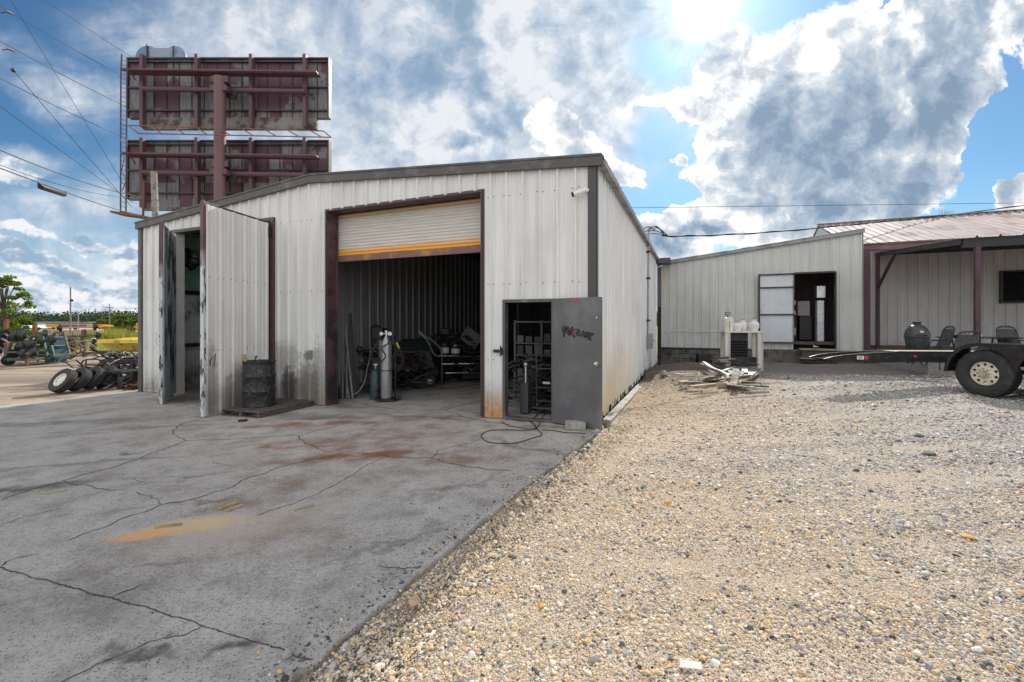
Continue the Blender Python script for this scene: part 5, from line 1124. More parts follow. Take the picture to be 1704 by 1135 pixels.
for k, (px, Y, h, rad) in enumerate(((203, 75, 3.6, 2.7), (190, 80, 3.2, 2.6), (218, 78, 3.3, 2.6), (228, 84, 3.0, 2.2))):
    tree('field_bush', ('rounded bush beyond the field, under the short pole', 'bush left of the short pole beyond the field', 'bush right of the short pole beyond the field', 'low bush half hidden by the workshop edge')[k], (P(px, 550, Y).x, Y, -.3), h, rad, 26, 2600, .20, m_leafy, 30 + k, 'bush', .1, 'bushes beyond the field', .05)
# far wood: one mass of clumps
cs = []; ss = []; r_ = np.random.default_rng(11)
for k in range(2300):
    X = r_.uniform(-420, 330); Y = r_.uniform(190, 300); top = 4.6 + 2.4 * noise.noise(Vector((X * .035, Y * .02, 0))) + r_.uniform(-.9, 1.6) + (Y - 190) * .012
    for j in range(38):
        u = r_.random(); w_ = 3.6 * (1 - .45 * u); cs.append((X + r_.normal() * w_, Y + r_.normal() * 3, -.5 + u * (top + 1.6))); ss.append(r_.uniform(.35, .8))
o = leaf_mesh('distant_wood', cs, ss, m_leafd, None, .5); tag(o, 'dark green wood along the horizon beyond the field', 'wood', kind='stuff')
# hills beyond the wood
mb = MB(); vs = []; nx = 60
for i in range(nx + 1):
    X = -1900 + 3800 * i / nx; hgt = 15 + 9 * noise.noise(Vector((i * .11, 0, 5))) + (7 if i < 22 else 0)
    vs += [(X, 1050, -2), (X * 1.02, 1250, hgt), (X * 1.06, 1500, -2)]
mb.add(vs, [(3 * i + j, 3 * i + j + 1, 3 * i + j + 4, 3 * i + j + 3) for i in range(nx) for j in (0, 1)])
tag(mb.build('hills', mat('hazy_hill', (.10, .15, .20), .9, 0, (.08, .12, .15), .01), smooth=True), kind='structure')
# grass and weeds
def blades(name, n, region, hmin, hmax, label, mt, seed, w=.02):
    r_ = np.random.default_rng(seed); X = r_.uniform(region[0], region[1], n); Y = r_.uniform(region[2], region[3], n); pat = np.array([noise.noise(Vector((x * .35, y * .2, 2))) for x, y in zip(X, Y)])
    H = hmin + (hmax - hmin) * r_.random(n) * np.clip(.5 + pat * 1.3, .15, 1); A = r_.uniform(0, 6.28, n); B_ = np.stack([X, Y, np.full(n, -.2)], 1); T_ = B_ + np.stack([r_.normal(0, .22, n) * H, r_.normal(0, .22, n) * H, H], 1); D_ = np.stack([np.cos(A), np.sin(A), 0 * A], 1) * (w * (1 + Y / 40))[:, None]
    V = np.stack([B_ - D_, B_ + D_, T_], 1).reshape(-1, 3); me = bpy.data.meshes.new(name); me.vertices.add(3 * n); me.vertices.foreach_set('co', V.astype(np.float32).ravel()); me.loops.add(3 * n); me.loops.foreach_set('vertex_index', np.arange(3 * n, dtype=np.int32)); me.polygons.add(n); me.polygons.foreach_set('loop_start', np.arange(0, 3 * n, 3, dtype=np.int32)); me.update(calc_edges=True)
    tag(obj(name, me, mt), label, 'grass', kind='stuff')
blades('field_grass', 30000, (-75, -15, 30, 60), .08, .30, 'short bright grass of the field beyond the drive', m_blade, 1)
blades('tall_weeds', 16000, (-58, -36, 47, 62), .4, 1.5, 'tall seeding weeds in front of the bushes', m_blade, 2, .025)

# ------------------------------------------------------------------ trailers
def wheel_part(parent, x, y, rz, z=.387, out=1):
    ty = tyre_mesh(.387, .235, .205).build('wheel', m_rubber, parent, smooth=True); ty.location = (x, y, z); ty.rotation_euler = (0, 0, rz)
    rim_mesh(.225, .19, 10).build('rim', mat('trailer_rim', (.74, .69, .57), .42, .15, (.30, .25, .18), 6, .62, .78), ty, smooth=True)
    mb = MB(); mb.cyl((0, -.045, 0), (0, -.115, 0), .050, 20, .046); mb.cyl((0, -.115, 0), (0, -.130, 0), .032, 16)
    mb.build('hub', mat('trailer_hub', (.50, .44, .34), .5, .2, (.22, .17, .12), 12, .5, .7), ty, smooth=True)
    mb = MB()
    for q in range(8): a = q * math.pi / 4; c = (.076 * math.cos(a), 0, .076 * math.sin(a)); mb.cyl((c[0], -.08, c[2]), (c[0], -.105, c[2]), .012, 6)
    mb.build('wheel_nut', m_steel, ty)['kind'] = 'stuff'
    mb = MB(); mb.cyl((0, -.04, 0), (0, .10, 0), .15, 20); mb.build('brake_drum', m_black, ty); return ty
# the wheeled trailer whose bed runs out of the frame on the right: local +x runs towards the viewer along its side, +y into the bed
s_dir = Vector((.20, -.98, 0)).normalized(); wc = Vector((7.80, 7.22)); gz = CAMH - (661 - HY) / F * 7.2; TA = math.atan2(s_dir.y, s_dir.x)
tr = thing('tandem_trailer', 'black tandem trailer running out of frame with cream ten-hole wheel under a rounded fender', 'trailer', (wc.x, wc.y, gz), TA)
for x in (0, .90): wheel_part(tr, x, .03, 0)
for x in (0, .90): wheel_part(tr, x, 2.2, math.pi)
mb = MB(); ri, ro = .445, .500; xs_ = [-ro + (2 * ro + .90) * i / 100 for i in range(101)]; vs = []
def ftop(x): return .387 + math.sqrt(max(0, ro * ro - x * x)) if x < 0 else (.387 + ro if x < .90 else .387 + math.sqrt(max(0, ro * ro - (x - .90) ** 2)))
def fbot(x):
    r_ = .387
    for c in (0, .90):
        if abs(x - c) < ri: r_ = max(r_, .387 + math.sqrt(ri * ri - (x - c) ** 2))
    return r_
for x in xs_: vs += [(x, -.14, fbot(x)), (x, -.14, max(ftop(x), fbot(x) + .001))]
mb.add(vs, [(2 * i, 2 * i + 2, 2 * i + 3, 2 * i + 1) for i in range(100)]); vs = []
for x in xs_: z = max(ftop(x), fbot(x)); vs += [(x, -.145, z), (x, .24, z), (x, -.145, z - .012), (x, .24, z - .012)]
for i in range(100):
    a = 4 * i; mb.add([vs[a], vs[a + 1], vs[a + 5], vs[a + 4], vs[a + 2], vs[a + 3], vs[a + 7], vs[a + 6]], [(0, 1, 2, 3), (4, 5, 6, 7), (0, 3, 7, 4)])
mb.build('fender', m_blackg, tr, smooth=True)
mb = MB(); mb.b2((-.50, .24, .52), (3.2, .29, .70)); mb.build('side_rail', m_blackg, tr, bevel=.004); mb = MB(); mb.b2((-.50, 1.9, .52), (3.2, 1.95, .70)); mb.build('side_rail', m_blackg, tr, bevel=.004)
mb = MB(); mb.b2((-.50, .291, .66), (3.2, 1.899, .69)); mb.build('deck', m_woodg, tr)
mb = MB(); mb.b2((-.54, .24, .52), (-.501, 1.95, .70)); mb.build('end_beam', m_blackg, tr)
for x in (0, .90): MB().cyl((x, .05, .387), (x, 2.15, .387), .04, 12).build('axle', m_black, tr)
# low flat ramp deck behind it: long black channel with a tapered tail
K_ = 1.14; rc_ = Vector((wc.x * K_, wc.y * K_)); zg = hz(*rc_); TB = math.atan2(-.10, .995)
fb = thing('ramp_trailer', 'long low black ramp trailer with tapered tail, a white label and red side markers', 'trailer', (rc_.x, rc_.y, zg), TB)
def rz_(py, k=1.0): return CAMH - (py - HY) / F * 8.45 * k - zg
def rail(y, nm='side_rail'):
    T = [(1373, 597.2), (1385, 594), (1402, 591.3), (1440, 588.6), (1470, 587), (1497, 585), (1600, 585.5)]; Bt = [(1373, 598.2), (1395, 601.5), (1440, 602.2), (1497, 601.6), (1600, 602)]
    def cv(px, py):
        k = (px - CX) / F; c, s_ = math.cos(TB), math.sin(TB)   # solve along the channel
        x = (k * rc_.y - rc_.x) / (c - k * s_); return (x, y, CAMH - (py - HY) / F * (rc_.y + s_ * x) - zg)
    top = [cv(*q) for q in T]; bot = [cv(*q) for q in Bt]; top.append((1.2, y, top[-1][2])); bot.append((1.2, y, bot[-1][2]))
    mb = MB(); mb.prism(top + bot[::-1], (0, .05, 0))
    for a, b in zip(top, top[1:]): mb.bar((a[0], y - .004, a[2] + .003), (b[0], y - .004, b[2] + .003), .02, .010)
    mb.bar((bot[2][0], y - .004, bot[2][2]), (1.2, y - .004, bot[-1][2]), .012, .014)
    return mb.build(nm, mat('satin_black', (.016, .016, .018), .5, 0, (.035, .034, .033), 6, spec=.3), fb, bevel=.0), cv
rl, cv = rail(0.0); rail(.50)
def patch(px0, py0, px1, py1, nm, m_, parent, dy=.006):
    a = cv(px0, py0); b = cv(px1, py1); return MB().b2((a[0], -dy, b[2]), (b[0], -.001, a[2])).build(nm, m_, parent)
lbp = patch(1426, 592, 1437.5, 598.2, 'licence_label', m_white, rl)
for i in range(3): patch(1428, 593 + i * 1.7, 1436 - i * 1.5, 593.8 + i * 1.7, 'label_print', m_darkst, lbp, .008)
patch(1439.5, 592, 1444, 598, 'red_marker', m_redp, rl); a = cv(1522, 593); MB().cyl((a[0], .0, a[2]), (a[0], -.02, a[2]), .024, 16).build('red_marker', m_redp, rl)
a = cv(1497, 585); b = cv(1373, 597.2); mb = MB(); mb.b2((a[0], .051, a[2] - .03), (1.2, .499, a[2] - .002)); mb.build('deck', mat('deck_boards', (.42, .36, .29), .7, 0, (.25, .21, .17), 3, .45, .65, stretch=(.3, 4, 1)), fb)
mb = MB(); mb.prism([(a[0], .051, a[2] - .03), (a[0], .051, a[2] - .002), (b[0] + .02, .051, b[2] - .01), (b[0] + .02, .051, b[2] - .03)], (0, .448, 0)); mb.build('dovetail', mat('matt_black', (.012, .012, .013), .95, 0, spec=.05), fb)
for x in (-.35, .9): MB().b2((x, .02, 0), (x + .08, .08, .5)).build('leg', m_black, fb)
mb = MB(); mb.prism([(-.35, -.02, 0), (-.05, -.02, 0), (-.05, -.02, .40), (-.12, -.02, .40)], (0, .03, 0)); mb.build('landing_foot', m_darkst, fb)
a = GH(1535, 616); mb = MB(); mb.prism([Vector((0, 0, .0)), Vector((.75, -.08, .0)), Vector((.78, .1, .02)), Vector((.3, .15, .03))], (0, 0, .02)); solo(mb, 'sheet_offcut', m_steel, 'crumpled bright metal strip on the gravel under the ramp trailer', 'metal offcut', (0, 0, 0)).location = a + Vector((0, 0, .03))

# ------------------------------------------------------------------ patio things
PZ = .47
gp = P(1526, 600, 12.4); kg = thing('ceramic_grill', 'egg-shaped dark green-grey charcoal grill on a stand by the long building', 'grill', (gp.x, gp.y, PZ), TH)
m_gr = mat('dark_ceramic', (.045, .055, .058), .45, 0, (.07, .075, .075), 12)
kg.scale = (.82, .82, 1.0); mb = MB(); mb.lathe([(.16, .32), (.24, .42), (.30, .56), (.33, .72), (.335, .78)], 32); mb.build('bowl', m_gr, kg, smooth=True)
mb = MB(); mb.lathe([(.345, .785), (.34, .86), (.29, .99), (.20, 1.08), (.10, 1.12)], 32); ld = mb.build('lid', m_gr, kg, smooth=True)
mb = MB(); mb.lathe([(.11, 1.10), (.105, 1.17), (.12, 1.175), (.12, 1.21), (.02, 1.22)], 24); mb.build('chimney_cap', m_black, ld, smooth=True)
mb = MB(); mb.box((0, -.335, .93), (.10, .012, .05)); mb.build('gauge', m_alu, ld)
mb = MB(); mb.torus((0, 0, .775), .345, .012, 32, 6); mb.tube([(-.13, -.32, .82), (-.13, -.42, .84), (.13, -.42, .84), (.13, -.32, .82)], .014, 8); mb.build('band', m_darkst, kg)
for a in (45, 135, 225, 315): MB().bar((.26 * math.cos(R(a)), .26 * math.sin(R(a)), 0), (.3 * math.cos(R(a)), .3 * math.sin(R(a)), .62), .035, .035).build('leg', m_darkst, kg)
mb = MB(); mb.torus((0, 0, .34), .28, .018, 24, 6); mb.build('stand_ring', m_darkst, kg)
m_mesh = mat('woven_mesh', (.10, .105, .11), .7, 0, (.05, .05, .052), 30, .45, .6)
def chair(label, loc, rz):
    t = thing('patio_chair', label, 'chair', loc, rz, group='mesh patio chairs by the table')
    mb = MB(); mb.tube(smooth_pts([Vector(v) for v in ((-.25, .20, .42), (-.25, .30, .70), (-.22, .38, .98), (-.10, .41, 1.07), (.10, .41, 1.07), (.22, .38, .98), (.25, .30, .70), (.25, .20, .42))], 5), .014, 7); mb.build('back_frame', m_black, t, smooth=True)
    mb = MB(); mb.prism([(-.24, .22, .44), (.24, .22, .44), (.21, .385, .99), (-.21, .385, .99)], (0, .008, 0)); mb.build('backrest', m_mesh, t)
    mb = MB()
    for i in range(5): x = -.14 + i * .07; mb.tube([(x, .385, 1.0), (x * 1.3, .40, 1.03), (x, .41, 1.062)], .007, 5)
    mb.tube([(-.18, .405, 1.03), (0, .412, 1.045), (.18, .405, 1.03)], .006, 5); mb.build('scroll_work', m_black, t)
    mb = MB(); mb.b2((-.25, -.25, .41), (.25, .24, .425)); mb.tube([(-.25, -.26, .42), (.25, -.26, .42), (.26, .24, .42), (-.26, .24, .42), (-.25, -.26, .42)], .014, 6); mb.build('seat', m_mesh, t)
    for sx in (-1, 1): mb = MB(); mb.tube(smooth_pts([Vector((sx * .25, .30, .66)), Vector((sx * .31, .05, .66)), Vector((sx * .31, -.22, .64)), Vector((sx * .29, -.26, .42)), Vector((sx * .28, -.30, 0))], 4), .013, 6); mb.build('arm', m_black, t, smooth=True); MB().bar((sx * .25, .22, .42), (sx * .28, .36, 0), .024, .024).build('leg', m_black, t)
    return t
c0 = P(1553, 600, 12.9); chair('mesh patio chair directly behind the round grill', (c0.x, c0.y, PZ), R(-105)); c0 = P(1692, 600, 12.6); chair('mesh patio chair at the right end of the table, cut by the frame', (c0.x, c0.y, PZ), R(-15)); c0 = P(1597, 600, 11.6); chair('low mesh patio chair seen from behind in front of the table', (c0.x, c0.y, PZ - .12), R(160))
tp_ = P(1628, 600, 12.9); tb = thing('patio_table', 'dark oval patio table with cloths and a white dish on it', 'table', (tp_.x, tp_.y, PZ), TH + R(8))
mb = MB(); mb.lathe([(.98, .73), (1.0, .745), (.98, .76)], 44); mb.v = [(v[0], v[1] * .6, v[2]) for v in mb.v]; mb.build('table_top', mat('dark_glass_top', (.03, .04, .05), .3), tb, smooth=True)
for sx in (-1, 1):
    for sy in (-1, 1): MB().tube([(sx * .5, sy * .25, .73), (sx * .45, sy * .22, .4), (sx * .6, sy * .32, 0)], .02, 8).build('leg', m_black, tb)
m_cl = mat('navy_cloth', (.02, .035, .055), .9)
mb = MB(); mb.rock((-.45, -.1, .79), .30, 3, .12); o = wb(mb, 'cloth', m_cl, None) if False else solo(mb, 'folded_cloth', m_cl, 'crumpled navy cloth lying on the left half of the table', 'cloth', (0, 0, 0), smooth=True); o.location = tb.location; o.rotation_euler = tb.rotation_euler
mb = MB(); mb.rock((-.05, .05, .80), .20, 8, .35); o = solo(mb, 'white_dish', m_whiteb, 'pale rounded dish in the middle of the table', 'dish', (0, 0, 0), smooth=True); o.location = tb.location; o.rotation_euler = tb.rotation_euler

# ------------------------------------------------------------------ stand with tanks, steps, mat and scrap
sp_ = P(1233, 600, 13.6); sz = hz(sp_.x, sp_.y); st = thing('tank_stand', 'pale steel channel stand carrying four white tanks beside the door panel', 'stand', (sp_.x, sp_.y, sz), TH + R(12))
TZ = CAMH - (551 - HY) / F * 13.4 - sz
mb = MB(); mb.b2((-.54, -.28, TZ - .05), (.54, .28, TZ)); mb.build('top', m_whiter, st, bevel=.005)
for sx in (-1, 1):
    for sy in (-1, 1): mb = MB(); x = sx * .46; mb.b2((x - .075, sy * .24 - .01, -.12), (x + .075, sy * .24 + .01, TZ - .05)); mb.b2((x - .075, sy * .24 - .05, -.12), (x - .06, sy * .24 - .011, TZ - .05)); mb.b2((x + .06, sy * .24 - .05, -.12), (x + .075, sy * .24 - .011, TZ - .05)); mb.build('leg', m_whiter, st, bevel=.003)
def on_stand(x, y): m_ = Matrix.Rotation(TH + R(12), 3, 'Z'); v = m_ @ Vector((x, y, 0)); return Vector((sp_.x + v.x, sp_.y + v.y, sz + TZ + .002))
def gas_tank(label, x, y, r, h, rz=0.0):
    t = thing('gas_tank', label, 'gas bottle', on_stand(x, y), rz, group='white gas tanks on the stand')
    mb = MB(); mb.lathe([(r * .7, 0), (r * .7, .03), (r, .05 + r * .3), (r, h * .72), (r * .92, h * .82), (r * .6, h * .93), (r * .2, h * .97)], 24); mb.build('tank_body', m_white, t, smooth=True)
    mb = MB(); mb.lathe([(r * .55, h * .9), (r * .58, h * 1.16), (r * .54, h * 1.16), (r * .51, h * .9)], 20, close=True); mb.build('collar', m_white, t, smooth=True)
    mb = MB(); mb.cyl((0, 0, h * .95), (0, 0, h * 1.12), .022, 8); mb.cyl((-.05, 0, h * 1.08), (.06, 0, h * 1.08), .014, 8); mb.torus((0, 0, h * 1.18), .04, .012, 12, 6); mb.build('valve', m_black, t)
    return t
gas_tank('squat white gas tank next to the tall sprayer', -.13, -.05, .15, .24); gas_tank('white gas tank in the middle of the stand, behind the others', .08, .12, .15, .29); t3 = gas_tank('white gas tank with round black handle at the right end of the stand', .36, -.02, .15, .31)
t = thing('sprayer', 'tall cream pump sprayer with a black D handle at the left of the stand', 'sprayer', on_stand(-.38, 0)); mb = MB(); mb.lathe([(.15, 0), (.165, .02), (.165, .34), (.15, .40), (.06, .43)], 24); mb.build('tank', m_cream, t, smooth=True)
mb = MB(); mb.cyl((0, 0, .42), (0, 0, .50), .015, 8); mb.tube([(-.07, 0, .50), (.07, 0, .50), (.075, 0, .58), (-.075, 0, .58), (-.07, 0, .50)], .014, 6); mb.build('handle', m_black, t); mb = MB(); mb.tube([(.0, -.05, .43), (-.02, -.17, .3), (-.02, -.17, .02)], .008, 6); mb.build('hose', m_hose, t)
cr = thing('louvred_unit', 'dark louvred metal unit standing under the tank stand', 'metal unit', (*on_stand(-.05, .15).xy, sz), TH + R(12)); mb = MB(); mb.b2((-.26, -.12, .05), (.26, .2, TZ - .06)); mb.build('cabinet', m_darkst, cr)
mb = MB()
for i in range(6): mb.box((0, -.135, .4 + i * .085), (.5, .03, .05), (R(30), 0, 0))
mb.build('louvre', m_black, cr); MB().b2((-.2, -.13, .06), (.5, -.121, .36)).build('apron', m_darkst, cr)
t = thing('wooden_step', 'grey wooden step box below the open shed doorway', 'step', L(5.55, 11.85, .22), TH); mb = MB(); mb.b2((-.58, -.28, .44), (.58, .2, .49)); mb.build('tread', m_woodg, t, bevel=.004)
mb = MB(); mb.b2((-.52, -.20, .0), (.52, .18, .44)); mb.build('riser', m_wooddk, t); mb = MB(); mb.b2((-.6, -.34, .13), (.6, .0, .165)); mb.build('lower_tread', m_woodg, t, bevel=.004)
mb = MB(); a, b_ = GH(1268, 601), GH(1395, 602); c, d = GH(1385, 594), GH(1275, 594)
mb.add([v + Vector((0, 0, .035)) for v in (a, b_, c, d)], [(0, 1, 2, 3)]); mb.add([v + Vector((0, 0, -.05)) for v in (a, b_, c, d)], [(0, 3, 2, 1)]); mb.f += [(0, 4, 5, 1), (1, 5, 6, 2), (2, 6, 7, 3), (3, 7, 4, 0)]; mb.mi += [0] * 4
solo(mb, 'rubber_mat', m_black, 'long black mat lying on the ground before the shed doorway', 'mat', a)
a = GH(1180, 604); mb = MB(); mb.b2((a.x - .42, a.y, a.z - .05), (a.x + .42, a.y + .35, a.z + .36)); solo(mb, 'black_crate', m_black, 'low black crate on the mound by the block footing', 'crate', a, bevel=.02)
def gpt(cx_, cy_, h=0.0): return GH(1120 + cx_ / 10.02, 580 + cy_ / 10.02, h)
m_scrw = mat('scuffed_pale_sheet', (.24, .225, .20), .8, 0, (.10, .088, .078), 6, .42, .6, spec=.2)
m_scrg = mat('dull_grey_sheet', (.20, .205, .21), .65, 0, (.10, .10, .10), 6, .45, .62)
SP = [  # crop points, height, width, thick, material, label
 ([(470, 240), (600, 330), (700, 400), (860, 415)], .16, .10, .012, m_scrw, 'curved white strip of sheet metal arching over the left of the pile'),
 ([(510, 215), (650, 310), (790, 365), (930, 435)], .22, .08, .012, m_scrg, 'bent grey channel strip crossing above the curved white one'),
 ([(230, 545), (440, 500), (640, 470)], .06, .07, .03, m_woodg, 'long pale plank at the far left of the scrap pile'),
 ([(1150, 495), (1390, 320)], .14, .24, .03, m_scrg, 'wide grey plank on the right of the scrap pile'),
 ([(1110, 575), (1415, 385)], .10, .12, .04, m_woodg, 'long pale board along the right edge of the pile'),
 ([(840, 362), (1025, 298)], .16, .09, .03, m_scrg, 'grey board sticking out at the back of the pile'),
 ([(1120, 370), (1060, 565)], .16, .18, .02, m_scrw, 'white sheet strip right of the centre of the pile'),
 ([(1050, 330), (1035, 480), (990, 600)], .19, .15, .02, m_scrw, 'bent white strip beside the beige block'),
 ([(965, 360), (985, 425)], .2, .14, .03, m_woodg, 'short grey board end above the beige block'),
 ([(1190, 310), (1200, 400)], .17, .14, .02, m_scrg, 'short grey sheet end at the top of the pile'),
 ([(435, 390), (425, 470)], .16, .035, .02, m_scrw, 'small upright white stick left of the pile')]
for (pts, h, w, th_, m_, lab) in SP:
    g = [gpt(x, y, h) for x, y in pts]; g = smooth_pts(g, 4) if len(g) > 2 else g; mb = MB(); L0 = []
    for i, p in enumerate(g):
        d = (g[min(i + 1, len(g) - 1)] - g[max(0, i - 1)]).normalized(); n_ = Vector((-d.y, d.x, 0)).normalized(); L0 += [p - n_ * w / 2, p + n_ * w / 2, p + n_ * w / 2 - Vector((0, 0, th_)), p - n_ * w / 2 - Vector((0, 0, th_))]
    k = len(g); mb.add(L0, [(4 * i + a, 4 * i + (a + 1) % 4, 4 * i + 4 + (a + 1) % 4, 4 * i + 4 + a) for i in range(k - 1) for a in range(4)] + [(0, 1, 2, 3), (4 * k - 4, 4 * k - 1, 4 * k - 2, 4 * k - 3)])
    solo(mb, 'scrap_strip', m_, lab, 'scrap piece', g[0] - Vector((0, 0, th_)), 'scrap pieces on the mound')
mb = MB(); q = [gpt(750, 575, .10), gpt(905, 580, .10), gpt(990, 445, .16), gpt(835, 440, .16)]; mb.prism(q, (0, .02, -.10)); solo(mb, 'insulation_block', mat('beige_foam', (.46, .43, .34), .8, 0, (.3, .27, .2), 6, .5, .7), 'square beige foam block lying flat at the front of the scrap pile', 'foam block', q[0], 'scrap pieces on the mound', bevel=.01)
mb = MB(); q = [gpt(570, 560, .05), gpt(690, 545, .06), gpt(840, 425, .12), gpt(690, 430, .12)]; e1 = q[1] - q[0]; e2 = q[2] - q[1]; vs = []
for i in range(15):
    o = q[0] + e1 * i / 14 * 1.2; vs += [o + Vector((0, 0, .02 * (i % 2))), o + e2 + Vector((0, 0, .02 * (i % 2)))]
mb.add(vs, [(2 * i, 2 * i + 2, 2 * i + 3, 2 * i + 1) for i in range(14)]); solo(mb, 'corrugated_scrap', mat('brown_corrugated', (.20, .165, .15), .6, .2, (.35, .34, .33), 9, .5, .65), 'brown-grey corrugated sheet left of the beige foam block', 'scrap sheet', q[0], 'scrap pieces on the mound')
r_ = random.Random(5)
for i in range(46):
    cx_, cy_ = (r_.uniform(700, 1340), r_.uniform(120, 260)) if i < 20 else ((r_.uniform(930, 1330), r_.uniform(420, 640)) if i < 36 else (r_.uniform(150, 700), r_.uniform(420, 640)))
    dark = i < 20; p = gpt(cx_, cy_, .05 + (r_.uniform(0, .22) if dark else r_.uniform(0, .12))); a = r_.uniform(-.5, .8) if i > 19 else r_.uniform(-.9, .9); l = r_.uniform(.25, .8); d = Vector((math.cos(a), math.sin(a), r_.uniform(-.12, .15))) * l / 2
    m_ = r_.choice([m_black, m_wooddk, m_darkst, m_woodg]) if dark else r_.choice([m_scrw, m_woodg, m_wood, m_scrg, m_wooddk, m_scrw])
    mb = MB(); mb.bar(p - d, p + d, r_.uniform(.05, .16), r_.uniform(.012, .035)); o = solo(mb, 'scrap_board', m_, 'charred dark offcut lying behind the pale strips of the scrap pile' if dark else ('broken pale offcut at the front and right of the scrap pile' if i < 36 else 'small offcut scattered left of the scrap pile'), 'offcut', p, 'dark offcuts on the mound' if dark else ('broken offcuts in the scrap pile' if i < 36 else 'small offcuts left of the pile'))
a = GH(1105, 626); solo(MB().rock(a + Vector((0, 0, .05)), .13, 4, .8), 'rock', m_block, 'pale rounded rock at the foot of the black downspout', 'rock', a, smooth=True)
# inside the shed doorway
def inside(px, py0, py1, Y): return P(px, py0, Y), P(px, py1, Y)
m_frg = mat('fridge_enamel', (.74, .76, .78), .25, .1)
a = L(6.02, 13.0, .94); t = thing('white_freezer', 'narrow tall white cabinet just inside the shed doorway', 'cabinet', L(5.83, 12.9, .94), TH); mb = MB(); mb.b2((-.1, -.12, 0), (.12, .2, 1.55)); mb.build('cabinet', m_frg, t, bevel=.02); mb = MB(); mb.b2((-.12, -.15, 1.65), (.16, .2, 2.1)); mb.build('upper_box', m_alu, t, bevel=.01)
t = thing('tool_cabinet', 'black cabinet with a grey box on top inside the shed doorway', 'cabinet', L(5.38, 13.3, .94), TH); mb = MB(); mb.b2((-.16, -.2, .05), (.24, .3, .98)); mb.build('cabinet', m_black, t, bevel=.01); mb = MB(); mb.b2((-.22, -.2, .985), (.18, .3, 1.55)); mb.build('grey_box', mat('mid_grey_paint', (.30, .28, .28), .5), t, bevel=.01)
t = thing('shelf_rack', 'rack of small white and dark items at the left inside the shed', 'shelf rack', L(4.98, 13.3, .94), TH); mb = MB(); r_ = random.Random(8)
for x in (-.15, .15): mb.bar((x, -.1, 0), (x, -.1, 1.6), .03, .03); mb.bar((x, .2, 0), (x, .2, 1.6), .03, .03)
for z in (.2, .6, 1.0, 1.4): mb.b2((-.17, -.12, z), (.17, .22, z + .02))
mb.build('frame', m_black, t)
for k in range(8): z = (.22, .62, 1.02, 1.42)[k // 2]; x = -.08 + .16 * (k % 2); MB().b2((x - .05, -.1, z), (x + .05, .05, z + r_.uniform(.12, .3))).build('boxed_item', m_white if k % 3 else m_darkst, t)

# ------------------------------------------------------------------ workshop contents
def cyl_pt(px, py, Y): return P(px, py, Y)
gy = 9.65; q = P(643, 660, gy); fz = slab_z(-6) + .0; t = thing('gas_cylinder_cart', 'tall silver gas cylinder strapped on a two-wheeled cart in the big doorway', 'cylinder cart', (q.x, gy, fz))
mb = MB(); mb.lathe([(.115, .09), (.12, .12), (.12, 1.20), (.105, 1.32), (.05, 1.42), (.03, 1.46)], 28); mb.build('cylinder', mat('brushed_cylinder', (.36, .37, .38), .3, .5, (.24, .25, .25), 4, .5, .7), t, smooth=True)
mb = MB(); mb.cyl((0, 0, 1.45), (0, 0, 1.56), .025, 10); mb.cyl((0, 0, 1.5), (.1, -.03, 1.5), .02, 8); mb.cyl((.1, -.06, 1.5), (.1, -.09, 1.5), .045, 16); mb.cyl((.0, 0, 1.54), (.0, 0, 1.57), .045, 12); mb.cyl((-.09, -.03, 1.50), (-.09, -.07, 1.5), .04, 16); mb.cyl((-.09, -.02, 1.5), (0, 0, 1.5), .015, 8); mb.build('regulator', m_alu, t, smooth=True)
mb = MB(); mb.bar((-.16, .15, .05), (-.16, .15, 1.25), .03, .03); mb.bar((.16, .15, .05), (.16, .15, 1.25), .03, .03); mb.bar((-.16, .15, .75), (.16, .15, .75), .03, .03); mb.bar((-.16, .15, 1.25), (.16, .15, 1.25), .03, .03); mb.b2((-.2, -.16, .05), (.2, .18, .08)); mb.torus((0, 0, .7), .128, .008, 24, 5); mb.build('cart_frame', m_black, t)
for x in (-.24, .24): mb = MB(); mb.cyl((x - .025, .12, .13), (x + .025, .12, .13), .13, 24); w_ = mb.build('wheel', m_rubber, t, smooth=True); mb = MB(); mb.cyl((x - .028, .12, .13), (x + .028, .12, .13), .075, 18); mb.build('rim', m_steel, w_, smooth=True)
mb = MB(); mb.tube(smooth_pts([Vector(v) for v in ((-.09, -.06, 1.48), (-.22, -.12, 1.2), (-.28, -.1, 1.0), (-.16, -.14, .88), (.02, -.15, 1.0), (-.06, -.15, 1.2), (.08, -.13, 1.3), (.1, -.08, 1.48))], 6), .012, 6); mb.build('hose', m_cable, t, smooth=True)
q2 = P(625, 660, 9.95); t = thing('green_cylinder', 'short dark green gas cylinder left of the silver one', 'gas cylinder', (q2.x, 9.95, fz)); mb = MB(); mb.lathe([(.12, 0), (.125, .03), (.125, .55), (.10, .65), (.04, .70)], 24); mb.build('cylinder', mat('dark_green_enamel', (.04, .075, .08), .4), t, smooth=True); mb = MB(); mb.cyl((0, 0, .69), (0, 0, .8), .02, 8); mb.b2((-.04, -.02, .78), (.05, .02, .81)); mb.build('valve', m_alu, t)
q3 = P(632, 600, 10.7); t = thing('drill_press', 'dark bench drill press with hose behind the silver cylinder', 'machine', (q3.x, 10.7, fz)); mb = MB(); mb.b2((-.15, -.2, 0), (.2, .2, .9)); mb.build('base', m_black, t, bevel=.01); mb = MB(); mb.cyl((0, .05, .9), (0, .05, 1.5), .045, 12); mb.build('column', m_steel, t); mb = MB(); mb.box((0, -.02, 1.48), (.26, .42, .26)); mb.rock((-.08, -.1, 1.62), .14, 6); mb.build('head', m_black, t, bevel=.02); mb = MB(); mb.cyl((-.1, -.1, 1.12), (-.42, -.15, 1.1), .03, 8); mb.sphere((-.44, -.15, 1.1), .08, 8); mb.build('feed_lever', m_black, t)
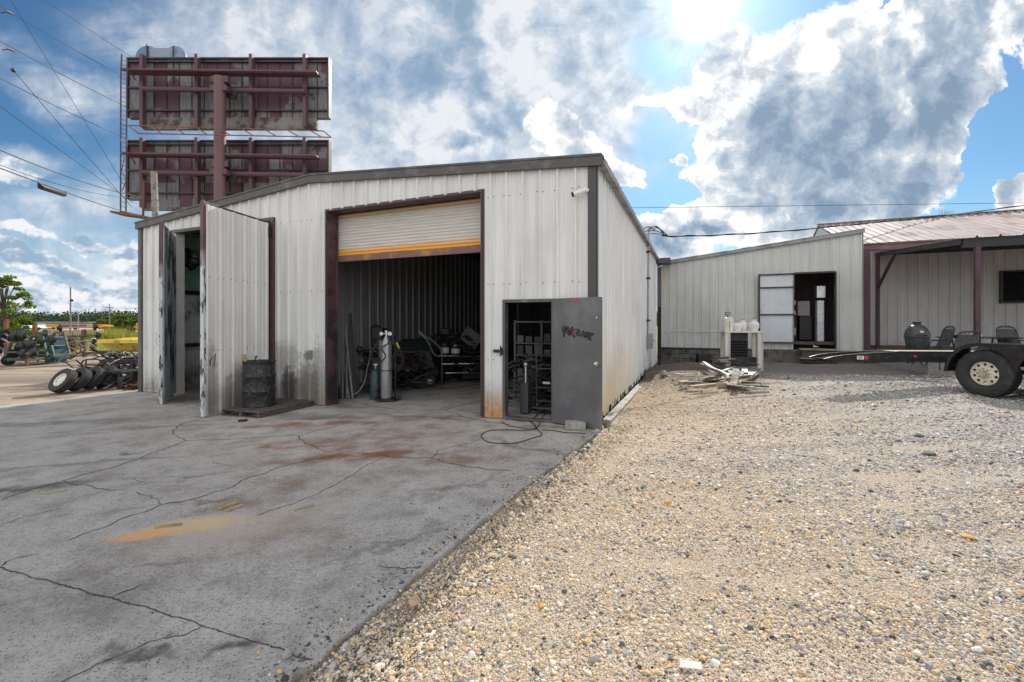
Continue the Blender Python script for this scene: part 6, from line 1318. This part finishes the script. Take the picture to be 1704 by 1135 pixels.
mb = MB(); mb.tube(smooth_pts([P(618, 580, 10.4), P(612, 610, 10.2), P(606, 636, 10.1), P(596, 652, 10.0), P(585, 658, 9.9)], 6), .011, 6); solo(mb, 'air_hose', m_woodg, 'pale hose trailing from the drill press to the floor', 'hose', P(585, 658, 9.9), smooth=True)
m_dtube = mat('dull_tube', (.16, .165, .17), .5, .4, (.1, .1, .1), 6)
tubes = [(570, 657, 571, 529, .03, m_dtube, 'short dull tube at the left of the leaning group'), (581, 658, 566, 560, .03, m_dtube, 'thin tube leaning left among the leaning group'), (587, 658, 573, 530, .04, m_dtube, 'widest leaning tube in the middle of the group'), (577, 657, 577, 528, .03, m_dtube, 'upright tube beside the widest leaning one'),
         (592, 655, 583, 521, .022, m_black, 'thin black rod leaning at the right of the group'), (562, 662, 561, 526, .05, m_black, 'black bar standing against the maroon door jamb')]
for (x0, y0, x1, y1, r__, m_, lab) in tubes: a = P(x0, y0, 10.05); a.z = fz; b_ = P(x1, y1, 10.35); b_.x = max(b_.x, a.x - .5); solo(MB().tube([a, b_], r__, 10), 'steel_tube', m_, lab, 'tube', a, 'tubes leaning inside the big doorway', smooth=True)
bp = P(688, 600, 12.0); t = thing('scrap_cart', 'dark low wheeled bin cart with sloped lid along the inner wall', 'cart', (bp.x, 12.0, -.04), R(4)); mb = MB(); mb.prism([(-.55, -.4, .50), (.62, -.4, .50), (.50, -.4, .90), (-.55, -.4, .90)], (0, .8, 0)); mb.build('bin', mat('maroon_dark_bin', (.035, .024, .028), .6), t, bevel=.008)
mb = MB(); mb.prism([(-.58, -.42, .905), (.52, -.42, .905), (.34, .3, 1.22), (-.56, .3, 1.22)], (0, 0, .02)); mb.build('lid', mat('dark_green_lid', (.03, .045, .042), .5), t)
for (x, y) in ((-.4, -.3), (.48, -.3), (-.4, .3), (.48, .3)): mb = MB(); mb.cyl((x, y - .03, .12), (x, y + .03, .12), .12, 20); w_ = mb.build('wheel', m_rubber, t, smooth=True); MB().cyl((x, y - .034, .12), (x, y + .034, .12), .07, 16).build('rim', m_steel, w_); MB().bar((x, y, .12), (x * .8, y, .5), .04, .04).build('leg', m_darkst, t)
hq = P(664, 600, 10.6); t = thing('hose_coil', 'coiled dull red hose hanging at the end of the bin cart', 'hose coil', hq); r_ = random.Random(2)
for k in range(7): mb = MB(); mb.torus((r_.uniform(-.02, .02), -.02 * k, r_.uniform(-.03, .03)), .16 + r_.uniform(-.05, .03), .012, 26, 6, (R(90 + r_.uniform(-8, 8)), 0, 0)); mb.v = [(v[0] * .75, v[1], v[2] * 1.45) for v in mb.v]; mb.build('loop', m_hose, t, smooth=True)
mb = MB(); mb.cyl((0, 0, .3), (-.08, .1, .42), .03, 8); mb.build('end_fitting', m_yellow, t)
hq2 = P(722, 572, 11.6); mb = MB(); mb.tube(smooth_pts([hq2 + Vector(v) for v in ((-.35, 0, .28), (-.15, -.05, .05), (.0, -.05, -.25), (.15, -.05, -.33), (.22, -.05, -.2), (.05, 0, .0), (-.2, 0, .2))], 6), .013, 6); solo(mb, 'torch_hose', m_woodg, 'pale looped torch hose over the right end of the bin cart', 'hose', hq2, smooth=True)
mb = MB(); mb.cyl(hq2 + Vector((-.4, 0, .32)), hq2 + Vector((-.18, 0, .12)), .035, 10, .025); solo(mb, 'cutting_torch', m_wood, 'brown torch handle above the looped pale hose', 'torch', hq2 + Vector((-.3, 0, .1)), smooth=True)
rk = P(765, 600, 12.6); t = thing('parts_rack', 'dark steel shelf rack with plates and paint cans in front of the inner wall', 'rack', (rk.x, 12.6, -.03), R(8)); mb = MB()
for z in (.25, .5, .72): MB().b2((-.5, -.3, z), (.8, .3, z + .025)).build('shelf', m_darkst, t)
for (x, y) in ((-.5, -.3), (.8, -.3), (-.5, .3), (.8, .3)): MB().bar((x, y, 0), (x, y, .95), .04, .04).build('post', m_darkst, t)
r_ = random.Random(3)
for k in range(9): z = (.275, .525, .745)[k % 3]; x = r_.uniform(-.4, .5); mb = MB(); mb.box((x, -.27, z + .015), (r_.uniform(.15, .4), .3, .02), (0, 0, r_.uniform(-.3, .3))); mb.build('plate', m_alu if k % 2 else m_steel, t)
def on_rack(x, y, z=.745): v = Matrix.Rotation(R(8), 3, 'Z') @ Vector((x, y, 0)); return Vector((rk.x + v.x, 12.6 + v.y, z - .03))
for (x, h, lab) in ((-.42, .32, 'white-labelled paint can at the left on the parts rack'), (-.12, .28, 'white-labelled paint can right of the other on the parts rack')):
    tt = thing('paint_can', lab, 'paint can', on_rack(x, -.15), group='paint cans on the parts rack'); mb = MB(); mb.cyl((0, 0, 0), (0, 0, h), .12, 20); mb.build('can', m_darkst, tt, smooth=True); MB().lathe([(.122, h * .25), (.124, h * .26), (.124, h * .72), (.122, h * .73)], 20).build('label', m_white, tt, smooth=True); mb = MB(); mb.cyl((0, 0, h), (0, 0, h + .03), .05, 12); mb.build('lid', m_white, tt)
o = MB(); o.box((0, 0, 0), (.55, .5, .42), (0, R(38), 0)); solo(o, 'cardboard_box', mat('dusty_cardboard', (.16, .14, .13), .9), 'tilted dusty cardboard box on top of the parts rack', 'box', (0, 0, 0)).location = on_rack(.35, .1, 1.25)
mb = MB(); o = MB(); o.box((0, 0, 0), (.38, .06, .35), (R(-20), R(-35), 0)); solo(o, 'cardboard_box', m_darkst, 'dark flap leaning beside the tilted box on the rack', 'flap', (0, 0, 0)).location = on_rack(.78, .12, 1.33)
mb = MB(); mb.tube(smooth_pts([on_rack(.62, -.32, 1.2), on_rack(.66, -.34, .9), on_rack(.75, -.36, .6), on_rack(.98, -.4, .3)], 6), .012, 6); solo(mb, 'extension_cord', m_woodg, 'pale cord hanging from the tilted box', 'cord', on_rack(.98, -.4, .3), smooth=True)
mb = MB(); mb.b2((-4.6, 9.6, 0), (-3.3, 10.6, 2.3)); o = solo(mb, 'tall_locker', m_black, 'tall black locker deep in the workshop', 'locker', (0, 0, 0), bevel=.02); o.location = CO; o.rotation_euler = (0, 0, TH)
mb = MB(); mb.tube(smooth_pts([P(655, 652, 10.6), P(700, 650, 11), P(750, 642, 11.2), P(806, 630, 12)], 8), .014, 6); mb.v = [(v[0], v[1], -.03 + (v[2] % .02)) for v in mb.v]; solo(mb, 'floor_cable', m_cable, 'black cable running across the workshop floor', 'cable', P(655, 652, 10.6))
# behind the small door
def loc_obj(name, label, cat, x, y, z=0.0, rz=0.0, group=None): return thing(name, label, cat, L(x, y, z), TH + rz, group)
m_dim = mat('dim_steel', (.085, .088, .095), .5, .3)
t = loc_obj('hand_truck', 'upright grey hand truck in the middle of the small doorway', 'hand truck', -1.08, .75); 
mb = MB(); mb.tube([(-.2, 0, .12), (-.2, 0, 1.2), (.2, 0, 1.2), (.2, 0, .12)], .016, 8); mb.bar((-.2, 0, .45), (.2, 0, .45), .03, .02); mb.bar((-.2, 0, .2), (.2, 0, .2), .04, .02); mb.bar((-.2, 0, .8), (.2, 0, .8), .03, .02); mb.build('frame', m_dim, t)
mb = MB(); mb.b2((-.2, -.25, .1), (.2, .0, .12)); mb.build('toe_plate', m_dim, t); MB().b2((-.07, -.03, .52), (.07, -.02, .56)).build('label', m_white, t)
for x in (-.26, .26): MB().cyl((x - .03, .05, .12), (x + .03, .05, .12), .12, 16).build('wheel', m_rubber, t)
t = loc_obj('storage_shelf', 'dark shelving crowded with bins behind the small doorway', 'shelf', -1.2, 1.9)
for x in (-.9, -.3, .3, .9): MB().bar((x, -.2, 0), (x, -.2, 1.7), .04, .04).build('post', m_dim, t)
r_ = random.Random(12)
for z in (.35, .95, 1.2, 1.65): MB().b2((-.92, -.22, z), (.92, .25, z + .03)).build('shelf', m_dim, t)
for k in range(26):
    z = (.385, .985, 1.235)[k % 3]; x = -.8 + (k // 3) * .2; hh = r_.uniform(.1, .22 if k % 3 else .5); MB().b2((x - .07, -.18, z), (x + .08, .15, z + hh)).build('bin', r_.choice([m_darkst, m_black, m_dim, m_black, m_trim2]), t)
t = loc_obj('hand_pump', 'small silver pump on dark clutter left of the hand truck', 'pump', -1.42, .55); mb = MB(); mb.cyl((0, 0, .55), (0, 0, .85), .03, 10); mb.sphere((0, 0, .88), .05, 8); mb.build('pump', m_alu, t, smooth=True); mb = MB(); mb.b2((-.08, -.1, 0), (.08, .12, .55)); mb.build('housing', m_dim, t, bevel=.02)
t = loc_obj('grinder', 'dark bench grinder with a curled cord at the right of the small doorway', 'grinder', -.80, .7); mb = MB(); mb.b2((-.06, -.1, 0), (.06, .15, .7)); mb.build('pedestal', m_black, t, bevel=.01); mb = MB(); mb.cyl((-.12, 0, .8), (.12, 0, .8), .09, 18); mb.build('motor', m_dim, t, smooth=True)
stuff_heap('scrap_heap', 'dark jumble of small machines and tools deep behind the small doorway', 'clutter', tuple(L(-1.2, 1.25, .0)), 60, (.40, .22), .95, [m_dim, m_darkst, m_black], (.12, .5), 31)
stuff_heap('scrap_heap', 'dark clutter of tools and bars heaped on the shelf rack inside the big bay', 'clutter', tuple(P(770, 600, 12.9) * Vector((1, 1, 0)) + Vector((0, 0, .3))), 70, (.55, .25), 1.0, [m_black, m_darkst, m_dim], (.15, .7), 33)
stuff_heap('scrap_heap', 'dark heap of hoses and iron on the floor behind the silver cylinder', 'clutter', tuple(P(660, 600, 11.4) * Vector((1, 1, 0))), 60, (.45, .25), .9, [m_black, m_darkst, m_dim], (.15, .7), 35)
stuff_heap('scrap_heap', 'dark iron clutter along the wall left of the drill press', 'clutter', tuple(P(612, 600, 11.0) * Vector((1, 1, 0))), 26, (.14, .2), 1.0, [m_black, m_darkst], (.15, .6), 36)
for k_, (px_, Y_, hh, ww, lab_) in enumerate(((742, 13.4, 1.5, .5, 'dark upright machine behind the parts rack'), (786, 13.2, 1.25, .6, 'squat black machine at the right edge of the big bay'), (716, 12.7, .95, .4, 'black toolbox tower right of the bin cart'))):
    q_ = P(px_, 600, Y_); t = thing('shop_machine', lab_, 'machine', (q_.x, Y_, -.03), R(8 * k_)); mb = MB(); mb.b2((-ww / 2, -.2, 0), (ww / 2, .25, hh * .6)); mb.build('base', m_black, t, bevel=.02); mb = MB(); mb.b2((-ww * .3, -.12, hh * .602), (ww * .25, .2, hh)); mb.cyl((-ww * .5, -.1, hh * .8), (ww * .5, -.1, hh * .8), .05, 10); mb.build('head', m_darkst, t, bevel=.02)
    mb = MB(); mb.tube(smooth_pts([Vector((0, -.22, hh * .9)), Vector((.2, -.3, hh * .5)), Vector((-.1, -.3, .2)), Vector((.3, -.4, .01))], 5), .012, 6); mb.build('hose', m_dim, t)
# lamp, rag and wall stain in the left bay
lp = P(337, 432, 11.9); t = thing('pendant_lamp', 'dome lamp with green-tinged glass hanging in the left bay', 'lamp', lp); mb = MB(); mb.lathe([(.16, -.02), (.155, .02), (.11, .12), (.05, .18), (.05, .30)], 24); mb.build('lamp_shade', m_black, t, smooth=True); mb = MB(); mb.lathe([(.15, -.03), (.15, -.018)], 24); mb.build('lens', mat('pale_green_glass', (.5, .75, .45), .3), t); mb = MB(); mb.cyl((0, 0, .3), (0, 0, .75), .015, 6); mb.build('stem', m_darkst, t)
rg = P(303, 425, 11.55); mb = MB()
for k in range(6): mb.rock(rg + Vector((random.uniform(-.1, .3), .1, random.uniform(-.25, .2))), .14, 40 + k, 1.0)
solo(mb, 'hanging_rag', m_black, 'bunched black plastic hanging in the left bay opening', 'plastic sheet', rg, smooth=True)

# ------------------------------------------------------------------ drum, pallet and small things on the slab
pc = Vector((-4.83, 8.72)); pz = slab_z(toL(*pc)[0]); prz = R(-20)
pl = thing('pallet', 'dark grimy wooden pallet carrying the oil drum', 'pallet', (pc.x, pc.y, pz), prz)
for i in range(8): x = -.62 + i * .0; mb = MB(); y = -.62 + i * .17; mb.b2((-.48, y, .095), (.48, y + .12, .115)); o = mb.build('deck_board', m_wooddk, pl, bevel=.003); o.rotation_euler = (0, 0, R(random.uniform(-1.5, 1.5)))
for x in (-.47, -.03, .42): MB().b2((x, -.62, .018), (x + .05, .69, .094)).build('stringer', m_wooddk, pl)
for y in (-.62, 0, .57): MB().b2((-.48, y, .0), (.48, y + .11, .017)).build('bottom_board', m_wooddk, pl)
dq = Vector((-4.99, 8.66, pz + .117)); t = thing('oil_drum', 'black scabby steel oil drum standing on the pallet', 'drum', dq)
def m_drum():
    m, tt, b, o = new_mat('scabby_black'); n = tt.noise(o, 14, 6, .7); n2 = tt.noise(tt.mapping(o, (1, 1, .4)), 4, 4, .6)
    c = tt.mix(tt.mr(n, .52, .64), (.016, .016, .018), (.085, .085, .09)); c = tt.mix(tt.mr(n2, .6, .72, 0, .8), c, (.06, .03, .022)); tt.put(b.inputs['Base Color'], c); b.inputs['Roughness'].default_value = .55; bump(tt, b, n, .4, .006); return m
mb = MB(); pr = [(.285, .0), (.292, .012), (.285, .03)]
for zc in (.30, .59): pr += [(.285, zc - .03), (.296, zc - .012), (.296, zc + .012), (.285, zc + .03)]
pr += [(.285, .80), (.280, .815), (.285, .83), (.285, .855), (.293, .865), (.293, .882), (.282, .885), (.278, .872), (.274, .05)]
mb.lathe(pr, 48); mb.f.pop(); mb.mi.pop(); mb.build('drum_body', m_drum(), t, smooth=True)
mb = MB(); mb.cyl((.285, 0, .02), (.288, 0, .87), .006, 6); sm_ = mb.build('seam', m_darkst, t); sm_.rotation_euler = (0, 0, R(-70))
solo(MB().bar(dq + Vector((-.22, -.04, .25)), dq + Vector((-.27, -.06, 1.01)), .085, .02), 'yellow_board', m_wood, 'short yellow-brown board sticking out of the oil drum', 'board', dq + Vector((-.22, -.04, .25)))
mb = MB(); mb.tube([dq + Vector((-.02, -.1, .5)), dq + Vector((-.02, -.1, .93)), dq + Vector((-.0, -.1, .97))], .012, 6); mb.sphere(dq + Vector((0, -.1, .97)), .022, 6); solo(mb, 'black_rod', m_black, 'thin black rod poking out of the oil drum', 'rod', dq + Vector((-.02, -.1, .5)))
def slabP(px, py):
    g = G(px, py, 0)
    for _ in range(4): g = G(px, py, slab_z(toL(g.x, g.y)[0]))
    return g
def stick(px0, py0, px1, py1, w, h, m_, name, lab, cat, grp=None):
    a = slabP(px0, py0); b_ = slabP(px1, py1); up = Vector((0, 0, h / 2 + .003)); solo(MB().bar(a + up, b_ + up, w, h), name, m_, lab, cat, a, grp)
stick(397, 702, 411, 701, .09, .03, m_black, 'black_offcut', 'small black rubber offcut in front of the pallet', 'offcut')
gs = 'wood splints on the concrete'
stick(363, 849, 394, 838, .035, .015, m_wood, 'wood_splint', 'brown splint, left one of the close pair', 'wood splint', gs); stick(375, 852, 404, 841, .045, .008, m_wood, 'wood_splint', 'thin flat splint, right one of the close pair', 'wood splint', gs)
stick(490, 850, 521, 841, .028, .008, m_wood, 'wood_splint', 'pale splint alone right of the pair', 'wood splint', gs); stick(258, 879, 302, 874, .018, .015, m_wood, 'wood_splint', 'dark thin splint lying on the orange sand', 'wood splint', gs); stick(335, 852, 343, 848, .025, .006, m_wood, 'wood_splint', 'tiny splint left of the pair', 'wood splint', gs)
mb = MB(); mb.tube([slabP(x, y) + Vector((0, 0, .006)) for x, y in ((64, 821), (78, 822), (92, 820), (113, 816))], .006, 5); solo(mb, 'green_strip', mat('lime_strip', (.30, .34, .12), .7), 'thin lime green strip lying on the left of the slab', 'strip', slabP(64, 821))
bq = slabP(959, 716); mb = MB(); mb.box((0, 0, .056), (.31, .22, .105)); solo(mb, 'concrete_block', m_block, 'rough grey concrete block holding the steel door open', 'block', (0, 0, 0), bevel=.012).location = bq + Vector((0, .11, 0)); bpy.data.objects["concrete_block"].rotation_euler = (0, 0, R(-6))
def hose(pts, r, m_, lab, name='hose'):
    mb = MB(); mb.tube(smooth_pts([slabP(780 + x / 7.1, 680 + y / 7.1) + Vector((0, 0, .011)) for x, y in pts], 8), r, 6); solo(mb, name, m_, lab, 'hose', slabP(780 + pts[0][0] / 7.1, 680 + pts[0][1] / 7.1), 'hoses on the slab by the small door', smooth=True)
hose([(900, 60), (850, 150), (830, 190), (795, 245), (740, 262), (600, 262), (400, 258), (250, 268), (165, 300), (150, 340), (200, 390), (300, 415), (450, 420), (600, 405), (740, 360), (860, 322), (850, 290), (800, 240), (770, 190), (740, 150), (745, 125), (790, 100), (810, 60)], .0065, m_hose, 'dark red hose looping in a wide ring in front of the small door')
hose([(460, 120), (600, 150), (720, 160), (780, 200), (790, 235), (700, 245), (560, 225), (480, 215), (420, 180), (380, 160)], .006, m_hose, 'second thin red hose lying close to the door sill')
hose([(860, 260), (960, 262), (1050, 275), (1150, 292), (1300, 296), (1380, 305)], .006, m_cable, 'thin dark cord running from the hoses towards the block', 'cord')
# larger stones lying on the gravel
for (px, py, r, c, lab, sq) in ((1611, 894, .045, None, 'flat orange-yellow stone alone on the right of the gravel', .3), (1086, 823, .035, None, 'flat ochre stone, left of the pair in mid gravel', .35), (1111, 838, .035, None, 'lumpy ochre stone, right of the pair in mid gravel', .6), (900, 1010, .024, None, 'orange stone in the left foreground gravel', .5),
                               (1545, 757, .07, m_blockd, 'dark grey stone in the grey gravel below the trailers', .45), (1530, 727, .05, m_blockd, 'small dark stone above the other dark one below the trailer', .5), (988, 1100, .022, m_block, 'pale grey stone at the bottom of the foreground', .8), (1190, 1107, .024, m_white, 'whitish rounded stone in the bottom foreground', .7), (690, 1005, .035, m_tan, 'tan stone beside the slab edge', .6), (785, 1092, .02, m_white, 'white stone near the slab edge in the foreground', .8)):
    a = GH(px, py); m_ = c or mat('ochre_stone', (.52, .27, .06), .8, 0, (.40, .2, .05), 9)
    solo(MB().rock(a + Vector((0, 0, r * sq * .4)), r, int(px), sq), 'stone', m_, lab, 'stone', a, 'larger stones on the gravel', smooth=True)
mb = MB(); a = GH(1148, 1114); mb.prism([a + Vector(v) for v in ((-.05, -.012, .018), (.05, -.018, .012), (.055, .012, .02), (-.04, .02, .03))], (0, 0, .003)); solo(mb, 'paper_scrap', m_white, 'torn white paper scrap on the foreground gravel', 'paper', a)
a = slabP(478, 1094); solo(MB().rock(a + Vector((0, 0, .018)), .026, 77, .9), 'stone', m_block, 'single pale stone on the slab corner by the joint', 'stone', a, 'larger stones on the gravel', smooth=True)

# ------------------------------------------------------------------ pebbles: instanced over the near gravel
def pebbles():
    r_ = np.random.default_rng(21); pts = []; sc = []; rot = []; ci = []
    def put(X, Y, r, dz=.0, flat=None, c=None):
        pts.append((X, Y, dz)); f = flat or r_.uniform(.45, .85); sc.append((r * r_.uniform(.85, 1.35), r * r_.uniform(.7, 1.0), r * f)); rot.append((r_.normal() * .3, r_.normal() * .3, r_.uniform(0, 6.28))); ci.append(r_.random() if c is None else c)
    rings = [(1.6, 2.6, 14000, .0041), (2.6, 3.8, 9500, .0046), (3.8, 5.5, 5000, .0054), (5.5, 8.5, 1900, .0066), (8.5, 12.0, 420, .0085)]
    for (y0, y1, dens, rm) in rings:
        x0, x1 = -1.6, 1.25 * y1 + 2.2; n = int(dens * (x1 - x0) * (y1 - y0)); X = r_.uniform(x0, x1, n); Y = r_.uniform(y0, y1, n)
        for x, y in zip(X, Y):
            if x > 1.22 * y + 1.9 or (x > 1.22 * y + .3 and r_.random() < .25): continue
            lx, ly = toL(x, y); e = slab_edge(ly) + .01
            if lx < e + (.05 + .05 * noise.noise(Vector((ly * 1.5, 0, 0)))) and ly < 0 and r_.random() < .93: continue
            if lx < e or (lx < .25 and ly > 0): continue
            d = .46 + 1.5 * (abs(noise.noise(Vector((x * .30 + y * .12, y * 1.3 + x * .36, 6)))) - .22) + .8 * noise.noise(Vector((x * .7, y * 1.9, 3))) + .45 * noise.noise(Vector((x * 3, y * 5, 1)))
            if r_.random() > .30 + d: continue
            r = rm * float(np.exp(r_.normal() * .52)); r = min(r, rm * 4.5); z = hz(x, y)
            g = min(1, max(0, (lx + .18 * ly + 2.5 * noise.noise(Vector((x * .5, y * .5, 7))) - .9) / 4.2)); q_ = r_.random(); q_ = q_ if q_ > .12 or r_.random() < .35 else .3 + q_; put(x, y, r, z + r * .05, None, (q_ * .5 + (.5 if r_.random() < g else 0)) * .998)
    nA = len(pts)
    for k in range(1500):     # grit strewn on the slab near its edge
        ly = -5.9 + abs(r_.normal()) * 2.1 if k % 2 else r_.uniform(-6, -.4); off = abs(r_.normal()) * (.10 if k % 3 else .5); lx = slab_edge(ly) - .02 - off; p = L(lx, ly)
        if k % 3 == 0 and r_.random() < .5: continue
        r = .0038 * float(np.exp(r_.normal() * .5)); put(p.x, p.y, r, slab_z(lx) + r * .4, None, r_.random() * .5 if r_.random() < .35 else .02 + r_.random() * .09)
    return pts, sc, rot, ci, nA
def peb_mat():
    m, t, b, o = new_mat('pebble'); at = t.n.new('ShaderNodeAttribute'); at.attribute_type = 'INSTANCER'; at.attribute_name = 'ci'; f = at.outputs['Fac']
    warm = [(0.0, (.045, .042, .042)), (.03, (.10, .10, .105)), (.08, (.25, .24, .235)), (.15, (.42, .37, .31)), (.23, (.55, .44, .30)), (.30, (.44, .32, .20)), (.35, (.60, .55, .46)), (.42, (.58, .38, .17)), (.45, (.50, .38, .24)), (.499, (.70, .67, .60)),
            (.50, (.07, .07, .072)), (.58, (.20, .20, .205)), (.68, (.34, .335, .33)), (.76, (.44, .43, .41)), (.84, (.25, .245, .24)), (.90, (.50, .40, .28)), (.95, (.60, .58, .56)), (1.0, (.14, .14, .145))]
    A = t.ramp(t.math('MULTIPLY', f, 2.0), [(p * 2 if p < .5 else 1.0, c) for p, c in warm[:10]], 'CONSTANT'); B_ = t.ramp(t.math('SUBTRACT', t.math('MULTIPLY', f, 2.0), 1.0), [((p - .5) * 2, c) for p, c in warm[10:]], 'CONSTANT')
    c = t.mix(t.math('GREATER_THAN', f, .5), A, B_); n = t.noise(o, 3, 4, .6)
    t.put(b.inputs['Base Color'], t.vmath('SCALE', c, t.mr(n, .3, .7, .88, 1.38, False))); b.inputs['Roughness'].default_value = .7; b.inputs['Specular IOR Level'].default_value = .35; return m
pts, sc, rot, ci, nA = pebbles(); m_peb = peb_mat()
def peb_obj(name, sl, label):
    me = bpy.data.meshes.new(name); me.from_pydata(pts[sl], [], [])
    for nm, dat in (('sc', sc[sl]), ('rt', rot[sl])): at = me.attributes.new(nm, 'FLOAT_VECTOR', 'POINT'); at.data.foreach_set('vector', np.array(dat, dtype=np.float32).ravel())
    at = me.attributes.new('ci', 'FLOAT', 'POINT'); at.data.foreach_set('value', np.array(ci[sl], dtype=np.float32)); me.materials.append(m_peb); o = obj(name, me)
    g = bpy.data.node_groups.new(name + '_scatter', 'GeometryNodeTree'); g.interface.new_socket('Geometry', in_out='INPUT', socket_type='NodeSocketGeometry'); g.interface.new_socket('Geometry', in_out='OUTPUT', socket_type='NodeSocketGeometry')
    N = g.nodes; K = g.links; gi = N.new('NodeGroupInput'); go = N.new('NodeGroupOutput'); iop = N.new('GeometryNodeInstanceOnPoints'); gti = N.new('GeometryNodeGeometryToInstance')
    for k in range(5):
        ico = N.new('GeometryNodeMeshIcoSphere'); ico.inputs['Radius'].default_value = 1; ico.inputs['Subdivisions'].default_value = 2; sp = N.new('GeometryNodeSetPosition'); nt = N.new('ShaderNodeTexNoise'); nt.noise_dimensions = '4D'; nt.inputs['W'].default_value = k * 7.3; nt.inputs['Scale'].default_value = .9; nt.inputs['Detail'].default_value = 1.5
        sub = N.new('ShaderNodeVectorMath'); sub.operation = 'SUBTRACT'; sub.inputs[1].default_value = (.5, .5, .5); mul = N.new('ShaderNodeVectorMath'); mul.operation = 'SCALE'; mul.inputs[3].default_value = 1.6
        K.new(nt.outputs['Color'], sub.inputs[0]); K.new(sub.outputs[0], mul.inputs[0]); K.new(mul.outputs[0], sp.inputs['Offset']); K.new(ico.outputs['Mesh'], sp.inputs['Geometry'])
        smn = N.new('GeometryNodeSetShadeSmooth'); smn.inputs['Shade Smooth'].default_value = (k % 2 == 0); K.new(sp.outputs[0], smn.inputs[0]); sm_ = N.new('GeometryNodeSetMaterial'); sm_.inputs['Material'].default_value = m_peb; K.new(smn.outputs[0], sm_.inputs[0]); K.new(sm_.outputs[0], gti.inputs[0])
    K.new(gi.outputs[0], iop.inputs['Points']); K.new(gti.outputs[0], iop.inputs['Instance']); iop.inputs['Pick Instance'].default_value = True
    for nm, sk in (('sc', 'Scale'), ('rt', 'Rotation')): na = N.new('GeometryNodeInputNamedAttribute'); na.data_type = 'FLOAT_VECTOR'; na.inputs['Name'].default_value = nm; K.new(na.outputs[0], iop.inputs[sk])
    K.new(iop.outputs[0], go.inputs[0]); md = o.modifiers.new('scatter', 'NODES'); md.node_group = g
    tag(o, label, 'gravel', kind='stuff')
peb_obj('pebbles', slice(0, nA), 'loose tan, white and grey pebbles of the gravel yard'); peb_obj('grit', slice(nA, None), 'dark grit strewn along the slab edge')
